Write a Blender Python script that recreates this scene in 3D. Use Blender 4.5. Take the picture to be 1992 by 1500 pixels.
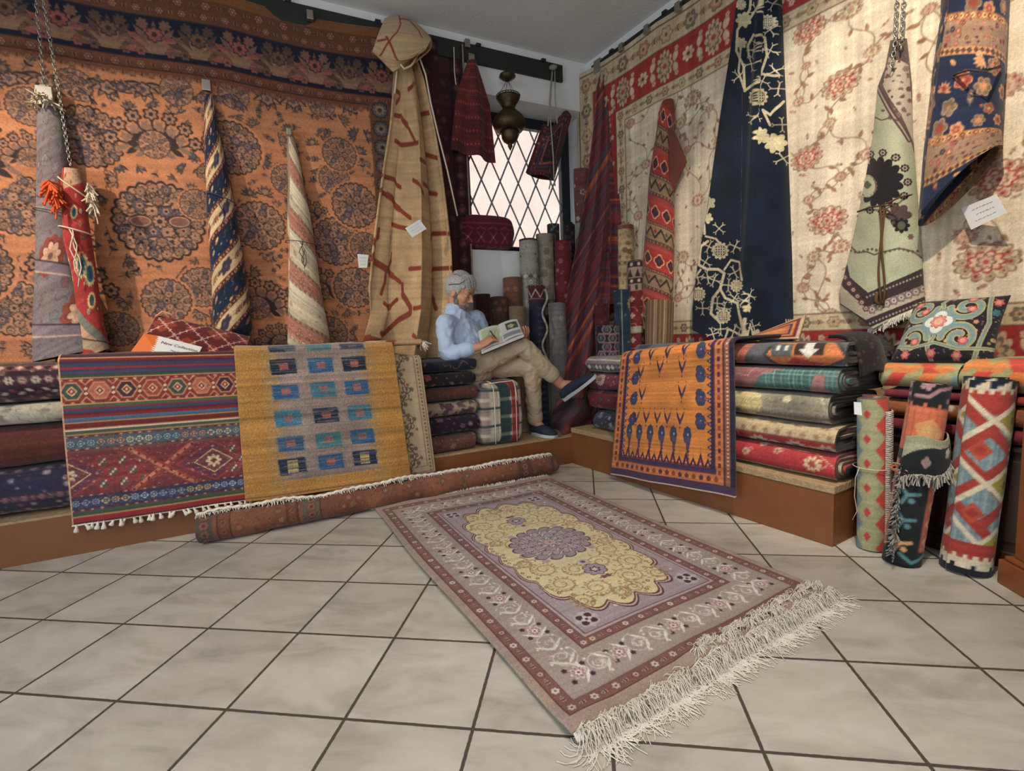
import bpy, bmesh, math, random
import numpy as np
from math import sin, cos, pi, radians, sqrt, atan2
from mathutils import Vector, Matrix
for o in list(bpy.data.objects): bpy.data.objects.remove(o)
scn = bpy.context.scene
COL = scn.collection
# ------------------------------------------------------------------ camera
F_PX = 947.8; TS = .33
YAW, PIT, ROL = -.1482, .1041, -.0426
CAMH = 2.8605 * TS
cy_, sy_, cp_, sp_, cr_, sr_ = cos(YAW), sin(YAW), cos(PIT), sin(PIT), cos(ROL), sin(ROL)
FW = np.array([sy_*cp_, cy_*cp_, -sp_]); _r = np.array([cy_, -sy_, 0.]); _u = np.cross(_r, FW)
RT = cr_*_r + sr_*_u; UP = -sr_*_r + cr_*_u
CAM = np.array([0., 0., CAMH])
cam = bpy.data.cameras.new('camera'); camo = bpy.data.objects.new('camera', cam); COL.objects.link(camo)
cam.sensor_fit = 'HORIZONTAL'; cam.sensor_width = 36; cam.lens = 36*F_PX/1992
cam.clip_start = .02; cam.clip_end = 60
m = Matrix.Identity(4)
for i in range(3):
    m[i][0] = RT[i]; m[i][1] = UP[i]; m[i][2] = -FW[i]; m[i][3] = CAM[i]
camo.matrix_world = m
scn.camera = camo
# ------------------------------------------------------------------ exposure and world
scn.view_settings.view_transform = 'Standard'; scn.view_settings.look = 'None'
scn.view_settings.gamma = 1; scn.view_settings.use_curve_mapping = False
scn.view_settings.exposure = 0.14
w = bpy.data.worlds.new('world'); scn.world = w; w.use_nodes = True
bg = w.node_tree.nodes['Background']
bg.inputs[0].default_value = (.62, .78, 1, 1); bg.inputs[1].default_value = 3.0
# ------------------------------------------------------------------ room frames (metres)
P0 = np.array([-.1026, 3.473]); K = np.array([.082, 4.399])
L_ = np.array([-.8195, -.5731]); nl = np.array([-.5731, .8195])
R_ = np.array([.6381, -.7700]); nr = np.array([.7700, .6381])
aL, aR = radians(34.12), radians(-49.55)
wl = -np.array([cos(aL), sin(aL)]); wln = np.array([sin(aL), -cos(aL)])
wr = np.array([cos(aR), sin(aR)]); wrn = np.array([sin(aR), -cos(aR)])
ZL, ZR = .205, .262
def ray(x, y): return FW + (x-996)/F_PX*RT - (y-750)/F_PX*UP
def inv(px, py, o, t, n, off):
    q = o + n*off; d = ray(px, py); N = np.r_[n, 0]
    P = CAM + ((np.r_[q, 0]-CAM) @ N)/(d @ N)*d
    return float((P[:2]-o) @ t), float(P[2])
def iWL(px, py, off=0): return inv(px, py, K, wl, wln, off)
def iWR(px, py, off=0): return inv(px, py, K, wr, wrn, off)
def iPL(px, py, d=0): return inv(px, py, P0, L_, nl, d)
def iPR(px, py, d=0): return inv(px, py, P0, R_, nr, d)
def at(px, py, Y): d = ray(px, py); return CAM + d*(Y/d[1])
def gz(px, py, z=0): d = ray(px, py); return CAM + (z-CAMH)/d[2]*d
def W3(o, t, n, s, off, z):   # arrays ok
    s, off, z = np.broadcast_arrays(np.asarray(s, float), off, z)
    return np.stack([o[0]+t[0]*s+n[0]*off, o[1]+t[1]*s+n[1]*off, z], -1)
def WL(s, off, z): return W3(K, wl, wln, s, off, z)
def WR(s, off, z): return W3(K, wr, wrn, s, off, z)
def PL(s, d, z): return W3(P0, L_, nl, s, d, z)
def PR(s, d, z): return W3(P0, R_, nr, s, d, z)
# ------------------------------------------------------------------ lights
def area(name, loc, target, sx, sy, power, color, spread=None):
    l = bpy.data.lights.new(name, 'AREA'); l.shape = 'RECTANGLE'; l.size = sx; l.size_y = sy
    l.energy = power; l.color = color
    if spread: l.spread = spread
    o = bpy.data.objects.new(name, l); COL.objects.link(o); o.location = loc
    o.rotation_euler = (Vector(target)-Vector(loc)).to_track_quat('-Z', 'Y').to_euler(); return o
def spot(name, loc, target, power, color, angle, blend=.3, rad=.03):
    l = bpy.data.lights.new(name, 'SPOT'); l.energy = power; l.color = color
    l.spot_size = radians(angle); l.spot_blend = blend; l.shadow_soft_size = rad
    o = bpy.data.objects.new(name, l); COL.objects.link(o); o.location = loc
    o.rotation_euler = (Vector(target)-Vector(loc)).to_track_quat('-Z', 'Y').to_euler(); return o
#LIGHTS
area('shop_front_daylight', (-2.85, -1.05, 1.55), (-.3, 1.5, .1), 2.0, 2.2, 66, (.78, .89, 1))
area('overhead_fill', (.3, .9, 3.1), (.3, .9, 0), 1.3, 1.3, 17, (1, .94, .84), 1.9)  # added fill that brightens the floor; the ceiling has no lamp panel here
area('rear_fill', (.3, -2.7, 1.6), (.2, 2, 2.2), 2.6, 2.0, 56, (.86, .93, 1))  # added cool fill behind the camera, lifting ceiling, upper walls and dim corner
spot('halogen_spot_left', (-2.85, .4, 2.75), tuple(WL(2.9, 0, 1.2)), 190, (1, .81, .6), 58, .6, .03)
spot('halogen_spot_right', (.55, .95, 2.95), tuple(WR(2.2, 0, 1.3)), 195, (1, .86, .68), 66, .5, .03)
sun = bpy.data.lights.new('sun', 'SUN'); sun.energy = 2.2; sun.angle = .01; sun.color = (1, .95, .88)
suno = bpy.data.objects.new('sun', sun); COL.objects.link(suno)
suno.rotation_euler = Vector((-.35*wln[0]-.2, -.35*wln[1]+.35, -.75)).to_track_quat('-Z', 'Y').to_euler()
# ------------------------------------------------------------------ helpers
def sl(c):
    c = np.asarray(c, float)/255.
    return np.where(c <= .04045, c/12.92, ((c+.055)/1.055)**2.4)
def lin(c): return tuple(float(v) for v in sl(c)) + (1,)
def tag(o, label=None, cat=None, group=None, kind=None):
    if label: o['label'] = label
    if cat: o['category'] = cat
    if group: o['group'] = group
    if kind: o['kind'] = kind
    return o
def empty(name, loc, label, cat, group=None):
    o = bpy.data.objects.new(name, None); COL.objects.link(o); o.location = [float(v) for v in loc]
    o.empty_display_size = .05
    return tag(o, label, cat, group)
def link(name, me, mat, parent=None):
    o = bpy.data.objects.new(name, me); COL.objects.link(o)
    if mat: me.materials.append(mat)
    if parent:
        o.parent = parent; o.matrix_parent_inverse = Matrix.Translation(-Vector(parent.location))
    return o
def rawmesh(name, V, Fq, colors=None, smooth=True):
    V = np.asarray(V, np.float32).reshape(-1, 3); me = bpy.data.meshes.new(name)
    Fq = np.asarray(Fq, np.int32); n, k = Fq.shape
    me.vertices.add(len(V)); me.vertices.foreach_set('co', V.ravel())
    me.loops.add(n*k); me.loops.foreach_set('vertex_index', Fq.ravel())
    me.polygons.add(n); me.polygons.foreach_set('loop_start', np.arange(n, dtype=np.int32)*k)
    me.polygons.foreach_set('loop_total', np.full(n, k, np.int32))
    if smooth: me.polygons.foreach_set('use_smooth', np.ones(n, bool))
    me.update(calc_edges=True)
    if colors is not None:
        a = me.color_attributes.new('Col', 'FLOAT_COLOR', 'POINT')
        c = np.ones((len(V), 4), np.float32); c[:, :3] = sl(np.clip(np.asarray(colors).reshape(-1, 3), 0, 255))
        a.data.foreach_set('color', c.ravel())
    return me
def gridfaces(nv, nu, closeu=False):
    i = np.arange(nv-1)[:, None]; j = np.arange(nu if closeu else nu-1)[None, :]
    j2 = (j+1) % nu
    return np.stack([i*nu+j, (i+1)*nu+j, (i+1)*nu+j2, i*nu+j2], -1).reshape(-1, 4)
def sheet(name, fn, nu, nv, cv=None, mat=None, parent=None, thick=.008, uv=None, flip=False, closeu=False, color=None, smooth=True, off=-1):
    U, V = np.meshgrid(np.linspace(0, 1, nu+1)[:nu] if closeu else np.linspace(0, 1, nu), np.linspace(0, 1, nv))
    X = fn(U, V)
    if cv is not None:
        a, b = uv(U, V) if uv else (U*cv.W, V*cv.H)
        c = cv.sample(a, b)
    else: c = np.broadcast_to(np.array(color if color is not None else (200, 200, 200), float), X.shape)
    Fq = gridfaces(nv, nu, closeu)
    if flip: Fq = Fq[:, ::-1]
    me = rawmesh(name, X, Fq, c, smooth)
    o = link(name, me, mat, parent)
    if thick:
        md = o.modifiers.new('solid', 'SOLIDIFY'); md.thickness = thick; md.offset = off; md.use_rim = True
    return o
def bmobj(name, bm, mat, parent=None, smooth=False, bevel=0, sub=0):
    me = bpy.data.meshes.new(name); bm.to_mesh(me); bm.free()
    if smooth: me.polygons.foreach_set('use_smooth', np.ones(len(me.polygons), bool))
    o = link(name, me, mat, parent)
    if bevel:
        b = o.modifiers.new('b', 'BEVEL'); b.width = bevel; b.segments = 2; b.limit_method = 'ANGLE'
    if sub: s = o.modifiers.new('s', 'SUBSURF'); s.levels = sub; s.render_levels = sub
    return o
def hexa(bm, P):   # 8 corners: bottom 4 ccw, top 4 ccw
    v = [bm.verts.new([float(c) for c in p]) for p in P]
    for f in ((3, 2, 1, 0), (4, 5, 6, 7), (0, 1, 5, 4), (1, 2, 6, 5), (2, 3, 7, 6), (3, 0, 4, 7)): bm.faces.new([v[i] for i in f])
def fbox(bm, fr, s0, s1, d0, d1, z0, z1):
    hexa(bm, [fr(s0, d0, z0), fr(s1, d0, z0), fr(s1, d1, z0), fr(s0, d1, z0), fr(s0, d0, z1), fr(s1, d0, z1), fr(s1, d1, z1), fr(s0, d1, z1)])
    bmesh.ops.recalc_face_normals(bm, faces=bm.faces[:])
def tube(bm, pts, r, n=6, taper=None, cap=True):
    pts = [Vector([float(c) for c in p]) for p in pts]; rings = []
    up = Vector((0, 0, 1)); prev = None
    for i, p in enumerate(pts):
        t = (pts[min(i+1, len(pts)-1)]-pts[max(i-1, 0)])
        if t.length < 1e-9: t = Vector((0, 0, 1))
        t.normalize()
        if prev is None:
            a = t.cross(up if abs(t.z) < .9 else Vector((1, 0, 0))).normalized()
        else: a = (prev - t*prev.dot(t)).normalized()
        prev = a; b = t.cross(a); rr = r if taper is None else taper[i]
        rings.append([bm.verts.new(p+(a*cos(2*pi*k/n)+b*sin(2*pi*k/n))*rr) for k in range(n)])
    for A, B in zip(rings, rings[1:]):
        for k in range(n): bm.faces.new([A[k], A[(k+1) % n], B[(k+1) % n], B[k]])
    if cap: bm.faces.new(rings[0][::-1]); bm.faces.new(rings[-1])
def lathe(bm, prof, o, n=24, ax=None):
    rings = []
    for r_, z in prof: rings.append([bm.verts.new((o[0]+r_*cos(2*pi*k/n), o[1]+r_*sin(2*pi*k/n), o[2]+z)) for k in range(n)])
    for A, B in zip(rings, rings[1:]):
        for k in range(n): bm.faces.new([A[k], A[(k+1) % n], B[(k+1) % n], B[k]])
# ------------------------------------------------------------------ materials
def mat(name): m = bpy.data.materials.new(name); m.use_nodes = True; return m, m.node_tree, m.node_tree.nodes['Principled BSDF']
def plain(name, c, rough=.6, metal=0, bump=0, bscale=60, var=.0, vscale=8, trans=0, coat=0):
    m, nt, b = mat(name); b.inputs['Base Color'].default_value = lin(c); b.inputs['Roughness'].default_value = rough
    b.inputs['Metallic'].default_value = metal; b.inputs['Coat Weight'].default_value = coat
    if trans: b.inputs['Transmission Weight'].default_value = trans
    tc = nt.nodes.new('ShaderNodeTexCoord')
    if var:
        n = nt.nodes.new('ShaderNodeTexNoise'); n.inputs['Scale'].default_value = vscale; n.inputs['Detail'].default_value = 6
        nt.links.new(tc.outputs['Object'], n.inputs['Vector'])
        r = nt.nodes.new('ShaderNodeMapRange'); r.inputs[3].default_value = 1-var; r.inputs[4].default_value = 1+var
        r.inputs[1].default_value = .3; r.inputs[2].default_value = .7
        nt.links.new(n.outputs[0], r.inputs[0])
        x = nt.nodes.new('ShaderNodeVectorMath'); x.operation = 'SCALE'; x.inputs[0].default_value = lin(c)[:3]
        nt.links.new(r.outputs[0], x.inputs['Scale']); nt.links.new(x.outputs[0], b.inputs['Base Color'])
    if bump:
        n = nt.nodes.new('ShaderNodeTexNoise'); n.inputs['Scale'].default_value = bscale; n.inputs['Detail'].default_value = 4
        nt.links.new(tc.outputs['Object'], n.inputs['Vector'])
        k = nt.nodes.new('ShaderNodeBump'); k.inputs['Strength'].default_value = bump; k.inputs['Distance'].default_value = .01
        nt.links.new(n.outputs[0], k.inputs['Height']); nt.links.new(k.outputs[0], b.inputs['Normal'])
    return m
def woven(name, bump=.5, scale=260, var=.12, sheen=.12, rough=.9, streak=None):
    m, nt, b = mat(name); b.inputs['Roughness'].default_value = rough
    b.inputs['Sheen Weight'].default_value = sheen; b.inputs['Specular IOR Level'].default_value = .2
    at_ = nt.nodes.new('ShaderNodeAttribute'); at_.attribute_name = 'Col'
    tc = nt.nodes.new('ShaderNodeTexCoord')
    n = nt.nodes.new('ShaderNodeTexNoise'); n.inputs['Scale'].default_value = scale; n.inputs['Detail'].default_value = 3
    nt.links.new(tc.outputs['Object'], n.inputs['Vector'])
    n2 = nt.nodes.new('ShaderNodeTexNoise'); n2.inputs['Scale'].default_value = 9; n2.inputs['Detail'].default_value = 5
    nt.links.new(tc.outputs['Object'], n2.inputs['Vector'])
    a = nt.nodes.new('ShaderNodeMath'); a.operation = 'MULTIPLY_ADD'; a.inputs[1].default_value = var*4; a.inputs[2].default_value = 1-var*2
    nt.links.new(n.outputs[0], a.inputs[0])
    a2 = nt.nodes.new('ShaderNodeMath'); a2.operation = 'MULTIPLY_ADD'; a2.inputs[1].default_value = var*2.4; a2.inputs[2].default_value = 1-var*1.2
    nt.links.new(n2.outputs[0], a2.inputs[0])
    mm = nt.nodes.new('ShaderNodeMath'); mm.operation = 'MULTIPLY'; nt.links.new(a.outputs[0], mm.inputs[0]); nt.links.new(a2.outputs[0], mm.inputs[1])
    x = nt.nodes.new('ShaderNodeVectorMath'); x.operation = 'SCALE'
    hs = nt.nodes.new('ShaderNodeHueSaturation'); hs.inputs['Saturation'].default_value = .93; hs.inputs['Value'].default_value = .88
    nt.links.new(at_.outputs['Color'], hs.inputs['Color']); nt.links.new(hs.outputs[0], x.inputs[0]); nt.links.new(mm.outputs[0], x.inputs['Scale']); nt.links.new(x.outputs[0], b.inputs['Base Color'])
    k = nt.nodes.new('ShaderNodeBump'); k.inputs['Strength'].default_value = bump; k.inputs['Distance'].default_value = .003
    nt.links.new(n.outputs[0], k.inputs['Height']); nt.links.new(k.outputs[0], b.inputs['Normal'])
    return m
PILE = woven('wool_pile'); FLAT = woven('flat_weave', .6, 330, .08, .1); SHAG = woven('shaggy_wool', .9, 120, .16, .3)
COTTON = woven('cotton_cloth', .15, 500, .03, .15)
STRING = plain('cotton_string', (205, 190, 165), .9); CARD = plain('white_card', (225, 225, 222), .6)
METAL = plain('zinc_metal', (175, 170, 160), .35, 1); INK = plain('ink', (60, 60, 66), .7)
DKGREEN = plain('dark_green_paint', (26, 32, 26), .6, 0, .1, 30, .15); NAVYP = plain('dark_navy_paint', (22, 26, 38), .45)
BRASS = plain('aged_brass', (74, 62, 40), .5, .8, .3, 60, .3, 20)
FRINGE = plain('wool_fringe', (222, 212, 196), .95, 0, .2, 200, .12, 30)
# ------------------------------------------------------------------ pattern painter
class Cv:
    def __init__(s, W, H, res, bg):
        s.W, s.H, s.r = W, H, res; s.h, s.w = int(H*res)+1, int(W*res)+1
        s.a = np.empty((s.h, s.w, 3), np.float32); s.a[:] = bg
    def bb(s, x0, y0, x1, y1):
        i0, i1 = max(0, int(y0*s.r)-1), min(s.h, int(y1*s.r)+3); j0, j1 = max(0, int(x0*s.r)-1), min(s.w, int(x1*s.r)+3)
        if i1 <= i0 or j1 <= j0: return None
        Y, X = np.mgrid[i0:i1, j0:j1]; return s.a[i0:i1, j0:j1], X/s.r, Y/s.r
    def put(s, A, al, c):
        al = np.clip(al, 0, 1)[..., None]; A[:] = A*(1-al)+np.asarray(c, np.float32)*al
    def rect(s, x0, y0, x1, y1, c):
        b = s.bb(x0, y0, x1, y1)
        if b: A, X, Y = b; s.put(A, np.minimum(np.minimum(X-x0, x1-X), np.minimum(Y-y0, y1-Y))*s.r+.5, c)
    def frame(s, i, j, c, x0=0, y0=0, x1=None, y1=None):
        x1 = s.W if x1 is None else x1; y1 = s.H if y1 is None else y1
        b = s.bb(x0+i, y0+i, x1-i, y1-i)
        if b:
            A, X, Y = b; d = np.minimum(np.minimum(X-x0, x1-X), np.minimum(Y-y0, y1-Y)); s.put(A, np.minimum(d-i, j-d)*s.r+.5, c)
    def ell(s, x, y, rx, ry, c, rot=0):
        R = max(rx, ry); b = s.bb(x-R, y-R, x+R, y+R)
        if b:
            A, X, Y = b; X = X-x; Y = Y-y; a, q = X*cos(rot)+Y*sin(rot), -X*sin(rot)+Y*cos(rot)
            s.put(A, (1-np.sqrt((a/rx)**2+(q/ry)**2))*min(rx, ry)*s.r+.5, c)
    def star(s, x, y, r, n, amp, c, rot=0, sx=1, sy=1, sharp=1):
        R = r*max(sx, sy); b = s.bb(x-R, y-R, x+R, y+R)
        if b:
            A, X, Y = b; X = (X-x)/sx; Y = (Y-y)/sy; th = np.arctan2(Y, X)-rot
            rr = r*(1-amp+amp*np.abs(np.cos(n*th/2))**sharp); s.put(A, (rr-np.hypot(X, Y))*s.r+.5, c)
    def leaf(s, x, y, l, wd, rot, c):   # leaf from x,y going along rot
        b = s.bb(x-l, y-l, x+l, y+l)
        if b:
            A, X, Y = b; X = X-x; Y = Y-y; a, q = X*cos(rot)+Y*sin(rot), -X*sin(rot)+Y*cos(rot)
            t = a/l; s.put(A, np.where((t > 0) & (t < 1), (wd*4*t*(1-t)*(1.3-.6*t)-np.abs(q))*s.r+.5, 0), c)
    def poly(s, P, c):
        P = np.asarray(P, float); x0, y0 = P.min(0); x1, y1 = P.max(0); b = s.bb(x0, y0, x1, y1)
        if b:
            A, X, Y = b; ins = np.zeros(X.shape, bool); n = len(P)
            for i in range(n):
                (ax, ay), (bx, by) = P[i], P[(i+1) % n]
                if ay == by: continue
                ins ^= ((ay > Y) != (by > Y)) & (X < (bx-ax)*(Y-ay)/(by-ay)+ax)
            s.put(A, ins.astype(float), c)
    def line(s, P, wd, c):
        P = np.asarray(P, float); x0, y0 = P.min(0)-wd; x1, y1 = P.max(0)+wd; b = s.bb(x0, y0, x1, y1)
        if b:
            A, X, Y = b; D = np.full(X.shape, 1e9)
            for (ax, ay), (bx, by) in zip(P[:-1], P[1:]):
                dx, dy = bx-ax, by-ay; L2 = dx*dx+dy*dy+1e-12; t = np.clip(((X-ax)*dx+(Y-ay)*dy)/L2, 0, 1)
                np.minimum(D, np.hypot(X-ax-t*dx, Y-ay-t*dy), out=D)
            s.put(A, (wd/2-D)*s.r+.5, c)
    def spiral(s, x, y, r, turns, rot, wd, c, dirn=1):
        t = np.linspace(0, 1, int(10*turns)+4); rr = r*(1-t*.85); th = rot+dirn*t*turns*2*pi
        s.line(np.stack([x+rr*np.cos(th), y+rr*np.sin(th)], 1), wd, c)
    def dia(s, x, y, rx, ry, c): s.poly([(x-rx, y), (x, y-ry), (x+rx, y), (x, y+ry)], c)
    def speck(s, amt=.07, streak=.05, seed=1, vert=False):
        g = np.random.default_rng(seed); n = 1+amt*g.standard_normal((s.h, s.w))
        k = np.convolve(g.standard_normal((s.w if vert else s.h)+8), np.ones(5)/2.2, 'same')[:(s.w if vert else s.h)]
        n = n*(1+streak*(k[None, :] if vert else k[:, None])); s.a *= n[..., None].astype(np.float32); return s
    def blot(s, amt=.1, cell=.2, seed=3):   # abrash
        g = np.random.default_rng(seed); gy, gx = int(s.H/cell)+3, int(s.W/cell)+3; G = g.standard_normal((gy, gx))
        yy = np.arange(s.h)/s.r/cell; xx = np.arange(s.w)/s.r/cell; i = yy.astype(int); j = xx.astype(int); fy = yy-i; fx = xx-j
        fy = fy*fy*(3-2*fy); fx = fx*fx*(3-2*fx)
        a = G[i][:, j]*(1-fx)+G[i][:, j+1]*fx; b = G[i+1][:, j]*(1-fx)+G[i+1][:, j+1]*fx
        s.a *= (1+amt*(a*(1-fy)[:, None]+b*fy[:, None]))[..., None].astype(np.float32); return s
    def sample(s, x, y, wrap=False):
        x = np.asarray(x)*s.r; y = np.asarray(y)*s.r
        if wrap: x = np.abs((x/(s.w-1)) % 2-0); x = np.where(x > 1, 2-x, x)*(s.w-1); y = np.abs((y/(s.h-1)) % 2); y = np.where(y > 1, 2-y, y)*(s.h-1)
        x = np.clip(x, 0, s.w-1.001); y = np.clip(y, 0, s.h-1.001); j = x.astype(int); i = y.astype(int); fx = (x-j)[..., None]; fy = (y-i)[..., None]
        return (s.a[i, j]*(1-fx)+s.a[i, j+1]*fx)*(1-fy)+(s.a[i+1, j]*(1-fx)+s.a[i+1, j+1]*fx)*fy
def rosette(c, x, y, r, P, n=8, rot=0):      # P: outline, petal, inner, centre
    c.star(x, y, r*1.12, n, .28, P[0], rot); c.star(x, y, r, n, .32, P[1], rot); c.star(x, y, r*.6, n, .3, P[2], rot+pi/n); c.ell(x, y, r*.24, r*.24, P[3])
def palmette(c, x, y, r, rot, P, n=7):         # fan pointing along rot
    for k in range(n):
        a = rot+(k-(n-1)/2)*pi*1.25/n; c.leaf(x-.25*r*cos(rot), y-.25*r*sin(rot), r*1.08, r*.2, a, P[0])
    for k in range(n):
        a = rot+(k-(n-1)/2)*pi*1.25/n; c.leaf(x-.2*r*cos(rot), y-.2*r*sin(rot), r*.92, r*.13, a, P[1+k % 2])
    c.star(x, y, r*.5, 6, .3, P[0], rot); c.star(x, y, r*.4, 6, .3, P[2], rot); c.ell(x, y, r*.17, r*.17, P[3 % len(P)])
def sprig(c, x, y, l, rot, P, n=3):
    ex, ey = x+l*cos(rot), y+l*sin(rot); c.line([(x, y), (ex, ey)], l*.05, P[0])
    for k in range(n):
        t = .2+.6*k/n
        for sg in (-1, 1): c.leaf(x+l*t*cos(rot), y+l*t*sin(rot), l*.34, l*.07, rot+sg*.9, P[0 if k % 2 else 1])
    c.star(ex, ey, l*.2, 6, .35, P[0], rot); c.star(ex, ey, l*.14, 6, .35, P[2], rot); c.ell(ex, ey, l*.05, l*.05, P[0])
def roundel(c, x, y, r, P, seed=0, n=8):       # P: dark, mid, light, accent, ground
    g = random.Random(seed); c.star(x, y, r*1.03, 26, .07, P[0]); c.star(x, y, r*.97, 26, .07, P[4])
    for ring, (q, m) in enumerate(((.82, n*2), (.55, n), (.3, n//2+2))):
        off = g.random()
        for k in range(m):
            a = 2*pi*(k+.5*(ring % 2))/m+.1*off; px, py = x+r*q*cos(a), y+r*q*sin(a); s_ = r*(.17 if ring else .12)
            c.leaf(px-s_*1.5*cos(a), py-s_*1.5*sin(a), s_*2, s_*.5, a+.5, P[0]); c.leaf(px-s_*1.5*cos(a), py-s_*1.5*sin(a), s_*2, s_*.45, a-.5, P[1])
            c.star(px, py, s_*1.15, 7, .35, P[0], a); c.star(px, py, s_*.98, 7, .35, P[(k % 3)+1], a); c.star(px, py, s_*.45, 5, .3, P[4], a); c.ell(px, py, s_*.2, s_*.2, P[0])
    c.star(x, y, r*.2, 8, .4, P[0]); c.star(x, y, r*.16, 8, .4, P[2]); c.ell(x, y, r*.06, r*.06, P[0])
def scatter(c, x0, y0, x1, y1, step, P, seed=0, size=1., kinds='rslp'):
    g = random.Random(seed); j = 0; y = y0
    while y < y1:
        x = x0+(step/2 if j % 2 else 0)
        while x < x1:
            px, py = x+g.uniform(-.2, .2)*step, y+g.uniform(-.2, .2)*step; k = g.choice(kinds); s_ = step*.36*size*g.uniform(.7, 1.2); a = g.uniform(0, 2*pi)
            if k == 'r': rosette(c, px, py, s_, [P[0]]+[g.choice(P[1:]) for _ in range(3)], g.choice((5, 6, 8)))
            elif k == 's': sprig(c, px, py, s_*1.6, a, (P[0], g.choice(P[1:]), g.choice(P[1:])))
            elif k == 'p': palmette(c, px, py, s_, a, [P[0], g.choice(P[1:]), g.choice(P[1:]), g.choice(P[1:])])
            elif k == 'v':
                t = np.linspace(0, 1, 12); c.line(np.stack([px+s_*2.4*(t-.5)*cos(a)-s_*.6*np.sin(t*6)*sin(a), py+s_*2.4*(t-.5)*sin(a)+s_*.6*np.sin(t*6)*cos(a)], 1), s_*.12, g.choice(P))
            elif k == 'd': c.dia(px, py, s_*.8, s_, P[0]); c.dia(px, py, s_*.55, s_*.7, g.choice(P[1:])); c.dia(px, py, s_*.2, s_*.25, g.choice(P))
            else:
                c.leaf(px, py, s_*1.2, s_*.3, a, P[0]); c.leaf(px, py, s_, s_*.2, a, g.choice(P[1:]))
            x += step
        y += step*.87; j += 1
def along(c, x0, y0, x1, y1, i, wd, step, fn):    # repeat fn(x,y,k,rot) round a frame band centred at inset i+wd/2
    q = i+wd/2; X0, Y0, X1, Y1 = x0+q, y0+q, x1-q, y1-q
    for (ax, ay, bx, by, r0) in ((X0, Y0, X1, Y0, 0), (X1, Y0, X1, Y1, pi/2), (X1, Y1, X0, Y1, pi), (X0, Y1, X0, Y0, -pi/2)):
        n = max(1, round(math.hypot(bx-ax, by-ay)/step))
        for k in range(n): fn(ax+(bx-ax)*k/n, ay+(by-ay)*k/n, k, r0)
def band(c, i, wd, g, P, step=None, edge=None, x0=0, y0=0, x1=None, y1=None, kind='r'):
    x1 = c.W if x1 is None else x1; y1 = c.H if y1 is None else y1; step = step or wd*1.1
    c.frame(i, i+wd, g, x0, y0, x1, y1)
    def f(x, y, k, r):
        if kind == 'r': rosette(c, x, y, wd*.33, [P[0], P[1+k % (len(P)-1)], P[-1], P[0]], 6) if k % 2 == 0 else sprig(c, x-wd*.3*cos(r), y-wd*.3*sin(r), wd*.6, r, (P[0], P[1], P[-1]))
        elif kind == 'p':
            if k % 2: rosette(c, x, y, wd*.3, [P[0], P[1+k % (len(P)-1)], P[-1], P[0]], 8)
            else: palmette(c, x, y, wd*.42, r+(pi/2), [P[0], P[1+k % (len(P)-1)], P[-1], P[1]])
            c.leaf(x+wd*.4*cos(r), y+wd*.4*sin(r), wd*.5, wd*.08, r+.7, P[1]); c.leaf(x+wd*.4*cos(r), y+wd*.4*sin(r), wd*.5, wd*.08, r-.7, P[-1])
        elif kind == 'd': c.dia(x, y, wd*.36, wd*.36, P[k % len(P)]); c.dia(x, y, wd*.16, wd*.16, P[(k+1) % len(P)])
        elif kind == 'l':
            c.leaf(x, y, wd*.8, wd*.2, r+(.6 if k % 2 else -.6), P[k % len(P)]); c.ell(x, y, wd*.12, wd*.12, P[(k+1) % len(P)])
        elif kind == 's': c.rect(x-wd*.22, y-wd*.22, x+wd*.22, y+wd*.22, P[k % len(P)])
    along(c, x0, y0, x1, y1, i, wd, step, f)
    if edge is not None:
        e = max(.003, wd*.05); c.frame(i-e, i+e*.4, edge, x0, y0, x1, y1); c.frame(i+wd-e*.4, i+wd+e, edge, x0, y0, x1, y1)
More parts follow.
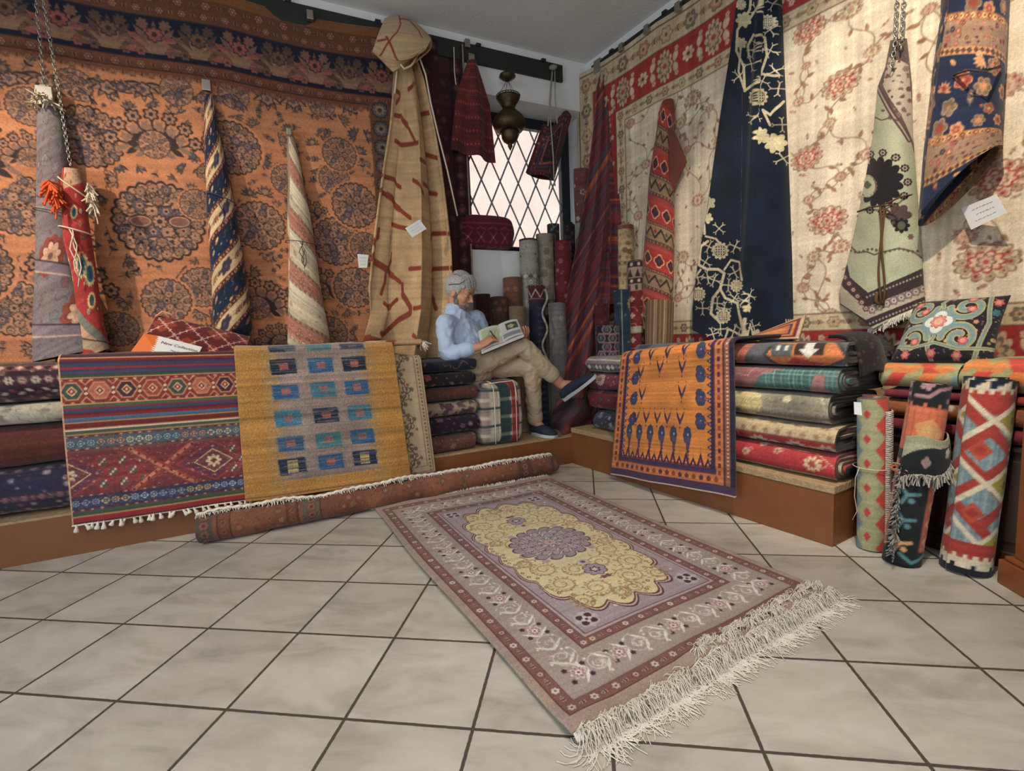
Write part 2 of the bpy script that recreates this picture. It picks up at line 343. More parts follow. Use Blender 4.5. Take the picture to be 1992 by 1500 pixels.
# ------------------------------------------------------------------ rolled / folded rug (a real coil of thick cloth)
def coil(name, o, ax, e1, e2, L, a, h, t, turns, cv, mt, parent=None, back=(90, 70, 60), du=.006, dv=.006, v0=0., jit=.01, seed=0, wob=.03, phase=-pi/2, hemout=0., uo=0, taper=0, edge=None, wrap=True):
    o, ax, e1, e2 = [np.asarray(q, float) for q in (o, ax, e1, e2)]
    pts = []; b0 = h/2; tot = 0.; arcl = 0.
    # path param
    def b_at(turn): return b0-t*1.04*turn
    path = []
    tn = 0.; seg = 0; done = False
    N = int(turns*4) if a > 0 else 0
    if a > 0:
        for q in range(int(turns*4)):
            tb = q/4.; dense = q < 3
            k = q % 4
            if k == 0:
                n = max(4, int(2*a/(dv*2.2 if dense else .05)))
                for i in range(n): path.append((-a+2*a*i/n, -b_at(tb+.25*i/n), 0, -1, tb))
            elif k == 1:
                n = max(8, int(pi*b_at(tb)/(dv if dense else .02)))
                for i in range(n): th = -pi/2+pi*i/n; b = b_at(tb+.25*i/n); path.append((a+b*cos(th), b*sin(th), cos(th), sin(th), tb))
            elif k == 2:
                n = max(4, int(2*a/(dv*1.6 if dense else .05)))
                for i in range(n): path.append((a-2*a*i/n, b_at(tb+.25*i/n), 0, 1, tb))
            else:
                n = 10
                for i in range(n): th = pi/2+pi*i/n; b = b_at(tb+.25*i/n); path.append((-a+b*cos(th), b*sin(th), cos(th), sin(th), tb))
    else:
        tt = 0.
        while tt < turns:
            b = b_at(tt); th = phase+2*pi*tt; path.append((b*cos(th), b*sin(th), cos(th), sin(th), tt))
            tt += (dv if tt < 1.05 else .012)/(2*pi*max(b, .004))
            if b < t*1.2: break
    p = np.array(path); x, y, nx, ny, tb = p.T
    if hemout: f = np.clip(1-np.arange(len(x))*dv/.05, 0, 1)**2*hemout; x = x+nx*f; y = y+ny*f
    s_ = np.r_[0, np.cumsum(np.hypot(np.diff(x), np.diff(y)))]
    M = max(3, int(L/du)+1); u = np.linspace(0, 1, M)
    rg = np.random.default_rng(seed)
    ph = rg.uniform(0, 6, 8)
    j0 = jit*(np.sin(s_*9+ph[0])+.6*np.sin(s_*23+ph[1])+tb*rg.uniform(-.6, .9)); j1 = jit*(np.sin(s_*8+ph[2])+.6*np.sin(s_*21+ph[3])+tb*rg.uniform(-.6, .9))
    A = -j0[None, :]*(1-u[:, None])+(L+j1[None, :])*u[:, None] 
    A = A-0*A
    sc = (1+wob*(np.sin(u*L*11+ph[4])+.5*np.sin(u*L*27+ph[5])))[:, None]*(1+taper*(u[:, None]-.5))
    sag = (wob*.35*h*np.sin(u*L*7+ph[6]))[:, None]
    th_ = t*.94
    def P3(xx, yy):
        return o+ax*A[..., None]+e1*(xx)[..., None]+e2*(yy)[..., None]
    if a > 0: xo = x[None, :]+(nx[None, :]*b0*(sc-1)); yo = y[None, :]*sc+sag
    else: xo = x[None, :]*sc+sag; yo = y[None, :]*sc
    outer = P3(xo, yo); inner = P3(xo-nx[None, :]*th_, yo-ny[None, :]*th_)
    n = len(x); V = np.concatenate([outer, inner[:, ::-1]], 1)      # (M, 2n)
    uu = np.broadcast_to(u[:, None]*L+uo, (M, n)); vv = np.broadcast_to(s_[None, :]+v0, (M, n))
    co = cv.sample(uu, vv, wrap) if cv is not None else np.broadcast_to(np.array(back, float), outer.shape)
    ci = np.broadcast_to(np.array(back, float), inner.shape)
    Cc = np.concatenate([co, ci], 1).reshape(-1, 3); V = V.reshape(-1, 3); nn = 2*n
    Fq = gridfaces(M, nn, True)
    i = np.arange(n-1); c0 = np.stack([i, i+1, nn-2-i, nn-1-i], 1); c1 = (c0+(M-1)*nn)[:, ::-1]
    # own verts for the end caps so the cut edge has its own colour
    ec = np.array(edge if edge is not None else back, float); cap0 = V[:nn]; cap1 = V[(M-1)*nn:]
    base = len(V); V = np.concatenate([V, cap0, cap1]); Cc = np.concatenate([Cc, np.broadcast_to(ec, (2*nn, 3))])
    Fq = np.concatenate([Fq, c0+base, (c0+base+nn)[:, ::-1]])
    me = rawmesh(name, V, Fq, Cc); ob = link(name, me, mt, parent); return ob
def vinv(X, Y, o, n, off):      # pixel arrays -> world points on the plane o + n*off (off may vary)
    d = FW+((X-996)/F_PX)[..., None]*RT-((Y-750)/F_PX)[..., None]*UP
    num = (o[0]-CAM[0])*n[0]+(o[1]-CAM[1])*n[1]+off; den = d[..., 0]*n[0]+d[..., 1]*n[1]
    return CAM+d*(num/den)[..., None]
def pxsheet(name, o, n, rows, off, cv, x0, y0, nu, nv, mt, parent=None, thick=.01, top=None, bot=None, flip=False):
    R = np.array(rows, float); yy = R[:, 2]; yt, yb = yy[0], yy[-1]
    def fn(U, V):
        t0 = np.interp(U, top[0], top[1]) if top else yt; b0 = np.interp(U, bot[0], bot[1]) if bot else yb
        Yp = t0+(b0-t0)*V; X = np.interp(Yp, yy, R[:, 0])*(1-U)+np.interp(Yp, yy, R[:, 1])*U
        fn.X, fn.Y = X, Yp; return vinv(X, Yp, o, n, off(U, V))
    return sheet(name, fn, nu, nv, cv, mt, parent, thick, uv=lambda U, V: (fn.X-x0, fn.Y-y0), flip=flip)
def rbox(name, o, ex, ey, ez, hx, hy, hz, cv, mt, parent=None, p=6., nu=200, nv=120, lump=.0, seed=0, uvf=None, color=None, z_flat=0):
    ph = np.random.default_rng(seed).uniform(0, 6, 6); o, ex, ey, ez = [np.asarray(q, float) for q in (o, ex, ey, ez)]
    def f(U, V):
        t = (U*4) % 4; k = np.floor(t).astype(int) % 4; q = (t-np.floor(t))*2-1
        qx = np.choose(k, [q, np.ones_like(q), -q, -np.ones_like(q)]); qy = np.choose(k, [-np.ones_like(q), q, np.ones_like(q), -q])
        m_ = (np.abs(qx)**p+np.abs(qy)**p)**(1/p); qx, qy = qx/m_, qy/m_
        t = V*4; r = np.clip(t, 0, 1)*(t <= 3)+(4-t)*(t > 3); z = np.clip(t-2, -1, 1); m_ = (np.abs(r)**p+np.abs(z)**p)**(1/p); r, z = r/m_, z/m_
        x, y = qx*r, qy*r; kk = 1+lump*(np.sin(x*4+ph[0])+np.sin(y*5+ph[1])+np.sin(z*5+x*3+ph[2]))
        f.l = (x*hx, y*hy, z*hz); return o+ex*(hx*x*kk)[..., None]+ey*(hy*y*kk)[..., None]+ez*(hz*z*kk)[..., None]
    uvf = uvf or (lambda x, y, z: (x+hx+.5*(y+hy), hz-z+.6*(y+hy)*(z > hz*.8)))
    return sheet(name, f, nu, nv, cv, mt, parent, 0, uv=lambda U, V: uvf(*f.l), color=color)
def hang(name, parent, ptfn, n, ln, rad, seed, mt=FRINGE, spread=.25, down=(0, 0, -1)):   # free-hanging fringe
    g = random.Random(seed); bm = bmesh.new(); dn = np.array(down, float)
    for i in range(n):
        u = (i+g.random())/n; p = np.asarray(ptfn(u), float); v = dn+np.array([g.gauss(0, spread) for _ in range(3)]); l = ln*g.uniform(.7, 1.2)
        tube(bm, [p, p+v*l*.5, p+v*l*.8+dn*l*.2], rad, 4, cap=False)
    return tag(bmobj(name, bm, mt, parent, smooth=True), kind='stuff')
# ------------------------------------------------------------------ the setting
A1 = K+5.2*wl; A4 = K+5.0*wr; A2 = np.array([-2.5, -3.0]); A3 = np.array([2.7, -3.0]); ZC = 3.17
def tile_mat():
    m, nt, b = mat('floor_tiles'); N = nt.nodes; Lk = nt.links.new
    tc = N.new('ShaderNodeTexCoord'); sx = N.new('ShaderNodeSeparateXYZ'); Lk(tc.outputs['Object'], sx.inputs[0])
    def mth(op, a, b_=None, c=None):
        n = N.new('ShaderNodeMath'); n.operation = op
        for i, v in enumerate((a, b_, c)):
            if v is None: continue
            if isinstance(v, (int, float)): n.inputs[i].default_value = v
            else: Lk(v, n.inputs[i])
        return n.outputs[0]
    OX, OY = 6.876, -6.1965
    gx = mth('MULTIPLY_ADD', sx.outputs[0], 1/TS, OX+20); gy = mth('MULTIPLY_ADD', sx.outputs[1], 1/TS, OY+40)
    nz = N.new('ShaderNodeTexNoise'); nz.inputs['Scale'].default_value = 60; nz.inputs['Detail'].default_value = 2; Lk(tc.outputs['Object'], nz.inputs['Vector'])
    wob = mth('MULTIPLY_ADD', nz.outputs[0], .008, -.004)
    def edge(g): f = mth('FRACT', g); return mth('ABSOLUTE', mth('SUBTRACT', mth('ADD', f, wob), .5))
    e = mth('MAXIMUM', edge(mth('ADD', gx, 0.0)), edge(gy))
    gr = N.new('ShaderNodeMapRange'); gr.inputs[1].default_value = .4845; gr.inputs[2].default_value = .4895; Lk(e, gr.inputs[0])
    cb = N.new('ShaderNodeCombineXYZ'); Lk(mth('FLOOR', gx), cb.inputs[0]); Lk(mth('FLOOR', gy), cb.inputs[1])
    wn = N.new('ShaderNodeTexWhiteNoise'); wn.noise_dimensions = '3D'; Lk(cb.outputs[0], wn.inputs['Vector'])
    vm = N.new('ShaderNodeVectorMath'); vm.operation = 'MULTIPLY_ADD'; Lk(wn.outputs['Color'], vm.inputs[0]); vm.inputs[1].default_value = (9, 9, 9); Lk(tc.outputs['Object'], vm.inputs[2])
    st = N.new('ShaderNodeMapping'); st.inputs['Scale'].default_value = (2.6, 6, 3); st.inputs['Rotation'].default_value = (0, 0, .5); Lk(vm.outputs[0], st.inputs['Vector'])
    n1 = N.new('ShaderNodeTexNoise'); n1.inputs['Scale'].default_value = 1.5; n1.inputs['Detail'].default_value = 9; n1.inputs['Roughness'].default_value = .62; n1.inputs['Distortion'].default_value = .5; Lk(st.outputs[0], n1.inputs['Vector'])
    cr = N.new('ShaderNodeValToRGB'); e_ = cr.color_ramp.elements
    e_[0].position = .30; e_[0].color = lin((158, 150, 138)); e_[1].position = .72; e_[1].color = lin((198, 190, 177))
    x = e_.new(.5); x.color = lin((184, 175, 161)); Lk(n1.outputs[0], cr.inputs[0])
    tv = mth('MULTIPLY_ADD', wn.outputs['Value'], .12, .94)
    sc = N.new('ShaderNodeVectorMath'); sc.operation = 'SCALE'; Lk(cr.outputs[0], sc.inputs[0]); Lk(tv, sc.inputs['Scale'])
    mx = N.new('ShaderNodeMix'); mx.data_type = 'RGBA'; Lk(gr.outputs[0], mx.inputs[0]); Lk(sc.outputs[0], mx.inputs[6]); mx.inputs[7].default_value = lin((74, 66, 56))
    Lk(mx.outputs[2], b.inputs['Base Color'])
    ro = mth('MULTIPLY_ADD', n1.outputs[0], .25, .22); Lk(mth('MAXIMUM', ro, mth('MULTIPLY', gr.outputs[0], .9)), b.inputs['Roughness'])
    b.inputs['Specular IOR Level'].default_value = .4
    bh = mth('SUBTRACT', mth('MULTIPLY', n1.outputs[0], .12), gr.outputs[0]); k = N.new('ShaderNodeBump'); k.inputs['Strength'].default_value = .5; k.inputs['Distance'].default_value = .003
    Lk(bh, k.inputs['Height']); Lk(k.outputs[0], b.inputs['Normal']); return m
WHITE = plain('white_plaster', (214, 214, 212), .9, 0, .15, 40, .03, 3)
def prismobj(name, P, z0, z1, mt):
    bm = bmesh.new(); lo = [bm.verts.new((p[0], p[1], z0)) for p in P]; hi = [bm.verts.new((p[0], p[1], z1)) for p in P]; n = len(P)
    bm.faces.new(lo[::-1]); bm.faces.new(hi)
    for i in range(n): bm.faces.new([lo[i], lo[(i+1) % n], hi[(i+1) % n], hi[i]])
    bmesh.ops.recalc_face_normals(bm, faces=bm.faces[:]); return tag(bmobj(name, bm, mt), kind='structure')
poly5 = [K, A4, A3, A2, A1]
prismobj('floor', poly5, -.05, 0, tile_mat())
prismobj('ceiling', [K+np.array([0, .5]), A4+.4*np.array([1, .3]), A3+.4*np.array([1, -1]), A2+.4*np.array([-1, -1]), A1+np.array([-.4, .3])], ZC, ZC+.08, WHITE)
NI = (.02, 1.155, 1.612, 2.782); ND = .26
bm = bmesh.new()
fbox(bm, WL, NI[1], 5.25, 0, -.36, 0, ZC); fbox(bm, WL, -.35, NI[1], 0, -.36, 0, NI[2]); fbox(bm, WL, -.35, NI[1], 0, -.36, NI[3], ZC); fbox(bm, WL, -.35, NI[0], 0, -.36, NI[2], NI[3])
tag(bmobj('wall_left', bm, WHITE), kind='structure')
bm = bmesh.new(); fbox(bm, WR, 0, 5.05, 0, -.3, 0, ZC); tag(bmobj('wall_right', bm, WHITE), kind='structure')
def wallseg(name, a, b_, mt):
    d = (b_-a)/np.linalg.norm(b_-a); n = np.array([d[1], -d[0]])
    if n @ (np.array([0, .8])-a) > 0: n = -n
    return prismobj(name, [a, b_, b_+n*.12, a+n*.12], 0, ZC, mt)
wallseg('wall_far_left', A1, A2, WHITE); wallseg('wall_back', A2, A3, WHITE); wallseg('wall_far_right', A3, A4, WHITE)
# window
PANE = plain('window_glass', (255, 255, 255), .02, 0, trans=1); LEAD = plain('lead_strip', (150, 150, 150), .5, .3)
wf = empty('window_1', WL(.58, -ND, NI[2]), None, None); wf['kind'] = 'structure'
bm = bmesh.new(); fw = .085
fbox(bm, WL, NI[0], NI[1], -ND, -ND-.06, NI[3]-fw*1.0, NI[3]); fbox(bm, WL, NI[0], NI[1], -ND, -ND-.06, NI[2], NI[2]+fw)
fbox(bm, WL, NI[0], NI[0]+fw, -ND, -ND-.06, NI[2]+fw, NI[3]-fw); fbox(bm, WL, NI[1]-.17, NI[1], -ND, -ND-.06, NI[2]+fw, NI[3]-fw)
bmobj('window_frame', bm, NAVYP, wf, bevel=.004)
g0, g1, h0, h1 = NI[0]+fw, NI[1]-.17, NI[2]+fw, NI[3]-fw
bm = bmesh.new(); fbox(bm, WL, g0, g1, -ND-.03, -ND-.034, h0, h1); bmobj('glass_pane', bm, PANE, wf)
bm = bmesh.new(); dx, dz = .172, .36
def clipseg(a, b_):
    t0, t1 = 0., 1.; d = (b_[0]-a[0], b_[1]-a[1])
    for p, q in ((-d[0], a[0]-g0), (d[0], g1-a[0]), (-d[1], a[1]-h0), (d[1], h1-a[1])):
        if p == 0:
            if q < 0: return None
        else:
            r = q/p
            if p < 0: t0 = max(t0, r)
            else: t1 = min(t1, r)
    if t0 >= t1: return None
    return (a[0]+d[0]*t0, a[1]+d[1]*t0), (a[0]+d[0]*t1, a[1]+d[1]*t1)
for k in range(-8, 14):
    for sg in (1, -1):
        q = clipseg((g0+k*dx, h0), (g0+k*dx+sg*dx*6, h0+dz*6))
        if q: tube(bm, [WL(q[0][0], -ND-.018, q[0][1]), WL(q[1][0], -ND-.018, q[1][1])], .0075, 6)
bmobj('lead_lattice', bm, LEAD, wf)
bm = bmesh.new(); sp = .011
k = 0
while g0+k*sp < g1: x = g0+k*sp; fbox1 = [WL(x, -ND-.05, h0), WL(x+.0016, -ND-.05, h0), WL(x+.0016, -ND-.05, h1), WL(x, -ND-.05, h1)]; bm.faces.new([bm.verts.new([float(c) for c in p]) for p in fbox1]); k += 1
k = 0
while h0+k*sp < h1: z = h0+k*sp; fb = [WL(g0, -ND-.051, z), WL(g1, -ND-.051, z), WL(g1, -ND-.051, z+.0016), WL(g0, -ND-.051, z+.0016)]; bm.faces.new([bm.verts.new([float(c) for c in p]) for p in fb]); k += 1
bmobj('insect_screen', bm, plain('screen_mesh', (215, 190, 165), .7), wf)
# the sunlit building across the lane
FAC = plain('sunlit_brick_wall', (216, 178, 154), .9, 0, .3, 12, .12, 2)
bm = bmesh.new(); fbox(bm, WL, -3, 4.5, -3.2, -3.5, -.2, 5); tag(bmobj('trim_1', bm, FAC), kind='structure')
bm = bmesh.new(); fbox(bm, WL, -3, 4.5, -.4, -3.2, -.3, -.2); tag(bmobj('trim_2', bm, plain('lane_paving', (190, 180, 165), .9)), kind='structure')
# platforms
WOOD = plain('stained_plywood', (120, 72, 38), .5, 0, .1, 30, .1, 5); PLY = plain('raw_chipboard', (160, 134, 98), .85, 0, .6, 90, .18, 40)
def platform(name, fr, s0, s1, zt, dep, label):
    e = empty(name, fr((s0+s1)/2, .3, 0), label, 'platform')
    bm = bmesh.new(); fbox(bm, fr, s0, s1, 0, dep, 0, zt-.035); bmobj('front_panel', bm, WOOD, e, bevel=.003)
    bm = bmesh.new(); fbox(bm, fr, s0, s1+(.004 if s1 < 2.5 else 0), -.004, dep, zt-.034, zt); o = bmobj('chipboard_top', bm, PLY, e, bevel=.004)
    return e
e = empty('display_platform', PL(1.5, .3, 0), 'low brown wooden platform along the left wall under the folded rugs', 'platform')
def pol(s_, d): return P0+L_*s_+nl*d
PP = [pol(.0, 0), pol(4.0, 0), pol(4.0, .5), K+wln*.02+wl*3.9, K+wln*.03+wl*.02, K+wrn*.02+wr*.42, P0+nr*.66]
for nm, z0, z1, mt_ in (('front_panel', 0, ZL-.011, WOOD), ('top_board', ZL-.011, ZL, PLY)):
    bm = bmesh.new(); lo = [bm.verts.new((p[0], p[1], z0)) for p in PP]; hi = [bm.verts.new((p[0], p[1], z1)) for p in PP]; n = len(PP); bm.faces.new(lo[::-1]); bm.faces.new(hi)
    for i in range(n): bm.faces.new([lo[i], lo[(i+1) % n], hi[(i+1) % n], hi[i]])
    bmesh.ops.recalc_face_normals(bm, faces=bm.faces[:]); bmobj(nm, bm, mt_, e)
platform('display_platform', PR, 0.0, 1.745, ZR, .68, 'low brown wooden platform along the right wall, its cut end facing the standing kilims')
# rails
def rail(name, fr, s0, s1, label):
    e = empty(name, fr(s0, .01, 3.0), label, 'wall rail')
    bm = bmesh.new(); fbox(bm, fr, s0, s1, .002, .028, 2.975, 3.103); bmobj('board', bm, DKGREEN, e, bevel=.003)
    return e
rl = rail('hanging_rail', WL, .245, 4.2, 'dark green wooden hanging rail above the window and orange wall carpet')
rr = rail('hanging_rail', WR, .10, 4.2, 'dark green wooden hanging rail along the top of the right wall')
for s_ in (.42,.98,1.72,2.28): bm = bmesh.new(); fbox(bm, WL, s_-.018, s_+.018, -.0, .034, 3.095, 3.118); bmobj('rail_bracket', bm, NAVYP, rl)
for s_ in (.33,.85,1.4,1.9): bm = bmesh.new(); fbox(bm, WR, s_-.018, s_+.018, -.0, .034, 3.095, 3.118); bmobj('rail_bracket', bm, NAVYP, rr)
# ------------------------------------------------------------------ orange wall carpet
def orange_canvas():
    D, M, Lt, AC, G = (60, 46, 46), (138, 104, 84), (184, 132, 98), (140, 80, 62), (194, 121, 74)
    S0 = 4.35; ZT = 3.055; Wd = S0-1.56; Hd = ZT-.80; c = Cv(Wd, Hd, 260, G); c.blot(.05, .3, 5)
    Pq = (D, M, (166, 118, 90), (94, 84, 90), (176, 122, 90))
    def xy(px, py): s_, z = iWL(px, py, .02); return S0-s_, ZT-z
    big = [(312, 432, .232), (172, 265, .165), (452, 290, .16), (60, 210, .1), (300, 270, .16), (505, 440, .15), (40, 400, .16), (120, 560, .17), (395, 560, .12), (325, 585, .13), (500, 590, .15), (650, 350, .1), (660, 300, .11), (600, 420, .1), (655, 470, .16), (690, 400, .15), (620, 560, .13), (690, 560, .14), (560, 350, .1), (545, 660, .1), (640, 650, .12), (30, 600, .15), (-60, 300, .18), (-60, 520, .18), (230, 640, .1), (60, 300, .1), (710, 480, .1), (385, 400, .09), (230, 190, .0)]
    for x, y in [(x, y) for x in (90, 145, 210, 280, 345, 455, 520, 570, 625, 680, 20)for y in (0,)]:
        X, Y = xy(x, 175+x*.075-22); 
        (roundel if int(x) % 2 else palmette)(c, X, Y, .085, *((Pq, int(x), 6) if int(x) % 2 else (pi/2, Pq)))
    g = random.Random(4)
    # light leaf sprays between
    scatter(c, .05, .62, Wd-.2, Hd-.12, .10, Pq[:4], 11, 1.3, 'spps')
    for i, (x, y, r) in enumerate(big):
        if r <= 0: continue
        X, Y = xy(x, y)
        if Y < .6+r*.4: continue
        c.ell(X, Y, r*1.13, r*1.1, G); 
        if i % 3 == 1 and i > 2:
            for k in range(7):
                a = -pi/2+(k-3)*.42; sprig(c, X, Y+r*.5, r*1.35, a, Pq)
            roundel(c, X, Y+r*.2, r*.5, Pq, i, 6)
        else: roundel(c, X, Y, r, Pq, i, 9 if r > .15 else 7)
    X, Y = xy(312, 432)
    for q in (-.095, .1): c.ell(X+q, Y, .06, .038, D); c.ell(X+q, Y, .053, .031, Lt); c.ell(X+q, Y, .045, .025, (120, 78, 70))
    for yy in (-.12, .12): palmette(c, X, Y+yy, .07, -pi/2 if yy < 0 else pi/2, (D, Lt, M, AC))
    # outer borders
    BR = (96, 58, 36); NV = (24, 28, 46); yf = ZT-2.525
    def border(x0, x1, vert=False):
        pass
    def hb(y0, y1, col): c.rect(0, y0, Wd, y1, col)
    hb(0, .06, (128, 78, 36)); hb(.06, .2, BR); hb(.2, .44, NV); hb(.44, yf, (112, 62, 38))
    for y0, st, sc in ((.095, .07, .024), (.16, .055, .02), (.475, .06, .022), (.535, .045, .017)):
        x = 0; k = 0
        while x < Wd: rosette(c, x, y0, sc, ((44, 30, 26), (150, 100, 70), (96, 60, 44), (190, 130, 90)), 6) if k % 2 else sprig(c, x-.02, y0, .04, 0, ((44, 30, 26), (150, 96, 66), (170, 110, 80))); x += st; k += 1
    x = .05; k = 0
    while x < Wd:
        A = [(120, 82, 64), (88, 62, 50)][k % 2]; rd = [(150, 78, 66), (112, 78, 58)][k % 2]
        for q in range(11): a = -pi/2+(q-5)*.33; c.leaf(x, .385, .165, .02, a, A if q % 2 else rd)
        for q in range(7): a = -pi/2+(q-3)*.42; c.leaf(x, .41, .12, .012, a, (140, 104, 76)); 
        c.star(x, .30, .05, 8, .3, (62, 44, 40)); c.star(x, .30, .04, 8, .3, rd); c.ell(x, .3, .014, .014, (60, 40, 40))
        for sg in (-1, 1):
            rosette(c, x+sg*.072, .4, .026, ((60, 40, 40), rd, A, (60, 40, 40)), 6); c.star(x+sg*.055, .245, .032, 7, .35, A)
        x += .215; k += 1
    for y0 in (.2, .44, .5): c.rect(0, y0-.003, Wd, y0+.003, (60, 40, 30))
    # right border and bottom band
    xr = Wd-.26; c.rect(xr, yf-.04, Wd, Hd, (110, 70, 46)); y = yf; k = 0
    while y < Hd:
        c.star(xr+.07, y, .06, 12, .2, D); c.star(xr+.07, y, .05, 12, .2, (96, 92, 84)); c.star(xr+.07, y, .033, 8, .3, (150, 112, 84)); c.star(xr+.07, y, .016, 8, .3, D)
        rosette(c, xr+.19, y+.04, .04, (D, (140, 80, 60), M, Lt), 7); y += .125; k += 1
    yb = Hd-.11; c.rect(0, yb, Wd, Hd, (134, 100, 70)); x = 0
    while x < Wd: rosette(c, x, yb+.05, .035, (D, (178, 118, 96), M, Lt), 8); sprig(c, x+.03, yb+.05, .06, 0, (D, M, Lt)); x += .1
    c.speck(.07, .04, 2); return c, S0, ZT
cvO, S0, ZT = orange_canvas()
def fO(U, V):
    s = S0-U*cvO.W; sag = .022*np.abs(np.sin((s-1.7)*pi/.95))*(1-V)**3
    z = ZT-V*cvO.H-sag; off = .035+.012*np.sin(s*5)+.018*np.sin(s*9+1)*V+.006*np.sin(z*7+s*3); return WL(s, off, z)
o = sheet('wall_carpet', fO, 640, 560, cvO, PILE, None, .01); tag(o, 'huge orange wall carpet with round floral medallions and a navy palmette border', 'carpet')
# maroon carpet behind the beige cloth
c = Cv(.62, 1.95, 150, (62, 30, 32)); band(c, .02, .10, (48, 24, 28), ((100, 54, 46), (60, 40, 50), (120, 70, 56)), .07, (30, 20, 24)); scatter(c, .14, .14, .48, 1.8, .08, ((36, 22, 26), (98, 44, 40), (70, 56, 60)), 3); c.rect(.608, 0, .62, 1.95, (180, 160, 140)); c.speck()
def fM(U, V): s = 1.64-U*.535+.02*V; return WL(s, .022+.01*np.sin(U*14)+.015*V, 3.085-V*(1.78-.03*U))
o = sheet('wall_carpet', fM, 120, 300, c, PILE, None, .012); tag(o, 'dark maroon carpet hung beside the window behind the beige felt cloth', 'carpet')
# ------------------------------------------------------------------ cream wall carpet
def cream_canvas():
    G = (220, 202, 174); D = (92, 66, 54); RD = (164, 66, 58); PK = (196, 148, 124); GR = (168, 152, 112)
    S0r, Zt, Wd, Hd = -.05, 3.075, 3.35, 2.62; c = Cv(Wd, Hd, 250, G); c.blot(.035, .12, 8)
    def xy(px, py): s_, z = iWR(px, py, .02); return s_-S0r, Zt-z
    fl = [(1580, 60, .13), (1575, 310, .13), (1640, 165, .14), (1615, 430, .15), (1640, 345, .05), (1660, 20, .08), (1260, 320, .07), (1230, 240, .075), (1350, 190, .1), (1385, 210, .05), (1385, 60, .06), (1325, 240, .08), (1245, 420, .075), (1340, 290, .05), (1410, 275, .1), (1360, 390, .08), (1310, 170, .07), (1330, 500, .085), (1640, 480, .07), (1570, 560, .06), (1620, 610, .06), (1840, 290, .05), (1810, 20, .05), (1920, 510, .17), (1945, 350, .16), (1880, 460, .07), (1620, 240, .05), (1690, 300, .06), (1575, 130, .04), (1230, 500, .07), (1320, 580, .06), (1390, 530, .05), (1590, 500, .06), (1560, 200, .05), (1955, 170, .1), (1830, 150, .05), (2050, 300, .14), (1215, 360, .05), (1700, 100, .06), (1580, 390, .05)]
    pts = [xy(x, y)+(r*.6,) for x, y, r in fl]
    for i, (x, y, r) in enumerate(pts):   # vines
        ds = sorted((math.hypot(x-a, y-b), a, b) for a, b, q in pts if (a, b) != (x, y))[:2]
        for d, a, b in ds:
            t = np.linspace(0, 1, 16); h = .12*d*(1 if i % 2 else -1); nx, ny = -(b-y)/d, (a-x)/d
            P = np.stack([x+(a-x)*t+nx*h*np.sin(t*2*pi), y+(b-y)*t+ny*h*np.sin(t*2*pi)], 1); c.line(P, .005, (140, 118, 92))
            for tt in (.35, .65):
                k = int(tt*15); c.leaf(P[k][0], P[k][1], .04, .009, i+tt*9, (150, 108, 84))
    scatter(c, .5, .75, Wd, Hd-.35, .13, ((130, 96, 74), PK, GR, (160, 84, 70)), 21, .42, 'slls')
    for i, (x, y, r) in enumerate(pts):
        g = random.Random(i); rot = -.5+.3*(i % 3)
        c.star(x, y, r, 14, .25, (140, 104, 80), rot, 1.1, .85, .6); c.star(x, y, r*.92, 14, .25, [(224, 190, 156), (206, 168, 140), (200, 190, 150)][i % 3], rot, 1.1, .85, .6)
        for k in range(10): a = 2*pi*k/10+rot; rosette(c, x+r*.75*cos(a), y+r*.62*sin(a), r*.16, ((126, 84, 66), PK, RD if k % 3 == 0 else GR, D), 5)
        if r > .06: c.star(x, y, r*.62, 9, .25, RD, rot, 1.1, .8); c.star(x, y, r*.5, 9, .25, (222, 180, 144), rot, 1.1, .8)
        c.star(x, y, r*.34, 7, .35, (120, 96, 84), rot); c.star(x, y, r*.26, 7, .35, (206, 160, 134), rot); c.ell(x, y, r*.1, r*.1, RD)
    # borders: outer beige guard, red band, inner guard
    X0, Y0, X1, Y1 = 0, 0, Wd+1, Hd-.0
    F1 = ((104, 84, 66), (176, 120, 92), (120, 110, 96), (190, 160, 120))
    c.frame(0, .045, (196, 178, 142), X0, Y0, X1, Y1); band(c, .04, .155, (192, 170, 132), F1, .1, (110, 70, 56), X0, Y0, X1, Y1)
    c.frame(.2, .44, (160, 30, 30), X0, Y0, X1, Y1)
    def rb(x, y, k, r):
        if k % 2: c.star(x, y, .095, 12, .25, (196, 172, 134), r, .72, 1.15); c.star(x, y, .075, 9, .35, (122, 96, 80), r, .7, 1.1); c.star(x, y, .055, 9, .35, (186, 160, 124), r, .7, 1.1); c.star(x, y, .02, 6, .3, RD)
        else: rosette(c, x, y, .05, ((120, 60, 50), (214, 180, 140), PK, (90, 50, 40)), 7)
        for sg in (-1, 1): c.leaf(x+.08*cos(r), y+.08*sin(r), .09, .022, r+sg*1.3, (208, 178, 140)); rosette(c, x+.1*cos(r)-sg*.08*sin(r), y+.1*sin(r)+sg*.08*cos(r), .02, ((100, 40, 40), PK, (220, 190, 150), RD), 5)
    along(c, X0, Y0, X1, Y1, .2, .24, .2, rb)
    band(c, .44, .09, (204, 184, 146), F1, .07, (110, 70, 56), X0, Y0, X1, Y1)
    c.speck(.05, .015, 7); c.speck(0, .035, 9, True); return c, S0r, Zt
cvC, S0r, Ztr = cream_canvas()
def fC(U, V):
    s = S0r+U*cvC.W; z = Ztr-V*cvC.H-.02*np.abs(np.sin(s*4))*(1-V)**4
    off = .034+.01*np.sin(s*4+1)+.01*np.sin(s*11)*V+.05*np.exp(-((s+.02)/.12)**2)*(V*.5+.3); return WR(s, off, z)
o = sheet('wall_carpet', fC, 760, 540, cvC, PILE, None, .01, flip=True); tag(o, 'huge cream wall carpet with scattered red flowers and a red floral border', 'carpet')
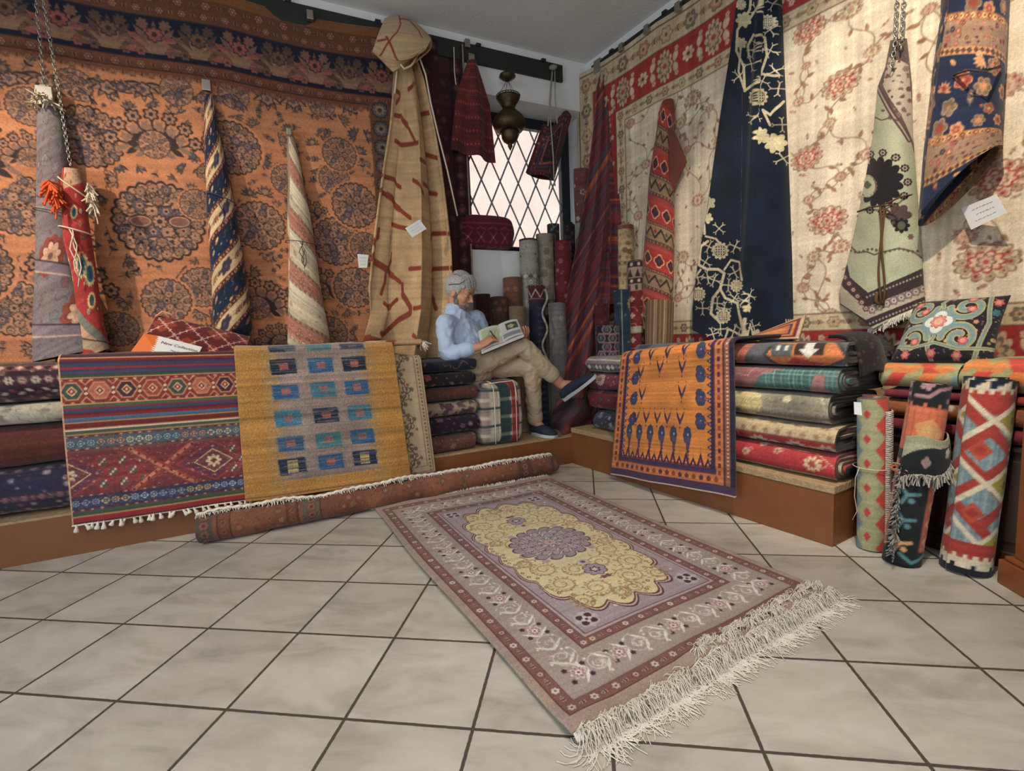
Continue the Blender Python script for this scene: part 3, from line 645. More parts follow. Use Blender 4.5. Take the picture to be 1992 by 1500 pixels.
# ------------------------------------------------------------------ floor rug
def floor_canvas():
    W_, H_ = 1.106, 1.79; T = (172, 150, 138); c = Cv(W_, H_, 420, (166, 142, 126)); GRD = (122, 70, 60); MAIN = (164, 146, 136)
    P1 = ((66, 38, 36), (196, 160, 140), (150, 84, 76), (210, 190, 168))
    y0, y1 = .03, H_-.014
    B = dict(x0=0, y0=y0, x1=W_, y1=y1)
    c.frame(.028, .5, MAIN, **B); band(c, .028, .04, (128, 82, 70), P1, .036, (96, 44, 44), **B)
    c.frame(.068, .215, MAIN, **B)
    def mb(x, y, k, r):
        m_ = k % 3
        if m_ == 0:
            for q in range(4): a = r+pi/4+q*pi/2; c.star(x+.034*cos(a)*1.3, y+.034*sin(a), .009, 5, .35, (62, 36, 44))
            c.star(x, y, .026, 8, .4, (222, 208, 196)); c.star(x, y, .021, 8, .4, (168, 120, 120)); c.star(x, y, .012, 6, .4, (230, 216, 200)); c.ell(x, y, .004, .004, (100, 50, 60))
        else:
            c.spiral(x, y, .05, 1.3, r+k, .0028, (216, 208, 194), 1 if k % 2 else -1); c.spiral(x, y, .03, 1, r+k+2, .0022, (206, 198, 186), -1)
            for q in range(7): a = r+q*.9; c.star(x+.045*cos(a), y+.045*sin(a), .0055, 5, .4, (226, 214, 204) if q % 2 else (186, 140, 150))
            for q in range(5): c.leaf(x+.02*cos(q), y+.02*sin(q), .022, .003, q*1.3+r, (214, 204, 190))
        for sg in (-1, 1): c.leaf(x+.04*cos(r), y+.04*sin(r), .06, .005, r+sg*.9, (224, 216, 202))
    along(c, 0, y0, W_, y1, .068, .147, .0735, mb)
    band(c, .215, .036, (126, 80, 70), P1, .034, (96, 44, 44), **B); c.frame(.251, .262, (178, 160, 158), **B); c.frame(.262, .266, (96, 50, 54), **B)
    FX0, FY0, FX1, FY1 = .266, y0+.266, W_-.266, y1-.266
    c.rect(FX0, FY0, FX1, FY1, (168, 150, 150)); cx, cy = W_/2, (FY0+FY1)/2; hx, hy = (FX1-FX0)/2, (FY1-FY0)/2
    scatter(c, FX0+.02, FY0+.02, FX1-.02, FY1-.02, .045, ((96, 66, 78), (214, 198, 190), (160, 120, 130), (224, 214, 200)), 5, .6, 'rslv')
    for sx in (-1, 1):
        for sy in (-1, 1):
            X, Y = cx+sx*(hx-.05), cy+sy*(hy-.055); c.star(X, Y, .045, 8, .2, (188, 176, 176)); c.star(X, Y, .036, 4, .6, (70, 36, 48), pi/4); c.star(X, Y, .02, 4, .5, (210, 196, 190)); c.ell(X, Y, .006, .006, (90, 40, 50))
    def lobes(sc, amp=.045):
        th = np.linspace(0, 2*pi, 420, endpoint=False); n = 3.2
        r = 1/((np.abs(np.cos(th))/(hx*sc*.97))**n+(np.abs(np.sin(th))/(hy*sc*.97))**n)**(1/n)
        ph = np.cumsum(r*(th[1]-th[0])); ph = ph/ph[-1]; r = r*(1-amp*2+amp*2*np.abs(np.sin(ph*pi*20)))
        return np.stack([cx+r*np.cos(th), cy+r*np.sin(th)], 1)
    c.poly(lobes(1.0), (82, 46, 52)); c.poly(lobes(.985), (206, 176, 160)); c.poly(lobes(.97), (92, 52, 46)); c.poly(lobes(.955), (220, 202, 150))
    Pl = lobes(.9)
    for k in range(0, 420, 7): x, y = Pl[k]; c.star(x, y, .0085, 5, .35, (104, 58, 52)) ; c.star(x, y, .0045, 5, .3, (222, 190, 150))
    BRN = (150, 118, 62); g = random.Random(8)
    for sx in (-1, 1):
        for sy in (-1, 1):
            for (ax, ay, r_) in ((.13, .07, .062), (.16, .2, .06), (.06, .27, .055), (.17, .33, .06), (.08, .42, .06), (.18, .46, .05), (.03, .49, .04), (.2, .12, .035)):
                X, Y = cx+sx*ax, cy+sy*ay; dn = sx*sy; c.spiral(X, Y, r_, 1.7, g.uniform(0, 6)*0+ay*9*dn, .0042, BRN, dn); c.spiral(X, Y, r_*.8, 1.2, ay*5*dn+2, .0026, (176, 146, 92), -dn)
                for q in range(9):
                    a = q*.7+ay*7; c.leaf(X+r_*cos(a)*sx, Y+r_*sin(a)*sy, .02, .0035, a*sx*sy, (156, 126, 74)); c.star(X+r_*.75*cos(a+.3)*sx, Y+r_*.75*sin(a+.3)*sy, .0065, 5, .4, ((196, 130, 110), (186, 168, 150), (168, 150, 90))[q % 3])
            c.star(cx+sx*.115, cy+sy*.145, .02, 7, .3, (176, 154, 150))
    for sy in (-1, 1):
        X, Y = cx, cy+sy*.31; c.star(X, Y, .05, 8, .2, (92, 66, 70)); c.star(X, Y, .045, 8, .2, (164, 146, 152)); c.star(X, Y, .024, 6, .5, (70, 48, 56)); c.star(X, Y, .015, 6, .5, (214, 200, 184))
        X, Y = cx, cy+sy*.235; c.star(X, Y, .026, 9, .3, (196, 176, 170)); c.star(X, Y, .012, 6, .5, (110, 60, 80)); c.star(cx, cy+sy*.375, .022, 6, .5, (128, 66, 72), 0, 1.5, .6)
    for rr, cc in ((.175, (84, 62, 76)), (.168, (160, 142, 142)), (.135, (108, 88, 96)), (.13, (172, 154, 154)), (.095, (112, 90, 98)), (.09, (166, 148, 148)), (.055, (124, 98, 104)), (.05, (180, 162, 160))): c.star(cx, cy, rr, 16, .14, cc, 0, 1.05, 1, .6)
    for ring, n_ in ((.15, 16), (.11, 16), (.075, 8), (.035, 8)):
        for k in range(n_):
            a = 2*pi*k/n_+ring; X, Y = cx+ring*1.05*cos(a), cy+ring*sin(a); c.star(X, Y, .011, 6, .4, (86, 64, 80)); c.star(X, Y, .006, 5, .3, (216, 196, 190)); c.leaf(X, Y, .025, .003, a+.7, (226, 212, 204)); c.leaf(X, Y, .025, .003, a-.7, (100, 80, 100))
    c.star(cx, cy, .02, 8, .4, (200, 150, 140)); c.ell(cx, cy, .005, .005, (110, 60, 70)); c.speck(.06, .02, 12); return c
cvF = floor_canvas()
TLp, TRp, BLp, BRp = [gz(*p)[:2] for p in ((728, 993), (1068, 932), (1116, 1445), (1604, 1158))]
def fF(U, V):
    P = (1-V)[..., None]*((1-U)[..., None]*TLp+U[..., None]*TRp)+V[..., None]*((1-U)[..., None]*BLp+U[..., None]*BRp)
    # slight waviness of the long edges
    lx = .006*np.sin(V*9+1)*(1-U)+.006*np.sin(V*7)*U-.012*np.sin(V*pi)*(1-U)
    z = .009+.004*np.sin(U*5+V*3)**2+.012*np.exp(-((V-.995)/.03)**2)*np.clip(np.sin(U*15+1), 0, 1)+.006*np.exp(-((V)/.05)**2)*np.sin(U*9)**2
    return np.stack([P[..., 0]+lx, P[..., 1], z], -1)
fr_ = empty('floor_rug', np.r_[(TLp+TRp+BLp+BRp)/4, 0], 'grey and cream medallion rug lying on the floor tiles with long white fringe', 'rug')
sheet('rug_body', fF, 480, 760, cvF, PILE, fr_, .008, flip=True)
def fringe(name, parent, ptfn, n, ln, rad, seed, mt=FRINGE, spread=.5, lift=.006, out=None):
    g = random.Random(seed); bm = bmesh.new()
    for i in range(n):
        u = (i+g.random())/n; p, d = ptfn(u); a = spread*(.9*sin(u*31+seed)+.6*sin(u*83+2*seed))+g.gauss(0, spread*.45); l = ln*g.uniform(.65, 1.2)
        dd = np.array([d[0]*cos(a)-d[1]*sin(a), d[0]*sin(a)+d[1]*cos(a)]); cu = g.gauss(0, .8); pts = []; x = np.array(p[:2], float); ang = 0; k = 7
        for j in range(k):
            z = p[2]+lift*sin(pi*min(1, j/3))*g.uniform(.3, 1.6)-(p[2]-.003)*min(1, j/2.5); pts.append((x[0], x[1], max(.0022, z)))
            ang += cu*.35; e = np.array([dd[0]*cos(ang)-dd[1]*sin(ang), dd[0]*sin(ang)+dd[1]*cos(ang)]); x = x+e*l/(k-1)
        tube(bm, pts, rad, 4, cap=False)
    return tag(bmobj(name, bm, mt, parent, smooth=True), kind='stuff')
dB = (BLp-TLp)/np.linalg.norm(BLp-TLp)
def zb(u): return .012+.012*np.clip(np.sin(u*15+1), 0, 1)
def fpt(u): P = BLp*(1-u)+BRp*u; return np.r_[P, zb(u)], dB
fringe('front_fringe', fr_, fpt, 1400, .10, .0012, 1, lift=.022, spread=.75)
def fpk(u): u = .42+.58*u; P = BLp*(1-u)+BRp*u-dB*.03; return np.r_[P, .028], -dB*.2+.98*(BRp-BLp)/np.linalg.norm(BRp-BLp)
fringe('folded_back_fringe', fr_, fpk, 850, .075, .0012, 5, lift=.02, spread=1.7)
def fpt2(u): P = TLp*(1-u)+TRp*u; return np.r_[P, .014], (TLp-BLp)/np.linalg.norm(TLp-BLp)
fringe('rear_fringe', fr_, fpt2, 420, .03, .0014, 2, lift=.02, spread=.4)
sheet('knotted_hem', lambda U, V: np.stack([(BLp*(1-U[..., None])+BRp*U[..., None]+dB*(.001+.016*V[..., None]))[..., 0], (BLp*(1-U[..., None])+BRp*U[..., None]+dB*(.001+.016*V[..., None]))[..., 1], zb(U)+.003-.012*V], -1), 120, 4, None, FRINGE, fr_, .005, color=(205, 196, 176))
# ------------------------------------------------------------------ hanging rugs
def stripes(W, H, res, lst, seed=0):    # lst: (height, ground, palette|None, kind) repeated down y
    c = Cv(W, H, res, (90, 60, 50)); y = 0; k = 0; g = random.Random(seed)
    while y < H:
        h, gr, P, kd = lst[k % len(lst)]; c.rect(-1, y, W+1, y+h, gr)
        if P:
            x = g.uniform(0, h*.5); j = 0; yc = y+h/2
            while x < W+h:
                if kd == 'r': rosette(c, x, yc, h*.34, [P[0], P[1+j % (len(P)-1)], P[-1], P[0]], 6) if j % 2 == 0 else sprig(c, x-h*.35, yc, h*.7, 0, (P[0], P[1], P[-1])); x += h*.8
                elif kd == 'd': c.dia(x, yc, h*.42, h*.42, P[j % len(P)]); c.dia(x, yc, h*.2, h*.2, P[(j+1) % len(P)]); x += h*.85
                elif kd == 's': c.rect(x, yc-h*.3, x+h*.5, yc+h*.3, P[j % len(P)]); x += h*.8
                elif kd == 'z': c.line([(x, yc-h*.3), (x+h*.5, yc+h*.3), (x+h, yc-h*.3)], h*.14, P[0]); c.dia(x+h*.5, yc-h*.12, h*.16, h*.18, P[1+j % (len(P)-1)]); x += h
                elif kd == 'f':
                    scatter(c, x, y+h*.12, x+h*.9, y+h, h*.3, P, j+seed, .95, 'rslp'); x += h*.9
                elif kd == 'o': c.star(x, yc, h*.36, 4, .25, P[0], 0); c.star(x, yc, h*.28, 4, .25, P[1]); c.star(x, yc, h*.12, 4, .2, P[2 % len(P)]); x += h*.85
                elif kd == 'v': scatter(c, x, y+h*.15, x+h, y+h, h*.45, P, j+seed, .8, 'vrl'); x += h
                elif kd == 'm': c.line([(x, yc), (x+h*.2, yc-h*.25), (x+h*.4, yc+h*.25), (x+h*.6, yc)], h*.1, P[j % len(P)]); x += h*.7
                j += 1
        y += h; k += 1
    return c
def cone(name, inv, fr, sg, rows, cv, cw, twist=.8, a0=1.9, ov=.9, shear=0., ry=.8, rmax=.11, nv=None, nu=200, gap=.04, slant=0, drop=.0, mt=PILE, parent=None, thick=.007, y0=0., crease=0, flatten=0):
    rr = []
    for xl, xr, y in rows:
        s0, z0 = inv(xl, y, .1); s1, z1 = inv(xr, y, .1); rr.append((z0*.5+z1*.5, (s0+s1)/2, abs(s1-s0)/2))
    rr = np.array(rr); zt, zb_ = rr[0, 0], rr[-1, 0]; Ln = zt-zb_; tv = (zt-rr[:, 0])/Ln
    nv = nv or int(Ln/.0045)
    def fn(U, V):
        # smooth interpolation
        sc = np.interp(V, tv, rr[:, 1]); w_ = np.interp(V, tv, rr[:, 2])
        a = a0+twist*V-U*(2*pi+ov); rad = 1+.09*(1-U)+crease*np.sin(3*a+V*5)*.05
        ryv = np.minimum(w_*ry, rmax)
        s = sc+sg*w_*np.cos(a)*rad*.95; off = gap+ryv+ryv*np.sin(a)*rad
        z = zt-V*Ln+(V**6)*(slant*np.cos(a)+drop*(np.sin(a)))
        return fr(s, off, z)
    def uv(U, V): return U*cw+.0*V, V*Ln+y0+shear*U
    return sheet(name, fn, nu, nv, cv, mt, parent, thick, uv=uv, flip=(sg > 0)), rr
def chain(name, pts, parent, ll=.028, r=.0022, mt=METAL):
    bm = bmesh.new(); pts = [np.asarray(p, float) for p in pts]; k = 0
    for a, b_ in zip(pts[:-1], pts[1:]):
        L = np.linalg.norm(b_-a); n = max(1, round(L/(ll*.72))); d = Vector((b_-a)/L); sd = d.cross(Vector((.3, .9, .1))).normalized(); up = d.cross(sd)
        for i in range(n):
            c_ = Vector(a)+d*(L*(i+.5)/n); e = sd if k % 2 else up; k += 1
            loop = [c_+d*(cos(t)*ll/2)+e*(sin(t)*ll*.27) for t in [2*pi*q/8 for q in range(9)]]; tube(bm, loop, r, 4, cap=False)
    return bmobj(name, bm, mt, parent, smooth=True)
def clip(fr, s, z, parent, off=.05, sz=.022):
    bm = bmesh.new(); fbox(bm, fr, s-sz, s+sz, off, off+.03, z-sz*1.6, z+sz*1.2); fbox(bm, fr, s-sz*.6, s+sz*.6, off-.04, off+.01, z+sz*.6, z+sz*1.6); return bmobj('metal_clip', bm, METAL, parent, bevel=.003)
def band_tie(name, rr, fr, sg, v, ry, rmax, parent, r=.003, tails=0, mt=STRING, dv=0., gap=.04, tl=.18):
    zt, zb_ = rr[0, 0], rr[-1, 0]; tv = (zt-rr[:, 0])/(zt-zb_); P = []
    for i in range(41):
        a = 2*pi*i/40; vv = v+dv*cos(a); w_ = np.interp(vv, tv, rr[:, 2])*1.1+.004; sc = np.interp(vv, tv, rr[:, 1]); q = min(w_*ry, rmax)*1.09+.006
        P.append(fr(sc+sg*w_*cos(a), gap+min(w_*ry, rmax)+q*sin(a), zt-vv*(zt-zb_)))
    bm = bmesh.new(); tube(bm, P, r, 6)
    for k in range(tails):
        w_ = np.interp(v, tv, rr[:, 2]); sc = np.interp(v, tv, rr[:, 1]); q = min(w_*ry, rmax); z0 = zt-v*(zt-zb_); a = 1.45+.12*k
        tube(bm, [fr(sc+sg*w_*.9*cos(a)+.012*sin(j*1.3+k*2), gap+2.12*q+.012+.002*k, z0-tl*(1-.15*k)*j/6) for j in range(7)], r*.9, 5)
    return bmobj(name, bm, mt, parent, smooth=True)
def mp(fr, inv, px, py, off): s, z = inv(px, py, off); return fr(s, off, z)
# mauve rug on a chain, far left
D_ = (52, 40, 48)
c = Cv(1.0, 1.9, 260, (124, 112, 112)); scatter(c, 0, 0, 1, 1.9, .075, ((84, 66, 78), (150, 132, 128), (108, 116, 112), (134, 92, 96)), 4, 1, 'rslv')
for y_, x_ in ((.86, .2), (1.22, .36), (.52, .34), (1.5, .9)):
    c.star(x_, y_, .11, 10, .15, (140, 62, 46)); rosette(c, x_, y_, .075, ((96, 52, 44), (206, 164, 130), (190, 140, 110), (110, 80, 70)), 8)
for k in range(5): c.line([(0, .5+k*.33), (1, .95+k*.33)], .05, (134, 116, 122)); c.line([(0, .47+k*.33), (1, .92+k*.33)], .008, (70, 50, 60)); c.line([(0, .53+k*.33), (1, .98+k*.33)], .008, (196, 170, 150))
c.speck()
rows = [(70, 108, 205), (68, 122, 240), (70, 128, 300), (70, 132, 380), (70, 140, 450), (70, 150, 540), (70, 182, 620), (70, 215, 690)]
e = empty('hanging_rug', mp(WL, iWL, 90, 200, .1), 'mauve grey patterned rug hanging folded from a chain at the far left', 'rug')
o, rr = cone('rug_body', iWL, WL, -1, rows, c, 1.0, .9, 2.5, .8, .35, .7, .09, slant=.03, parent=e)
band_tie('dark_tie', rr, WL, -1, .42, .7, .09, e, .003, 0, INK, .012)
chain('hanging_chain', [mp(WL, iWL, 66, -40, .1), mp(WL, iWL, 78, 80, .1), mp(WL, iWL, 86, 170, .1)], e)
s_, z_ = iWL(88, 182, .1); clip(WL, s_, z_-.01, e, .09, .035)
hang('top_fringe', e, lambda u: WL(rr[0, 1]+rr[0, 2]*1.15*(1-2*u), .09+.09*sin(pi*u), rr[0, 0]+.02*sin(pi*u)), 90, .03, .004, 6, STRING, .7, (wln[0]*.4, wln[1]*.4, -.3))
# red flowered rug on the second chain
c = Cv(.9, 1.3, 280, (166, 34, 26))
for (x_, y_, r_) in ((.13, .54, .062), (.11, .26, .034), (.19, .74, .042), (.42, .52, .06), (.5, .82, .05), (.33, .23, .04), (.75, .7, .06), (.2, .6, .06), (.55, 1.05, .045)):
    c.star(x_, y_, r_*1.15, 16, .22, (222, 190, 130)); c.ell(x_, y_, r_*.6, r_*.75, (60, 104, 120) if y_ < .7 else (74, 84, 56)); c.ell(x_, y_, r_*.3, r_*.4, (46, 80, 104))
scatter(c, .1, .1, .8, 1.25, .09, ((110, 28, 24), (214, 190, 150), (74, 100, 70), (206, 120, 70)), 5, .5, 'rsl')
for y_, cc, w_ in ((.05, (196, 150, 112), .1), (.0, (120, 120, 110), .05)): c.line([(0, y_+.75), (.5, y_+1.2)], w_, cc)
for q in (0, 1): c.line([(0, .9+q*.28), (.9, 1.32+q*.28)], .05, (176, 148, 118)); c.line([(0, .875+q*.28), (.9, 1.295+q*.28)], .006, (60, 40, 36))
c.rect(0, 0, .9, .12, (190, 150, 116)); scatter(c, 0, .01, .9, .12, .05, ((160, 60, 40), (220, 190, 150), (120, 70, 50)), 5); c.line([(.86, 0), (.86, 1.3)], .07, (190, 160, 120)); c.speck()
rows = [(128, 160, 335), (126, 172, 370), (128, 176, 410), (132, 186, 470), (148, 196, 540), (158, 205, 610), (165, 222, 690)]
e = empty('hanging_rug', mp(WL, iWL, 140, 330, .14), 'red rug with cream and blue flowers hanging from the longer chain, tied with white cord', 'rug')
o, rr = cone('rug_body', iWL, WL, -1, rows, c, .9, .6, 2.1, .7, .2, .8, .07, gap=.12, slant=.03, parent=e, nu=170)
chain('hanging_chain', [mp(WL, iWL, 78, -40, .16), mp(WL, iWL, 118, 200, .16), mp(WL, iWL, 137, 322, .16)], e)
band_tie('white_cord', rr, WL, -1, .33, .8, .07, e, .004, 3, STRING, .02, .12, .3); band_tie('upper_cord', rr, WL, -1, .1, .8, .07, e, .004, 0, STRING, .05, .12)
hang('side_tassels', e, lambda u: mp(WL, iWL, 170+14*u, 355+50*u, .2), 60, .045, .004, 9, STRING, .6)
hang('orange_tuft', e, lambda u: mp(WL, iWL, 94+20*u, 350+40*u, .24), 70, .05, .006, 12, plain('orange_yarn', (206, 84, 40), .95), .6)
# navy and cream spiral rug
LC = [(.12, (24, 40, 64), ((20, 26, 44), (214, 150, 96), (220, 200, 160), (150, 60, 40)), 'v'), (.035, (112, 44, 34), ((200, 160, 110), (60, 30, 26)), 'd'), (.12, (206, 178, 132), ((110, 70, 50), (170, 80, 56), (90, 100, 70), (60, 60, 80)), 'r'), (.035, (110, 44, 36), ((196, 150, 120), (60, 30, 26)), 'd'), (.02, (28, 36, 58), None, '')]
c = stripes(.9, 3.2, 280, LC, 3); c.speck()
rows = [(398, 412, 178), (395, 418, 205), (396, 424, 250), (398, 436, 300), (401, 448, 360), (404, 460, 420), (408, 470, 480), (413, 480, 540), (415, 488, 600), (418, 492, 640), (440, 492, 662)]
e = empty('hanging_rug', mp(WL, iWL, 402, 180, .1), 'navy, cream and dark red rug twisted into a narrow hanging roll', 'rug')
o, rr = cone('rug_body', iWL, WL, -1, rows, c, .9, 1.2, 2.6, .8, .7, .85, .085, slant=.035, parent=e)
s_, z_ = iWL(401, 163, .1); clip(WL, s_, z_, e, .07, .022)
bm = bmesh.new(); tube(bm, [mp(WL, iWL, 392, 138, .05), mp(WL, iWL, 397, 146, .07), mp(WL, iWL, 405, 156, .09), mp(WL, iWL, 402, 166, .09)], .002, 5); bmobj('hook_wire', bm, METAL, e)
band_tie('blue_cord', rr, WL, -1, .42, .85, .085, e, .003, 1, plain('blue_cord', (60, 50, 110), .9), .02)
# cream and red cone
LD = [(.12, (206, 190, 156), ((170, 90, 80), (200, 170, 130), (150, 150, 130)), 'v'), (.02, (160, 120, 100), ((90, 60, 50), (210, 190, 150)), 'd'), (.1, (188, 118, 96), ((150, 50, 44), (216, 190, 150), (200, 150, 120), (120, 80, 60)), 'f'), (.02, (170, 130, 108), ((90, 60, 50), (216, 196, 160)), 'd'), (.07, (210, 196, 164), None, '')]
c = stripes(.9, 3.0, 280, LD, 8); c.speck()
rows = [(560, 572, 258), (558, 580, 290), (560, 590, 350), (558, 604, 420), (560, 614, 490), (560, 622, 550), (558, 632, 610), (558, 641, 660), (575, 643, 682)]
e = empty('hanging_rug', mp(WL, iWL, 563, 258, .1), 'cream rug with pink red bands rolled into a cone, open at its foot', 'rug')
o, rr = cone('rug_body', iWL, WL, -1, rows, c, .9, .7, 2.2, .8, -.62, .75, .08, slant=.03, parent=e)
band_tie('dark_cord', rr, WL, -1, .5, .75, .08, e, .0022, 3, plain('purple_cord', (50, 36, 56), .9), .01)
s_, z_ = iWL(562, 254, .1); clip(WL, s_, z_, e, .07, .014)
# ------------------------------------------------------------------ beige felt cloth with red squiggles
def squig(W, H, seed, n, res=230, fixed=()):
    c = Cv(W, H, res, (190, 154, 108)); c.blot(.05, .1, seed); g = random.Random(seed)
    for P in list(fixed)+[None]*n:
        if P is None:
            x, y, a = g.uniform(0, W), g.uniform(0, H), g.uniform(0, 6.28); cur = g.uniform(-.35, .35); P = []
            for k in range(14): P.append((x, y)); x += .036*cos(a); y += .036*sin(a); a += cur+g.gauss(0, .12)
        P = np.array(P); c.line(P, .034, (136, 54, 28)); c.line(P[3:-3], .05, (140, 56, 30)) if len(P) > 8 else None
    c.speck(.06, .03, seed); return c
_rB = [(768, 808, 110), (766, 822, 150), (762, 833, 200), (757, 843, 250), (745, 855, 320), (733, 865, 400), (722, 874, 480), (714, 878, 560), (716, 876, 610), (700, 872, 660), (684, 872, 700)]
def sqp(P, ox, oy, k):
    out = []
    for a, b_ in P:
        x, y = ox+a/k, oy+b_/k; xl = np.interp(y, [q[2] for q in _rB], [q[0] for q in _rB]); xr = np.interp(y, [q[2] for q in _rB], [q[1] for q in _rB]); out.append(((x-xl)/(xr-xl)*1.8, (y-110)/590*2.2+.1))
    o2 = []
    for p, q in zip(out[:-1], out[1:]): o2 += [(p[0]*(1-t)+q[0]*t, p[1]*(1-t)+q[1]*t) for t in (0, .34, .67)]
    return o2+[out[-1]]
_A = [[(395,80),(440,110),(500,160),(560,215),(615,290)],[(465,340),(520,350),(600,380)],[(388,400),(380,460),(330,520),(305,570),(330,640),(400,720),(450,735),(510,780),(550,830)],[(495,590),(490,650),(440,710),(405,735),(395,830),(370,930)],[(385,1010),(430,1050),(480,1040),(530,980)],[(560,850),(560,940),(600,1050),(600,1100),(540,1150),(490,1210),(440,1260),(380,1280),(350,1260)],[(240,1420),(240,1310),(290,1300),(350,1340)],[(600,720),(690,718)],[(800,440),(860,390),(930,420)],[(810,720),(870,700),(950,715)],[(810,800),(850,900),(870,980),(880,1060)],[(620,1060),(700,1050)],[(610,1290),(660,1320),(700,1390)]]
_B = [[(475,885),(530,880),(570,950),(610,1090)],[(470,1075),(540,1100),(625,1085)],[(570,680),(605,640)],[(690,820),(725,835)],[(700,1090),(740,1130),(775,1180)],[(390,1360),(450,1370),(530,1425)],[(590,1370),(640,1420),(690,1470)],[(690,1390),(740,1400),(790,1450)],[(640,1220),(700,1210)],[(480,690),(510,720),(485,790)]]
cvB = squig(1.9, 2.4, 3, 0, 230, [sqp(P, 650, 350, 4.287) for P in _A]+[sqp(P, 650, 0, 3.984) for P in _B])
eb = empty('felt_cloth', mp(WL, iWL, 800, 95, .2), 'long beige felt cloth with rust red squiggles bunched under a hood fold', 'cloth')
rows = [(768, 808, 110), (766, 822, 150), (762, 833, 200), (757, 843, 250), (745, 855, 320), (733, 865, 400), (722, 874, 480), (714, 878, 560), (716, 876, 610), (700, 872, 660), (684, 872, 700)]
rb_ = np.array([(lambda a, b: (a[1]*.5+b[1]*.5, a[0], b[0]))(iWL(xl, y, .16), iWL(xr, y, .16)) for xl, xr, y in rows]); tvb = (rb_[0, 0]-rb_[:, 0])/(rb_[0, 0]-rb_[-1, 0])
def fB(U, V):
    a = np.interp(V, tvb, rb_[:, 1]); b = np.interp(V, tvb, rb_[:, 2]); z = rb_[0, 0]-V*(rb_[0, 0]-rb_[-1, 0])
    A = .035+.075*V**.7; ph = (U+.07*np.sin(U*2*pi+.5))*2*pi*2.15+.5*V+.3
    s = a+(b-a)*(U+.035*np.sin(2*ph)*1.0); off = .13+A*np.sin(ph)*(.6+.4*np.cos(U*5+2))+.03*np.sin(U*pi)+.045*V*np.exp(-((U-.12)/.13)**2)
    bl = np.clip((V-.72)/.28, 0, 1); off = off+.05*bl*np.sin(U*9+V*14)*(1-U)
    return WL(s, np.maximum(off, .05), z)
sheet('hanging_cloth', fB, 420, 420, cvB, FLAT, eb, .008, uv=lambda U, V: (U*1.8, V*2.2+.1))
# the hood: doubled top turned over the rail
ch = Cv(.62, .62, 260, (192, 160, 116)); 
for P in ([(.2, .0), (.24, .1), (.2, .2), (.12, .3), (.08, .4)], [(.22, .05), (.34, .03), (.46, .1), (.5, .2)], [(.1, .24), (.2, .32), (.3, .42), (.42, .43), (.5, .38)], [(.02, .28), (.1, .26)]): ch.line(P, .018, (142, 56, 28))
ch.speck(.05, .03)
hL = [mp(WL, iWL, *q) for q in ((748, 34, .10), (735, 75, .20), (724, 102, .26), (763, 138, .28))]
Hc = [(748, 36, .08), (790, 33, .10), (836, 70, .12)], [(736, 66, .24), (788, 66, .29), (838, 78, .26)], [(724, 100, .27), (778, 118, .33), (828, 96, .30)], [(764, 140, .27), (783, 128, .29), (812, 104, .25)]
Hp = np.array([[mp(WL, iWL, *q) for q in row] for row in Hc])     # 4x3 control net
def bez(P, T):
    n = len(P)-1; return sum(math.comb(n, i)*((1-T)**(n-i)*T**i)[..., None]*P[i] for i in range(n+1))
def fH(U, V):
    R3 = [bez([Hp[r][0], Hp[r][1]*1.0, Hp[r][2]], U) for r in range(4)]
    out = sum(math.comb(3, i)*((1-V)**(3-i)*V**i)[..., None]*R3[i] for i in range(4)); return out
def fH2(U, V):   # pass nearer the control points
    t = V*3; i = np.clip(t.astype(int), 0, 2); f = (t-i); f = f*f*(3-2*f)*.5+f*.5
    Rr = np.stack([bez([Hp[r][0], 2*Hp[r][1]-.5*(Hp[r][0]+Hp[r][2]), Hp[r][2]], U) for r in range(4)]); I, J = np.indices(U.shape)
    return Rr[i, I, J]*(1-f)[..., None]+Rr[i+1, I, J]*f[..., None]
sheet('folded_hood', fH2, 120, 140, ch, FLAT, eb, .01, uv=lambda U, V: (U*.6, V*.6))
rm = [mp(WL, iWL, *q) for q in ((836, 70, .12), (838, 92, .16), (822, 104, .22), (803, 100, .2), (800, 125, .16))]
def fH3(U, V):
    a = bez([Hp[0][2], mp(WL, iWL, 850, 88, .18), mp(WL, iWL, 820, 108, .26)], U); b = bez([Hp[3][2], mp(WL, iWL, 796, 120, .2), mp(WL, iWL, 790, 134, .22)], U)
    return a*(1-V[..., None])+b*V[..., None]
sheet('hood_side_flap', fH3, 40, 40, None, FLAT, eb, .01, color=(190, 150, 96))
cd = [mp(WL, iWL, *q) for q in ((772, 136, .27), (770, 160, .26), (768, 182, .25))]
bm = bmesh.new(); tube(bm, cd, .006, 6); tube(bm, [mp(WL, iWL, *q) for q in ((775, 120, .3), (786, 134, .3), (800, 128, .29), (812, 108, .28))], .007, 6); tube(bm, [mp(WL, iWL, *q) for q in ((816, 112, .25), (828, 145, .25), (838, 200, .25), (852, 260, .24), (870, 330, .24), (890, 420, .22))], .006, 6); bmobj('white_binding', bm, STRING, eb, smooth=True)
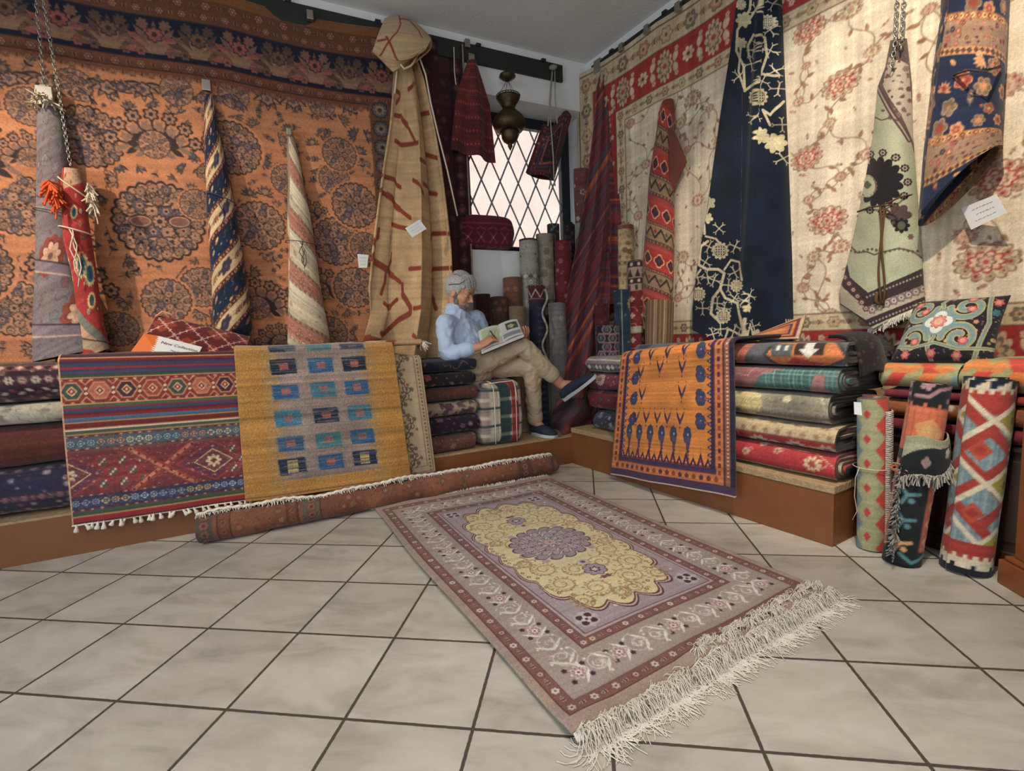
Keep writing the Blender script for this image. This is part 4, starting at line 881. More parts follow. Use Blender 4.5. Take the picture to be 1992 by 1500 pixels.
# ------------------------------------------------------------------ paper tags
def cardobj(name, corners, label, cat='tag', lines=3, parent=None, thick=.0012, col=CARD, seed=1, text=None):
    P = [np.asarray(p, float) for p in corners]; n = np.cross(P[1]-P[0], P[3]-P[0]); n /= np.linalg.norm(n)
    if n @ (CAM-P[0]) < 0: n = -n
    e = empty(name, sum(P)/4, label, cat) if parent is None else parent
    bm = bmesh.new(); hexa(bm, [p-n*thick for p in P]+[p for p in P]); bmesh.ops.recalc_face_normals(bm, faces=bm.faces[:]); bmobj('card', bm, col, e)
    g = random.Random(seed); bm = bmesh.new()
    for k in range(lines):
        v = (k+1)/(lines+1); x = g.uniform(.15, .3)
        while x < .8:
            w_ = g.uniform(.04, .1); A = [P[0]*(1-x-q)+P[1]*(x+q) for q in np.linspace(0, w_, 5)]; B = [P[3]*(1-x-q)+P[2]*(x+q) for q in np.linspace(0, w_, 5)]
            tube(bm, [a*(1-v)+b*v+n*.0006+(b-a)*.02*g.uniform(-1, 1) for a, b in zip(A, B)], .0007, 3); x += w_+.03
    if lines: bmobj('handwriting', bm, INK, e)
    return e, P, n
def qd(fr, inv, pts, off): return [mp(fr, inv, x, y, o_) for (x, y), o_ in zip(pts, off if hasattr(off, '__len__') else [off]*4)]
cardobj('paper_tag', qd(WL, iWL, ((788, 444), (816, 427), (830, 445), (802, 462)), .30), 'white paper tag pinned on the beige squiggle cloth')
cardobj('paper_tag', qd(WL, iWL, ((695, 494), (717, 496), (714, 521), (698, 521)), .1), 'small white paper tag hanging on the orange carpet beside the beige cloth')
# ------------------------------------------------------------------ small things by the window
c = Cv(.6, .75, 200, (96, 28, 30)); c.blot(.1, .1)
for i in range(16):
    for j in range(22):
        x, y = i*.04+.02*(j % 2), j*.035; c.dia(x, y, .014, .014, ((60, 22, 30), (140, 52, 40), (40, 30, 44))[(i*3+j) % 3]); c.dia(x, y, .005, .005, (170, 90, 60))
c.speck()
rows3 = [(912, 930, 116), (890, 955, 190), (884, 960, 240), (878, 965, 296)]
r3 = np.array([(lambda a, b: (a[1]*.5+b[1]*.5, a[0], b[0]))(iWL(xl, y, .1), iWL(xr, y, .1)) for xl, xr, y in rows3]); tv3 = (r3[0, 0]-r3[:, 0])/(r3[0, 0]-r3[-1, 0])
def fT(U, V):
    a = np.interp(V, tv3, r3[:, 1]); b = np.interp(V, tv3, r3[:, 2]); return WL(a+(b-a)*U, .07+.03*np.sin(U*2*pi*2+.5)*V+.04*np.sin(U*pi), r3[0, 0]-V*(r3[0, 0]-r3[-1, 0])-.05*U*V)
et = empty('hanging_textile', WL(r3[0, 1], .08, r3[0, 0]), 'small dark red lattice patterned rug pinched on a clip left of the brass lamp', 'rug')
sheet('rug_body', fT, 110, 150, c, PILE, et, .01); clip(WL, (r3[0, 1]+r3[0, 2])/2, r3[0, 0]+.03, et, .04, .024)
bm = bmesh.new(); tube(bm, [mp(WL, iWL, *q) for q in ((883, 92, .06), (884, 140, .06), (887, 165, .06))], .004, 6); tag(bmobj('white_ribbon', bm, STRING, None), 'short white ribbon hanging from the rail beside the dark maroon carpet', 'ribbon')
# brass lamp
lp = mp(WL, iWL, 990, 225, .14); lx, ly = lp[0], lp[1]
zz = lambda py: iWL(990, py, .14)[1]
pxm = abs(iWL(960, 225, .14)[0]-iWL(1020, 225, .14)[0])/60
el = empty('hanging_lamp', (lx, ly, zz(292)), 'pierced brass hanging lamp on thin chains in front of the window', 'lamp')
def lat(nm, prof, mt=BRASS, n=28):
    bm = bmesh.new(); lathe(bm, [(r_*pxm*.92, zz(p)) for r_, p in prof], (lx, ly, 0), n); o = bmobj(nm, bm, mt, el, smooth=True); md = o.modifiers.new('s', 'SOLIDIFY'); md.thickness = .003; return o
lat('canopy', [(0, 143), (6, 144), (14, 147), (15, 150), (8, 155), (3, 158), (0, 158)])
lat('lamp_body', [(22, 190), (20, 194), (14, 204), (11, 210), (12, 214), (18, 220), (26, 228), (30, 236), (31, 241), (29, 248), (24, 254), (18, 257)])
lat('lower_bowl', [(18, 256), (15, 262), (15, 268), (12, 274), (7, 278), (3, 280), (4, 284), (2, 288), (0, 292)])
bm = bmesh.new()
for k in range(26):
    a = 2*pi*k/26; r0, r1 = 22*pxm*.92, 17*pxm*.92
    tube(bm, [(lx+r0*cos(a), ly+r0*sin(a), zz(187)), (lx+r0*.96*cos(a+.12), ly+r0*.96*sin(a+.12), zz(191)), (lx+r1*cos(a), ly+r1*sin(a), zz(199))], .003, 4)
for q, rr_ in ((187, 22.3), (190, 22)): tube(bm, [(lx+rr_*pxm*.92*cos(2*pi*k/24), ly+rr_*pxm*.92*sin(2*pi*k/24), zz(q)) for k in range(25)], .0035, 4)
bmobj('pierced_rim', bm, BRASS, el)
bm = bmesh.new()
for k in range(4): a = 2*pi*k/4+.5; tube(bm, [(lx, ly, zz(156)), (lx+20*pxm*.9*cos(a), ly+20*pxm*.9*sin(a), zz(188))], .0018, 4)
tube(bm, [WL(iWL(985, 115, .05)[0], .03, zz(112)), (lx, ly, zz(124)), (lx, ly, zz(143))], .003, 5); bmobj('lamp_chain', bm, BRASS, el)
# little saddle bag on cords
c = Cv(.5, .6, 200, (64, 34, 38)); 
for k in range(4): c.frame(.02+k*.045, .045+k*.045, ((110, 34, 34), (60, 60, 72), (140, 70, 60), (36, 26, 34))[k])
scatter(c, .02, .02, .5, .6, .06, ((30, 20, 26), (150, 60, 50), (120, 110, 100)), 2, .8, 'rld'); c.speck()
bag = np.array([mp(WL, iWL, x, y, .12) for x, y in ((1058, 240), (1112, 226), (1025, 337), (1078, 352))])
def fBag(U, V):
    P = (bag[0]*(1-U[..., None])+bag[1]*U[..., None])*(1-V[..., None])+(bag[2]*(1-U[..., None])+bag[3]*U[..., None])*V[..., None]
    sh = .07*np.sin(U*pi)*(.4+.6*V); P = P+np.r_[wln, 0]*sh[..., None]; P[..., 2] -= .05*np.sin(U*2*pi)*(1-V); return P
eg = empty('saddle_bag', mp(WL, iWL, 1070, 240, .12), 'small dark red and grey woven bag hanging on cords from the rail end', 'bag')
sheet('bag_front', fBag, 90, 100, c, PILE, eg, .02)
def fBk(U, V): P = fBag(U, V*.96+.02); sh = .07*np.sin(U*pi)*(.4+.6*V); return P-np.r_[wln, 0]*(1.6*sh+.012)[..., None]
sheet('bag_back', fBk, 40, 40, None, PILE, eg, .01, color=(84, 30, 34))
bm = bmesh.new()
for q in (((1075, 136, .03), (1072, 180, .06), (1070, 225, .16), (1076, 300, .2), (1078, 352, .2)), ((1079, 136, .03), (1080, 190, .06), (1084, 240, .16)), ((1074, 136, .03), (1068, 215, .08), (1066, 245, .15)), ((1078, 350, .19), (1080, 362, .19)), ((1072, 350, .19), (1068, 368, .19))): tube(bm, [mp(WL, iWL, *p) for p in q], .0055, 6)
bmobj('hanging_cords', bm, plain('grey_cord', (150, 144, 132), .9), eg, smooth=True)
bm = bmesh.new(); bmesh.ops.create_icosphere(bm, subdivisions=2, radius=.035, matrix=Matrix.Translation(Vector(mp(WL, iWL, 1076, 131, .05)))@Matrix.Diagonal((1, .6, .6, 1))); bmobj('cord_knot', bm, plain('grey_cord2', (130, 122, 112), .9), eg, smooth=True)
# maroon bolster bag on the sill
c = Cv(.9, .5, 220, (88, 18, 34))
for i in range(9):
    x = .05+i*.1
    for sg in (-1, 1): c.line([(x-.03, .22), (x+.03, .14)], .006, (150, 76, 84)) if sg > 0 else c.line([(x-.03, .14), (x+.03, .22)], .006, (150, 76, 84))
    c.line([(x-.035, .12), (x, .1), (x+.035, .12)], .006, (140, 60, 74)); c.line([(x-.035, .24), (x, .26), (x+.035, .24)], .006, (140, 60, 74)); c.dia(x, .18, .008, .01, (180, 110, 110))
c.rect(0, .07, .9, .08, (120, 40, 60)); c.rect(0, .285, .9, .295, (120, 40, 60)); c.speck(.05, .04)
b0, b1 = iWL(903, 485, .08), iWL(1010, 487, .08)
es = empty('storage_bag', WL((b0[0]+b1[0])/2, 0, 1.612), 'plump maroon woven bag with crossed motifs on the window sill', 'bag')
hw = abs(b0[0]-b1[0])/2
rbox('bag_body', WL((b0[0]+b1[0])/2, -.055, 1.617+.13), -np.r_[wl, 0], -np.r_[wln, 0], np.array([0, 0, 1.]), hw, .12, .13, c, PILE, es, 5, 240, 120, .02, 3)
# ------------------------------------------------------------------ hangings on the right wall
def cv_px(x0, y0, x1, y1, bg, res=1.6): return Cv(x1-x0, y1-y0, res, bg)
# navy carpet with the tree of life
X0, Y0 = 1330, -80; c = cv_px(X0, Y0, 1560, 690, (17, 29, 46)); IV = (212, 194, 156)
def L2(P, w_=4): c.line([(x-X0, y-Y0) for x, y in P], w_, IV)
def fig(x, y, r, a=0):
    x, y = x-X0, y-Y0; c.star(x, y, r*1.1, 12, .22, IV, a); c.ell(x, y, r*.72, r*.72, (44, 44, 52))
    for q in range(-2, 3):
        d = q*r*.3; h = sqrt(max(.01, .62**2-(q*.3)**2))*r; c.line([(x+d, y-h), (x+d, y+h)], 2.2, IV); c.line([(x-h, y+d), (x+h, y+d)], 2.2, IV)
def tw(x, y, s_=12, k=0):
    g = random.Random(int(x*7+y)); a = g.uniform(0, 6); 
    for q in range(4):
        b = a+q*1.6; ex, ey = x+s_*cos(b)*.8, y+s_*sin(b)*.8; L2([(x, y), (ex, ey)], 2.2)
        for sg in (-.7, .7): L2([(ex, ey), (ex+s_*.4*cos(b+sg), ey+s_*.4*sin(b+sg))], 1.8)
L2([(1380, 470), (1366, 480), (1362, 515), (1378, 524), (1400, 524), (1412, 532), (1404, 562), (1390, 580), (1386, 610), (1402, 625)], 5.5)
L2([(1404, 562), (1414, 580), (1438, 590), (1442, 610), (1452, 655)], 5); L2([(1412, 525), (1425, 506), (1442, 510), (1447, 545)], 4); L2([(1366, 525), (1352, 545), (1352, 560)], 4); L2([(1374, 455), (1372, 430), (1382, 400)], 5); L2([(1376, 460), (1396, 465), (1404, 475)], 4)
L2([(1452, 655), (1420, 640), (1412, 662)], 4); L2([(1452, 655), (1460, 630), (1472, 660)], 4); L2([(1450, 620), (1448, 650), (1440, 662)], 4)
for f in ((1404, 488, 16), (1362, 572, 13), (1436, 556, 12), (1410, 615, 14)): fig(*f)
for p in ((1383, 395, 13), (1380, 425, 11), (1455, 600, 9), (1474, 652, 12)): c.star(p[0]-X0, p[1]-Y0, p[2], 5, .35, (206, 194, 150), p[0])
for p in ((1402, 445), (1375, 510), (1433, 480), (1392, 545), (1420, 555), (1370, 600), (1398, 590), (1432, 580), (1460, 575), (1380, 540), (1432, 530), (1405, 640), (1430, 645), (1468, 635), (1390, 650), (1445, 640), (1382, 480), (1412, 600), (1360, 540), (1450, 585)): tw(*p)
L2([(1470, -60), (1462, 20), (1438, 60), (1436, 100), (1450, 130), (1452, 178), (1475, 160), (1482, 145), (1510, 150)], 5); L2([(1482, 145), (1494, 110), (1490, 75), (1470, 68), (1458, 90), (1460, 110)], 5); L2([(1520, 200), (1500, 225), (1486, 215), (1500, 245)], 5); L2([(1490, -70), (1480, 10), (1455, 50)], 4); L2([(1445, 90), (1440, 140), (1452, 178)], 4)
for f in ((1478, 190, 17), (1495, 45, 14), (1445, 10, 10), (1500, -40, 14)): fig(*f)
for p in ((1482, 265, 17), (1508, 280, 20), (1450, 40, 16), (1445, 85, 12)): c.star(p[0]-X0, p[1]-Y0, p[2], 7, .3, (206, 190, 146), p[0])
for p in ((1440, 150), (1470, 100), (1500, 100), (1508, 140), (1470, 228), (1485, 160), (1512, 175), (1520, 310), (1475, 20), (1480, 90), (1465, 125), (1518, 245), (1455, -20), (1505, 10), (1500, 60)): tw(*p, 13)
for q in range(5): L2([(1528+q*4-2, 622), (1530+q*3, 645)], 2)
c.speck(.10, .03, 2); c.blot(.12, 30, 3)
L2([(1447, 178), (1446, 300), (1444, 480)], .01)
rows = [(1462, 1512, -80), (1452, 1518, -40), (1437, 1522, 0), (1424, 1526, 100), (1408, 1531, 200), (1394, 1536, 300), (1380, 1540, 400), (1362, 1544, 500), (1350, 1546, 600), (1350, 1547, 665)]
def offN(U, V): return .05+.10*(1-np.abs(U*1.05-.55)**1.6*1.2)*(.55+.45*V)+.02*np.exp(-((U-.5)/.04)**2)-.085*np.clip((U-.8)/.2, 0, 1)**2
e = empty('hanging_rug', mp(WR, iWR, 1450, 640, .1), 'long navy blue carpet with an ivory branching tree, folded and hung on the cream carpet', 'rug')
pxsheet('rug_body', K, wrn, rows, offN, c, X0, Y0, 180, 560, PILE, e, .014, bot=([0, .25, .5, 1], [642, 666, 672, 660]), flip=True)
# pale green carpet with a black medallion
X0, Y0 = 1620, 70; c = cv_px(X0, Y0, 1810, 660, (178, 180, 148)); BK = (36, 30, 34); c.blot(.03, 20, 3)
def pt(*P): return [(x-X0, y-Y0) for x, y in P]
LB = (196, 184, 160)
c.poly(pt((1730, 70), (1780, 70), (1780, 330), (1765, 270), (1740, 225), (1712, 165), (1722, 130)), (96, 78, 74)); c.poly(pt((1735, 110), (1762, 130), (1775, 290), (1750, 225), (1722, 165)), (188, 172, 150))
scatter(c, 1725-X0, 110-Y0, 1764-X0, 230-Y0, 15, ((70, 52, 50), (150, 120, 116), (120, 60, 56)), 3, .9, 'rlp')
c.line(pt((1712, 168), (1740, 228), (1764, 275)), 9, (84, 62, 60)); c.line(pt((1712, 168), (1740, 228), (1764, 275)), 3, (170, 150, 136))
c.line(pt((1700, 236), (1708, 228), (1720, 234), (1734, 230), (1748, 238), (1756, 252)), 2.5, (90, 80, 64))
c.star(1714-X0, 355-Y0, 44, 15, .2, BK, .2, .95, 1.15, .8); c.ell(1692-X0, 362-Y0, 17, 22, (190, 188, 150)); c.star(1692-X0, 362-Y0, 20, 16, .2, (120, 84, 80)); c.ell(1692-X0, 362-Y0, 15, 19, (192, 190, 156)); c.star(1692-X0, 360-Y0, 8, 4, .3, (90, 92, 76))
for k in range(9):
    a = -1.9+k*.48; x, y = 1714+48*cos(a)-X0, 355+58*sin(a)-Y0; c.star(x, y, 8, 8, .2, (60, 34, 36)); c.star(x, y, 5, 6, .3, (170, 160, 140)); c.ell(x, y, 2, 2, (60, 40, 40))
c.star(1748-X0, 420-Y0, 22, 6, .3, (86, 70, 66)); c.star(1752-X0, 440-Y0, 15, 8, .3, BK); c.ell(1752-X0, 440-Y0, 7, 8, (90, 92, 70)); c.star(1768-X0, 462-Y0, 6, 6, .3, (120, 84, 80))
c.line(pt((1658, 478), (1672, 492), (1690, 490), (1704, 496), (1722, 490), (1748, 484), (1772, 490), (1790, 505)), 3, (96, 84, 70)); 
for k in range(16): c.star(1660+8*k-X0, 488+3*sin(k)-Y0, 3, 4, .4, (96, 80, 64))
bL = pt((1640, 480), (1656, 530), (1690, 566), (1800, 512))
c.poly(pt((1620, 480), (1650, 500), (1658, 540), (1692, 570), (1800, 518), (1810, 660), (1620, 660)), (62, 48, 50)); c.poly(pt((1620, 520), (1645, 560), (1688, 598), (1800, 552), (1800, 575), (1688, 622), (1640, 590), (1620, 560)), (190, 174, 152))
for k in range(9): x, y = (1700+13*k, 602-5.6*k); rosette(c, x-X0, y-Y0, 8, ((70, 50, 50), (150, 130, 124), (200, 190, 170), (120, 56, 50)), 6)
for k in range(7): x, y = (1688-8*k, 600-12*k); rosette(c, x-X0, y-Y0, 6, ((70, 50, 50), (130, 60, 54), (200, 190, 170), (60, 80, 90)), 6)
for q, cc in ((0, (176, 160, 140)), (1, (176, 160, 140))):
    for k in range(22): x, y = (1690+6*k, (578 if q == 0 else 632)-2.6*k*(1 if q == 0 else 1)); c.star(x-X0, y-Y0, 2.2, 4, .4, (176, 160, 146))
c.poly(pt((1690, 640), (1800, 588), (1810, 660), (1690, 660)), (196, 188, 150)); c.speck(.06, .0, 3)
rows = [(1738, 1758, 78), (1728, 1764, 130), (1713, 1768, 168), (1704, 1770, 260), (1690, 1776, 340), (1672, 1783, 430), (1656, 1788, 500), (1637, 1793, 570), (1640, 1796, 600), (1655, 1797, 660)]
def offG(U, V): return .04+.11*np.sin(pi*np.clip(U*.95+.03, 0, 1))**.7*(.45+.55*V)
e = empty('hanging_rug', mp(WR, iWR, 1720, 620, .1), 'pale green rug with a black medallion hanging from a chain on the cream carpet', 'rug')
pxsheet('rug_body', K, wrn, rows, offG, c, X0, Y0, 130, 420, PILE, e, .012, bot=([0, .12, .35, 1], [592, 605, 640, 590]), flip=True)
gP = lambda x, y, o_: vinv(np.array(float(x)), np.array(float(y)), K, wrn, o_)
hang('white_fringe', e, lambda u: gP(1688+107*u, 640-47*u, .1+.06*sin(pi*u)), 200, .03, .0016, 4, FRINGE, .25, (-.1, -.1, -1))
chain('hanging_chain', [gP(1748, -60, .08), gP(1742, 80, .13), gP(1735, 130, .15)], e, .03, .0028); chain('second_chain', [gP(1762, -60, .08), gP(1755, 70, .12), gP(1752, 95, .14)], e, .03, .0028)
BRC = plain('brown_cord', (86, 58, 34), .9)
bm = bmesh.new(); tube(bm, [gP(1668, 412, .06), gP(1690, 404, .12), gP(1716, 400, .16), (gP(1716, 400, .165)), gP(1750, 384, .15), gP(1778, 378, .07)], .004, 6)
for sg in (0, 1): tube(bm, [gP(1712+sg*6+3*sin(k*.9+sg*2), 402+k*24, .168) for k in range(9)], .0045, 6)
tube(bm, [gP(1718, 402, .17), gP(1735, 398, .18), gP(1746, 408, .17), gP(1736, 416, .17), gP(1722, 406, .17)], .004, 6); tube(bm, [gP(1706, 570, .168), gP(1703, 585, .17), gP(1710, 592, .17)], .008, 6); bmobj('brown_cord', bm, BRC, e, smooth=True)
# red geometric rug
LE = [(.13, (168, 34, 26), ((206, 170, 130), (90, 30, 30), (60, 60, 80), (216, 190, 150)), 'o'), (.02, (60, 40, 40), ((190, 160, 120), (150, 60, 50)), 'd'), (.1, (150, 122, 88), ((60, 46, 44), (186, 160, 120), (150, 50, 40), (90, 90, 80)), 'z'), (.02, (90, 44, 40), ((200, 170, 130), (60, 40, 40)), 'd'), (.04, (164, 60, 50), None, '')]
c = stripes(.9, 3.0, 280, LE, 4); c.speck()
rows = [(1286, 1300, 195), (1283, 1304, 215), (1280, 1305, 260), (1273, 1306, 330), (1268, 1308, 400), (1262, 1309, 470), (1257, 1308, 530), (1254, 1306, 590), (1252, 1304, 640)]
e = empty('hanging_rug', mp(WR, iWR, 1292, 195, .1), 'narrow red rug with geometric flowers and beige bands hanging left of the navy carpet', 'rug')
o, rr = cone('rug_body', iWR, WR, 1, rows, c, .9, .9, 2.2, .8, -.35, .9, .07, parent=e)
c2 = stripes(.5, .6, 280, [(.03, (160, 36, 30), None, ''), (.07, (150, 118, 84), ((90, 44, 40), (190, 150, 110)), 'z'), (.02, (110, 40, 36), None, '')], 3); c2.speck()
X0, Y0 = 1300, 200
rows = [(1300, 1304, 250), (1302, 1318, 270), (1303, 1330, 295), (1303, 1337, 315), (1304, 1322, 345), (1304, 1308, 378)]
pxsheet('loose_corner', K, wrn, rows, lambda U, V: .13-.03*U+.02*np.sin(V*5), c2, X0, Y0, 40, 80, PILE, e, .01, flip=True)
for md in (e,): pass
# navy and orange rug, upper right
OC = [(.30, (30, 40, 66), ((212, 158, 106), (196, 130, 84), (150, 56, 40), (120, 100, 80)), 'f'), (.03, (180, 116, 64), ((110, 50, 36), (220, 180, 120)), 'd'), (.10, (150, 120, 92), ((120, 46, 40), (206, 160, 120), (40, 46, 66), (170, 70, 56)), 'f'), (.03, (196, 140, 80), ((110, 60, 40), (60, 60, 70)), 'd')]
c = stripes(1.1, 2.6, 240, OC, 9); c.speck()
c.rect(0, 1.02, 1.1, 1.3, (196, 136, 80))
for k, (yy, cc) in enumerate(((1.02, (214, 170, 110)), (1.05, (190, 110, 60)), (1.09, (222, 186, 130)), (1.12, (184, 100, 54)), (1.17, (206, 166, 116)), (1.22, (180, 50, 34)), (1.25, (30, 30, 40)))): c.rect(0, yy, 1.1, yy+.028, cc)
rows = [(1846, 1958, -120), (1845, 1958, -20), (1843, 1956, 20), (1830, 1953, 120), (1824, 1950, 180), (1815, 1946, 260), (1812, 1945, 290), (1806, 1945, 370)]
e = empty('hanging_rug', mp(WR, iWR, 1880, 300, .1), 'thick navy and orange patterned rug rolled into a wide tube at the upper right', 'rug')
o, rr = cone('rug_body', iWR, WR, 1, rows, c, 1.1, .35, 2.0, .8, -.3, .9, .13, parent=e, nv=300, slant=.13, drop=.0, thick=.012, gap=.05)
bm = bmesh.new(); tube(bm, [gP(1826, 160, .14), gP(1850, 147, .24), gP(1885, 136, .33), gP(1920, 138, .33), gP(1946, 128, .2)], .004, 6); tube(bm, [gP(1826, 163, .14), gP(1855, 151, .26), gP(1890, 142, .335), gP(1925, 134, .32), gP(1946, 131, .2)], .003, 6); bmobj('dark_cord', bm, plain('twisted_cord', (60, 50, 44), .9), e, smooth=True)
cardobj('price_card', [gP(1870, 405, .1), gP(1938, 378, .16), gP(1959, 414, .16), gP(1889, 447, .1)], 'white price card with handwriting hanging below the rolled navy and orange rug', seed=5, lines=3)
# ------------------------------------------------------------------ striped kilim hanging in the corner
def kil(seed, n, W, H, res, diag, base=((124, 40, 46), (98, 52, 70), (144, 48, 46), (94, 78, 84), (110, 42, 54))):
    c = Cv(W, H, res, (90, 28, 36)); g = random.Random(seed); y = -diag*W*0-20 if diag else 0
    t = -W*1.2 if diag else 0
    while t < H+W*1.2:
        w_ = g.uniform(2, 7)*1.0; cc = g.choice(base) if g.random() < .85 else g.choice(((176, 80, 40), (196, 92, 34)))
        if diag: c.line([(0, t+W*diag), (W, t-W*0)], w_, cc)
        else: c.rect(0, t, W, t+w_, cc)
        if g.random() < .35:
            cc = g.choice(((176, 130, 100), (190, 90, 50), (130, 100, 90)))
            if diag: c.line([(0, t+W*diag+w_*.6), (W, t+w_*.6)], 1.0, cc)
            else: c.rect(0, t+w_, W, t+w_+1, cc)
        t += w_
    return c
X0, Y0 = 1060, 110; c = kil(3, 60, 160, 780, 1.8, 1.7); c.speck(.05, 0)
rows = [(1168, 1186, 138), (1160, 1188, 170), (1155, 1189, 240), (1148, 1190, 300), (1137, 1190, 390), (1122, 1188, 480), (1106, 1183, 560), (1094, 1175, 640), (1083, 1168, 710), (1076, 1162, 780), (1082, 1152, 850)]
nY = np.array([0., -1.]); oY = np.array([0., 4.28])
def offK(U, V): return .06+.62*V*(1-.25*V)+(.02+.05*V)*np.sin(U*2*pi*2.6+V*3.5+.5)+.03*np.sin(U*pi)
e = empty('hanging_kilim', at(1120, 850, 3.75), 'dark red kilim with orange diagonal stripes hanging from the rail down the room corner', 'kilim')
pxsheet('kilim_body', oY, nY, rows, offK, c, X0, Y0, 200, 520, FLAT, e, .007)
X0, Y0 = 1160, 110; c = kil(8, 60, 60, 600, 1.8, 0); c.speck(.05, 0)
rows = [(1180, 1194, 128), (1182, 1198, 200), (1183, 1202, 300), (1182, 1206, 420), (1180, 1205, 520), (1180, 1200, 592)]
pxsheet('rear_fold', oY, nY, rows, lambda U, V: .05+.30*V+.015*np.sin(U*7), c, X0, Y0, 40, 260, FLAT, e, .007)
X0, Y0 = 1160, 490; c = kil(12, 60, 60, 240, 1.8, 0); 
pxsheet('side_fold', oY, nY, [(1176, 1184, 490), (1168, 1188, 540), (1160, 1186, 580), (1152, 1186, 640)], lambda U, V: .33+.1*V+.02*np.sin(U*8), c, X0, Y0, 30, 80, FLAT, e, .007)
bm = bmesh.new(); fbox(bm, WR, .16, .235, .03, .06, 3.0, 3.1); bmobj('metal_clip', bm, METAL, e, bevel=.004)
# crumpled foot of the kilim
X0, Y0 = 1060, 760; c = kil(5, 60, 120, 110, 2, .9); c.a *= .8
def offF(U, V): return .72+.07*np.sin(U*9+V*6)+.05*np.sin(V*13+U*5)-.1*(2*U-1)**2
pxsheet('crumpled_foot', oY, nY, [(1084, 1140, 775), (1076, 1150, 800), (1072, 1152, 830), (1080, 1120, 856)], offF, c, X0, Y0, 60, 60, FLAT, e, .01)
# ------------------------------------------------------------------ metal clips of the wall carpets
for s_, lab in ((2.16, 'flat metal clip holding the top of the orange carpet, left of the beige hood'), (1.08, 'flat metal clip on the rail right of the maroon carpet')):
    o = clip(WL, s_, 3.03 if s_ > 2 else 3.09, None, .046 if s_ > 2 else .03, .02); tag(o, lab, 'clip')
for s_, lab in ((.47, 'metal clip at the left top of the cream carpet beside the striped kilim'), (.72, 'metal clip on the cream carpet above the narrow red rug'), (.99, 'metal clip on the cream carpet left of the navy tree carpet')):
    o = clip(WR, s_, 3.06, None, .042, .02); tag(o, lab, 'clip')
# ------------------------------------------------------------------ folded rugs in stacks
def flo(W, H, res, bg, P, step, seed, size=1, kinds='rslp', bands=(), medal=()):
    c = Cv(W, H, res, bg); c.blot(.06, .15, seed); scatter(c, 0, 0, W, H, step, P, seed, size, kinds)
    for y, h, g_, Pb, kd in bands:
        c.rect(-1, y, W+1, y+h, g_); x = h*.4; j = 0
        while x < W:
            if kd == 'r': rosette(c, x, y+h/2, h*.36, [Pb[0], Pb[1+j % (len(Pb)-1)], Pb[-1], Pb[0]], 6); x += h*.9
            elif kd == 'd': c.dia(x, y+h/2, h*.4, h*.4, Pb[j % len(Pb)]); x += h*.8
            elif kd == 'l': c.leaf(x, y+h/2, h*.9, h*.2, .5 if j % 2 else -.5, Pb[j % len(Pb)]); x += h*.8
            else: x += W*2
            j += 1
    for x, y, r, Pm in medal: c.star(x, y, r*1.1, 12, .25, Pm[0]); c.star(x, y, r, 12, .3, Pm[1]); rosette(c, x, y, r*.6, Pm, 8)
    c.speck(.07, .03, seed); return c
def folded(fr_o, ax, e1, z0, h, L, s0, depth, cv, label, group, t=.013, turns=2.0, d0=.02, yc=None, seed=0, back=(84, 62, 52), edge=None, tilt=0., mt=PILE, name='folded_rug', jit=.008, parent=None):
    s0v = fr_o(s0, d0+depth/2, z0+h/2); a = depth/2-h/2; arc0 = 2*a+pi*h/4; yc = cv.H/2 if yc is None else yc
    o = coil(name, s0v, np.r_[ax, tilt], -np.r_[e1, 0], (0, 0, 1), L, a, h*.985, t, max(turns, min(4.5, h/2/t-.6)), cv, mt, parent, back, .007, .007, yc-arc0, jit, seed, .025, edge=edge)
    if label: tag(o, label, 'rug', group)
    return o
GL = 'folded rugs stacked on the left platform'
def stackL(s0, L, lst, depth=.5, seed=0, d0=.015):
    for i, (z0, z1, cv, lab, kw) in enumerate(lst):
        folded(PL, L_, nl, z0, z1-z0, L+kw.pop('dl', 0), s0+kw.pop('ds', 0), depth, cv, lab, GL, seed=seed+i, d0=d0+kw.pop('dd', 0), **kw)
DK = ((38, 26, 36), (130, 90, 90), (176, 150, 130), (84, 50, 60))
vA = flo(1.7, .6, 230, (52, 34, 44), DK, .05, 3, 1, 'rld', bands=((.17, .05, (96, 44, 48), ((40, 26, 34), (180, 150, 130), (110, 60, 60)), 'd'), (.235, .035, (40, 28, 40), ((170, 140, 126), (110, 50, 54), (180, 160, 140)), 'l'), (.28, .05, (60, 34, 44), ((30, 22, 32), (150, 110, 100), (180, 160, 140)), 'r'), (.35, .04, (120, 60, 56), ((40, 26, 34), (190, 160, 140)), 'd')))
vB = flo(1.7, .5, 230, (166, 156, 136), ((110, 104, 96), (140, 132, 118), (120, 90, 84), (96, 104, 104)), .06, 4, 1.1, 'vrls')
vC = Cv(1.7, .5, 230, (92, 42, 34)); vC.blot(.06, .2); vC.speck(.09, .06)
vD = flo(1.7, .6, 230, (48, 44, 66), ((30, 28, 46), (130, 108, 116), (90, 50, 60), (150, 140, 140)), .045, 6, 1, 'rlsv', bands=((.16, .03, (110, 84, 90), ((50, 40, 60), (160, 140, 140)), 'd'), (.25, .035, (70, 40, 50), ((150, 130, 130), (60, 50, 70), (120, 70, 80)), 'r'), (.40, .035, (100, 74, 84), ((50, 40, 60), (150, 120, 120)), 'd')))
stackL(1.70, 2.06, [(ZL+.002, .432, vD, 'thick navy and mauve patterned folded rug at the bottom of the far left stack', {}), (.434, .628, vC, 'plain maroon brown folded rug in the far left stack', {'ds': .03}), (.63, .728, vB, 'pale grey cream floral folded rug second from the top of the far left stack', {'t': .011}), (.73, .912, vA, 'dark plum folded rug with rows of small motifs topping the far left stack', {'dl': -.06})], .52, 10)
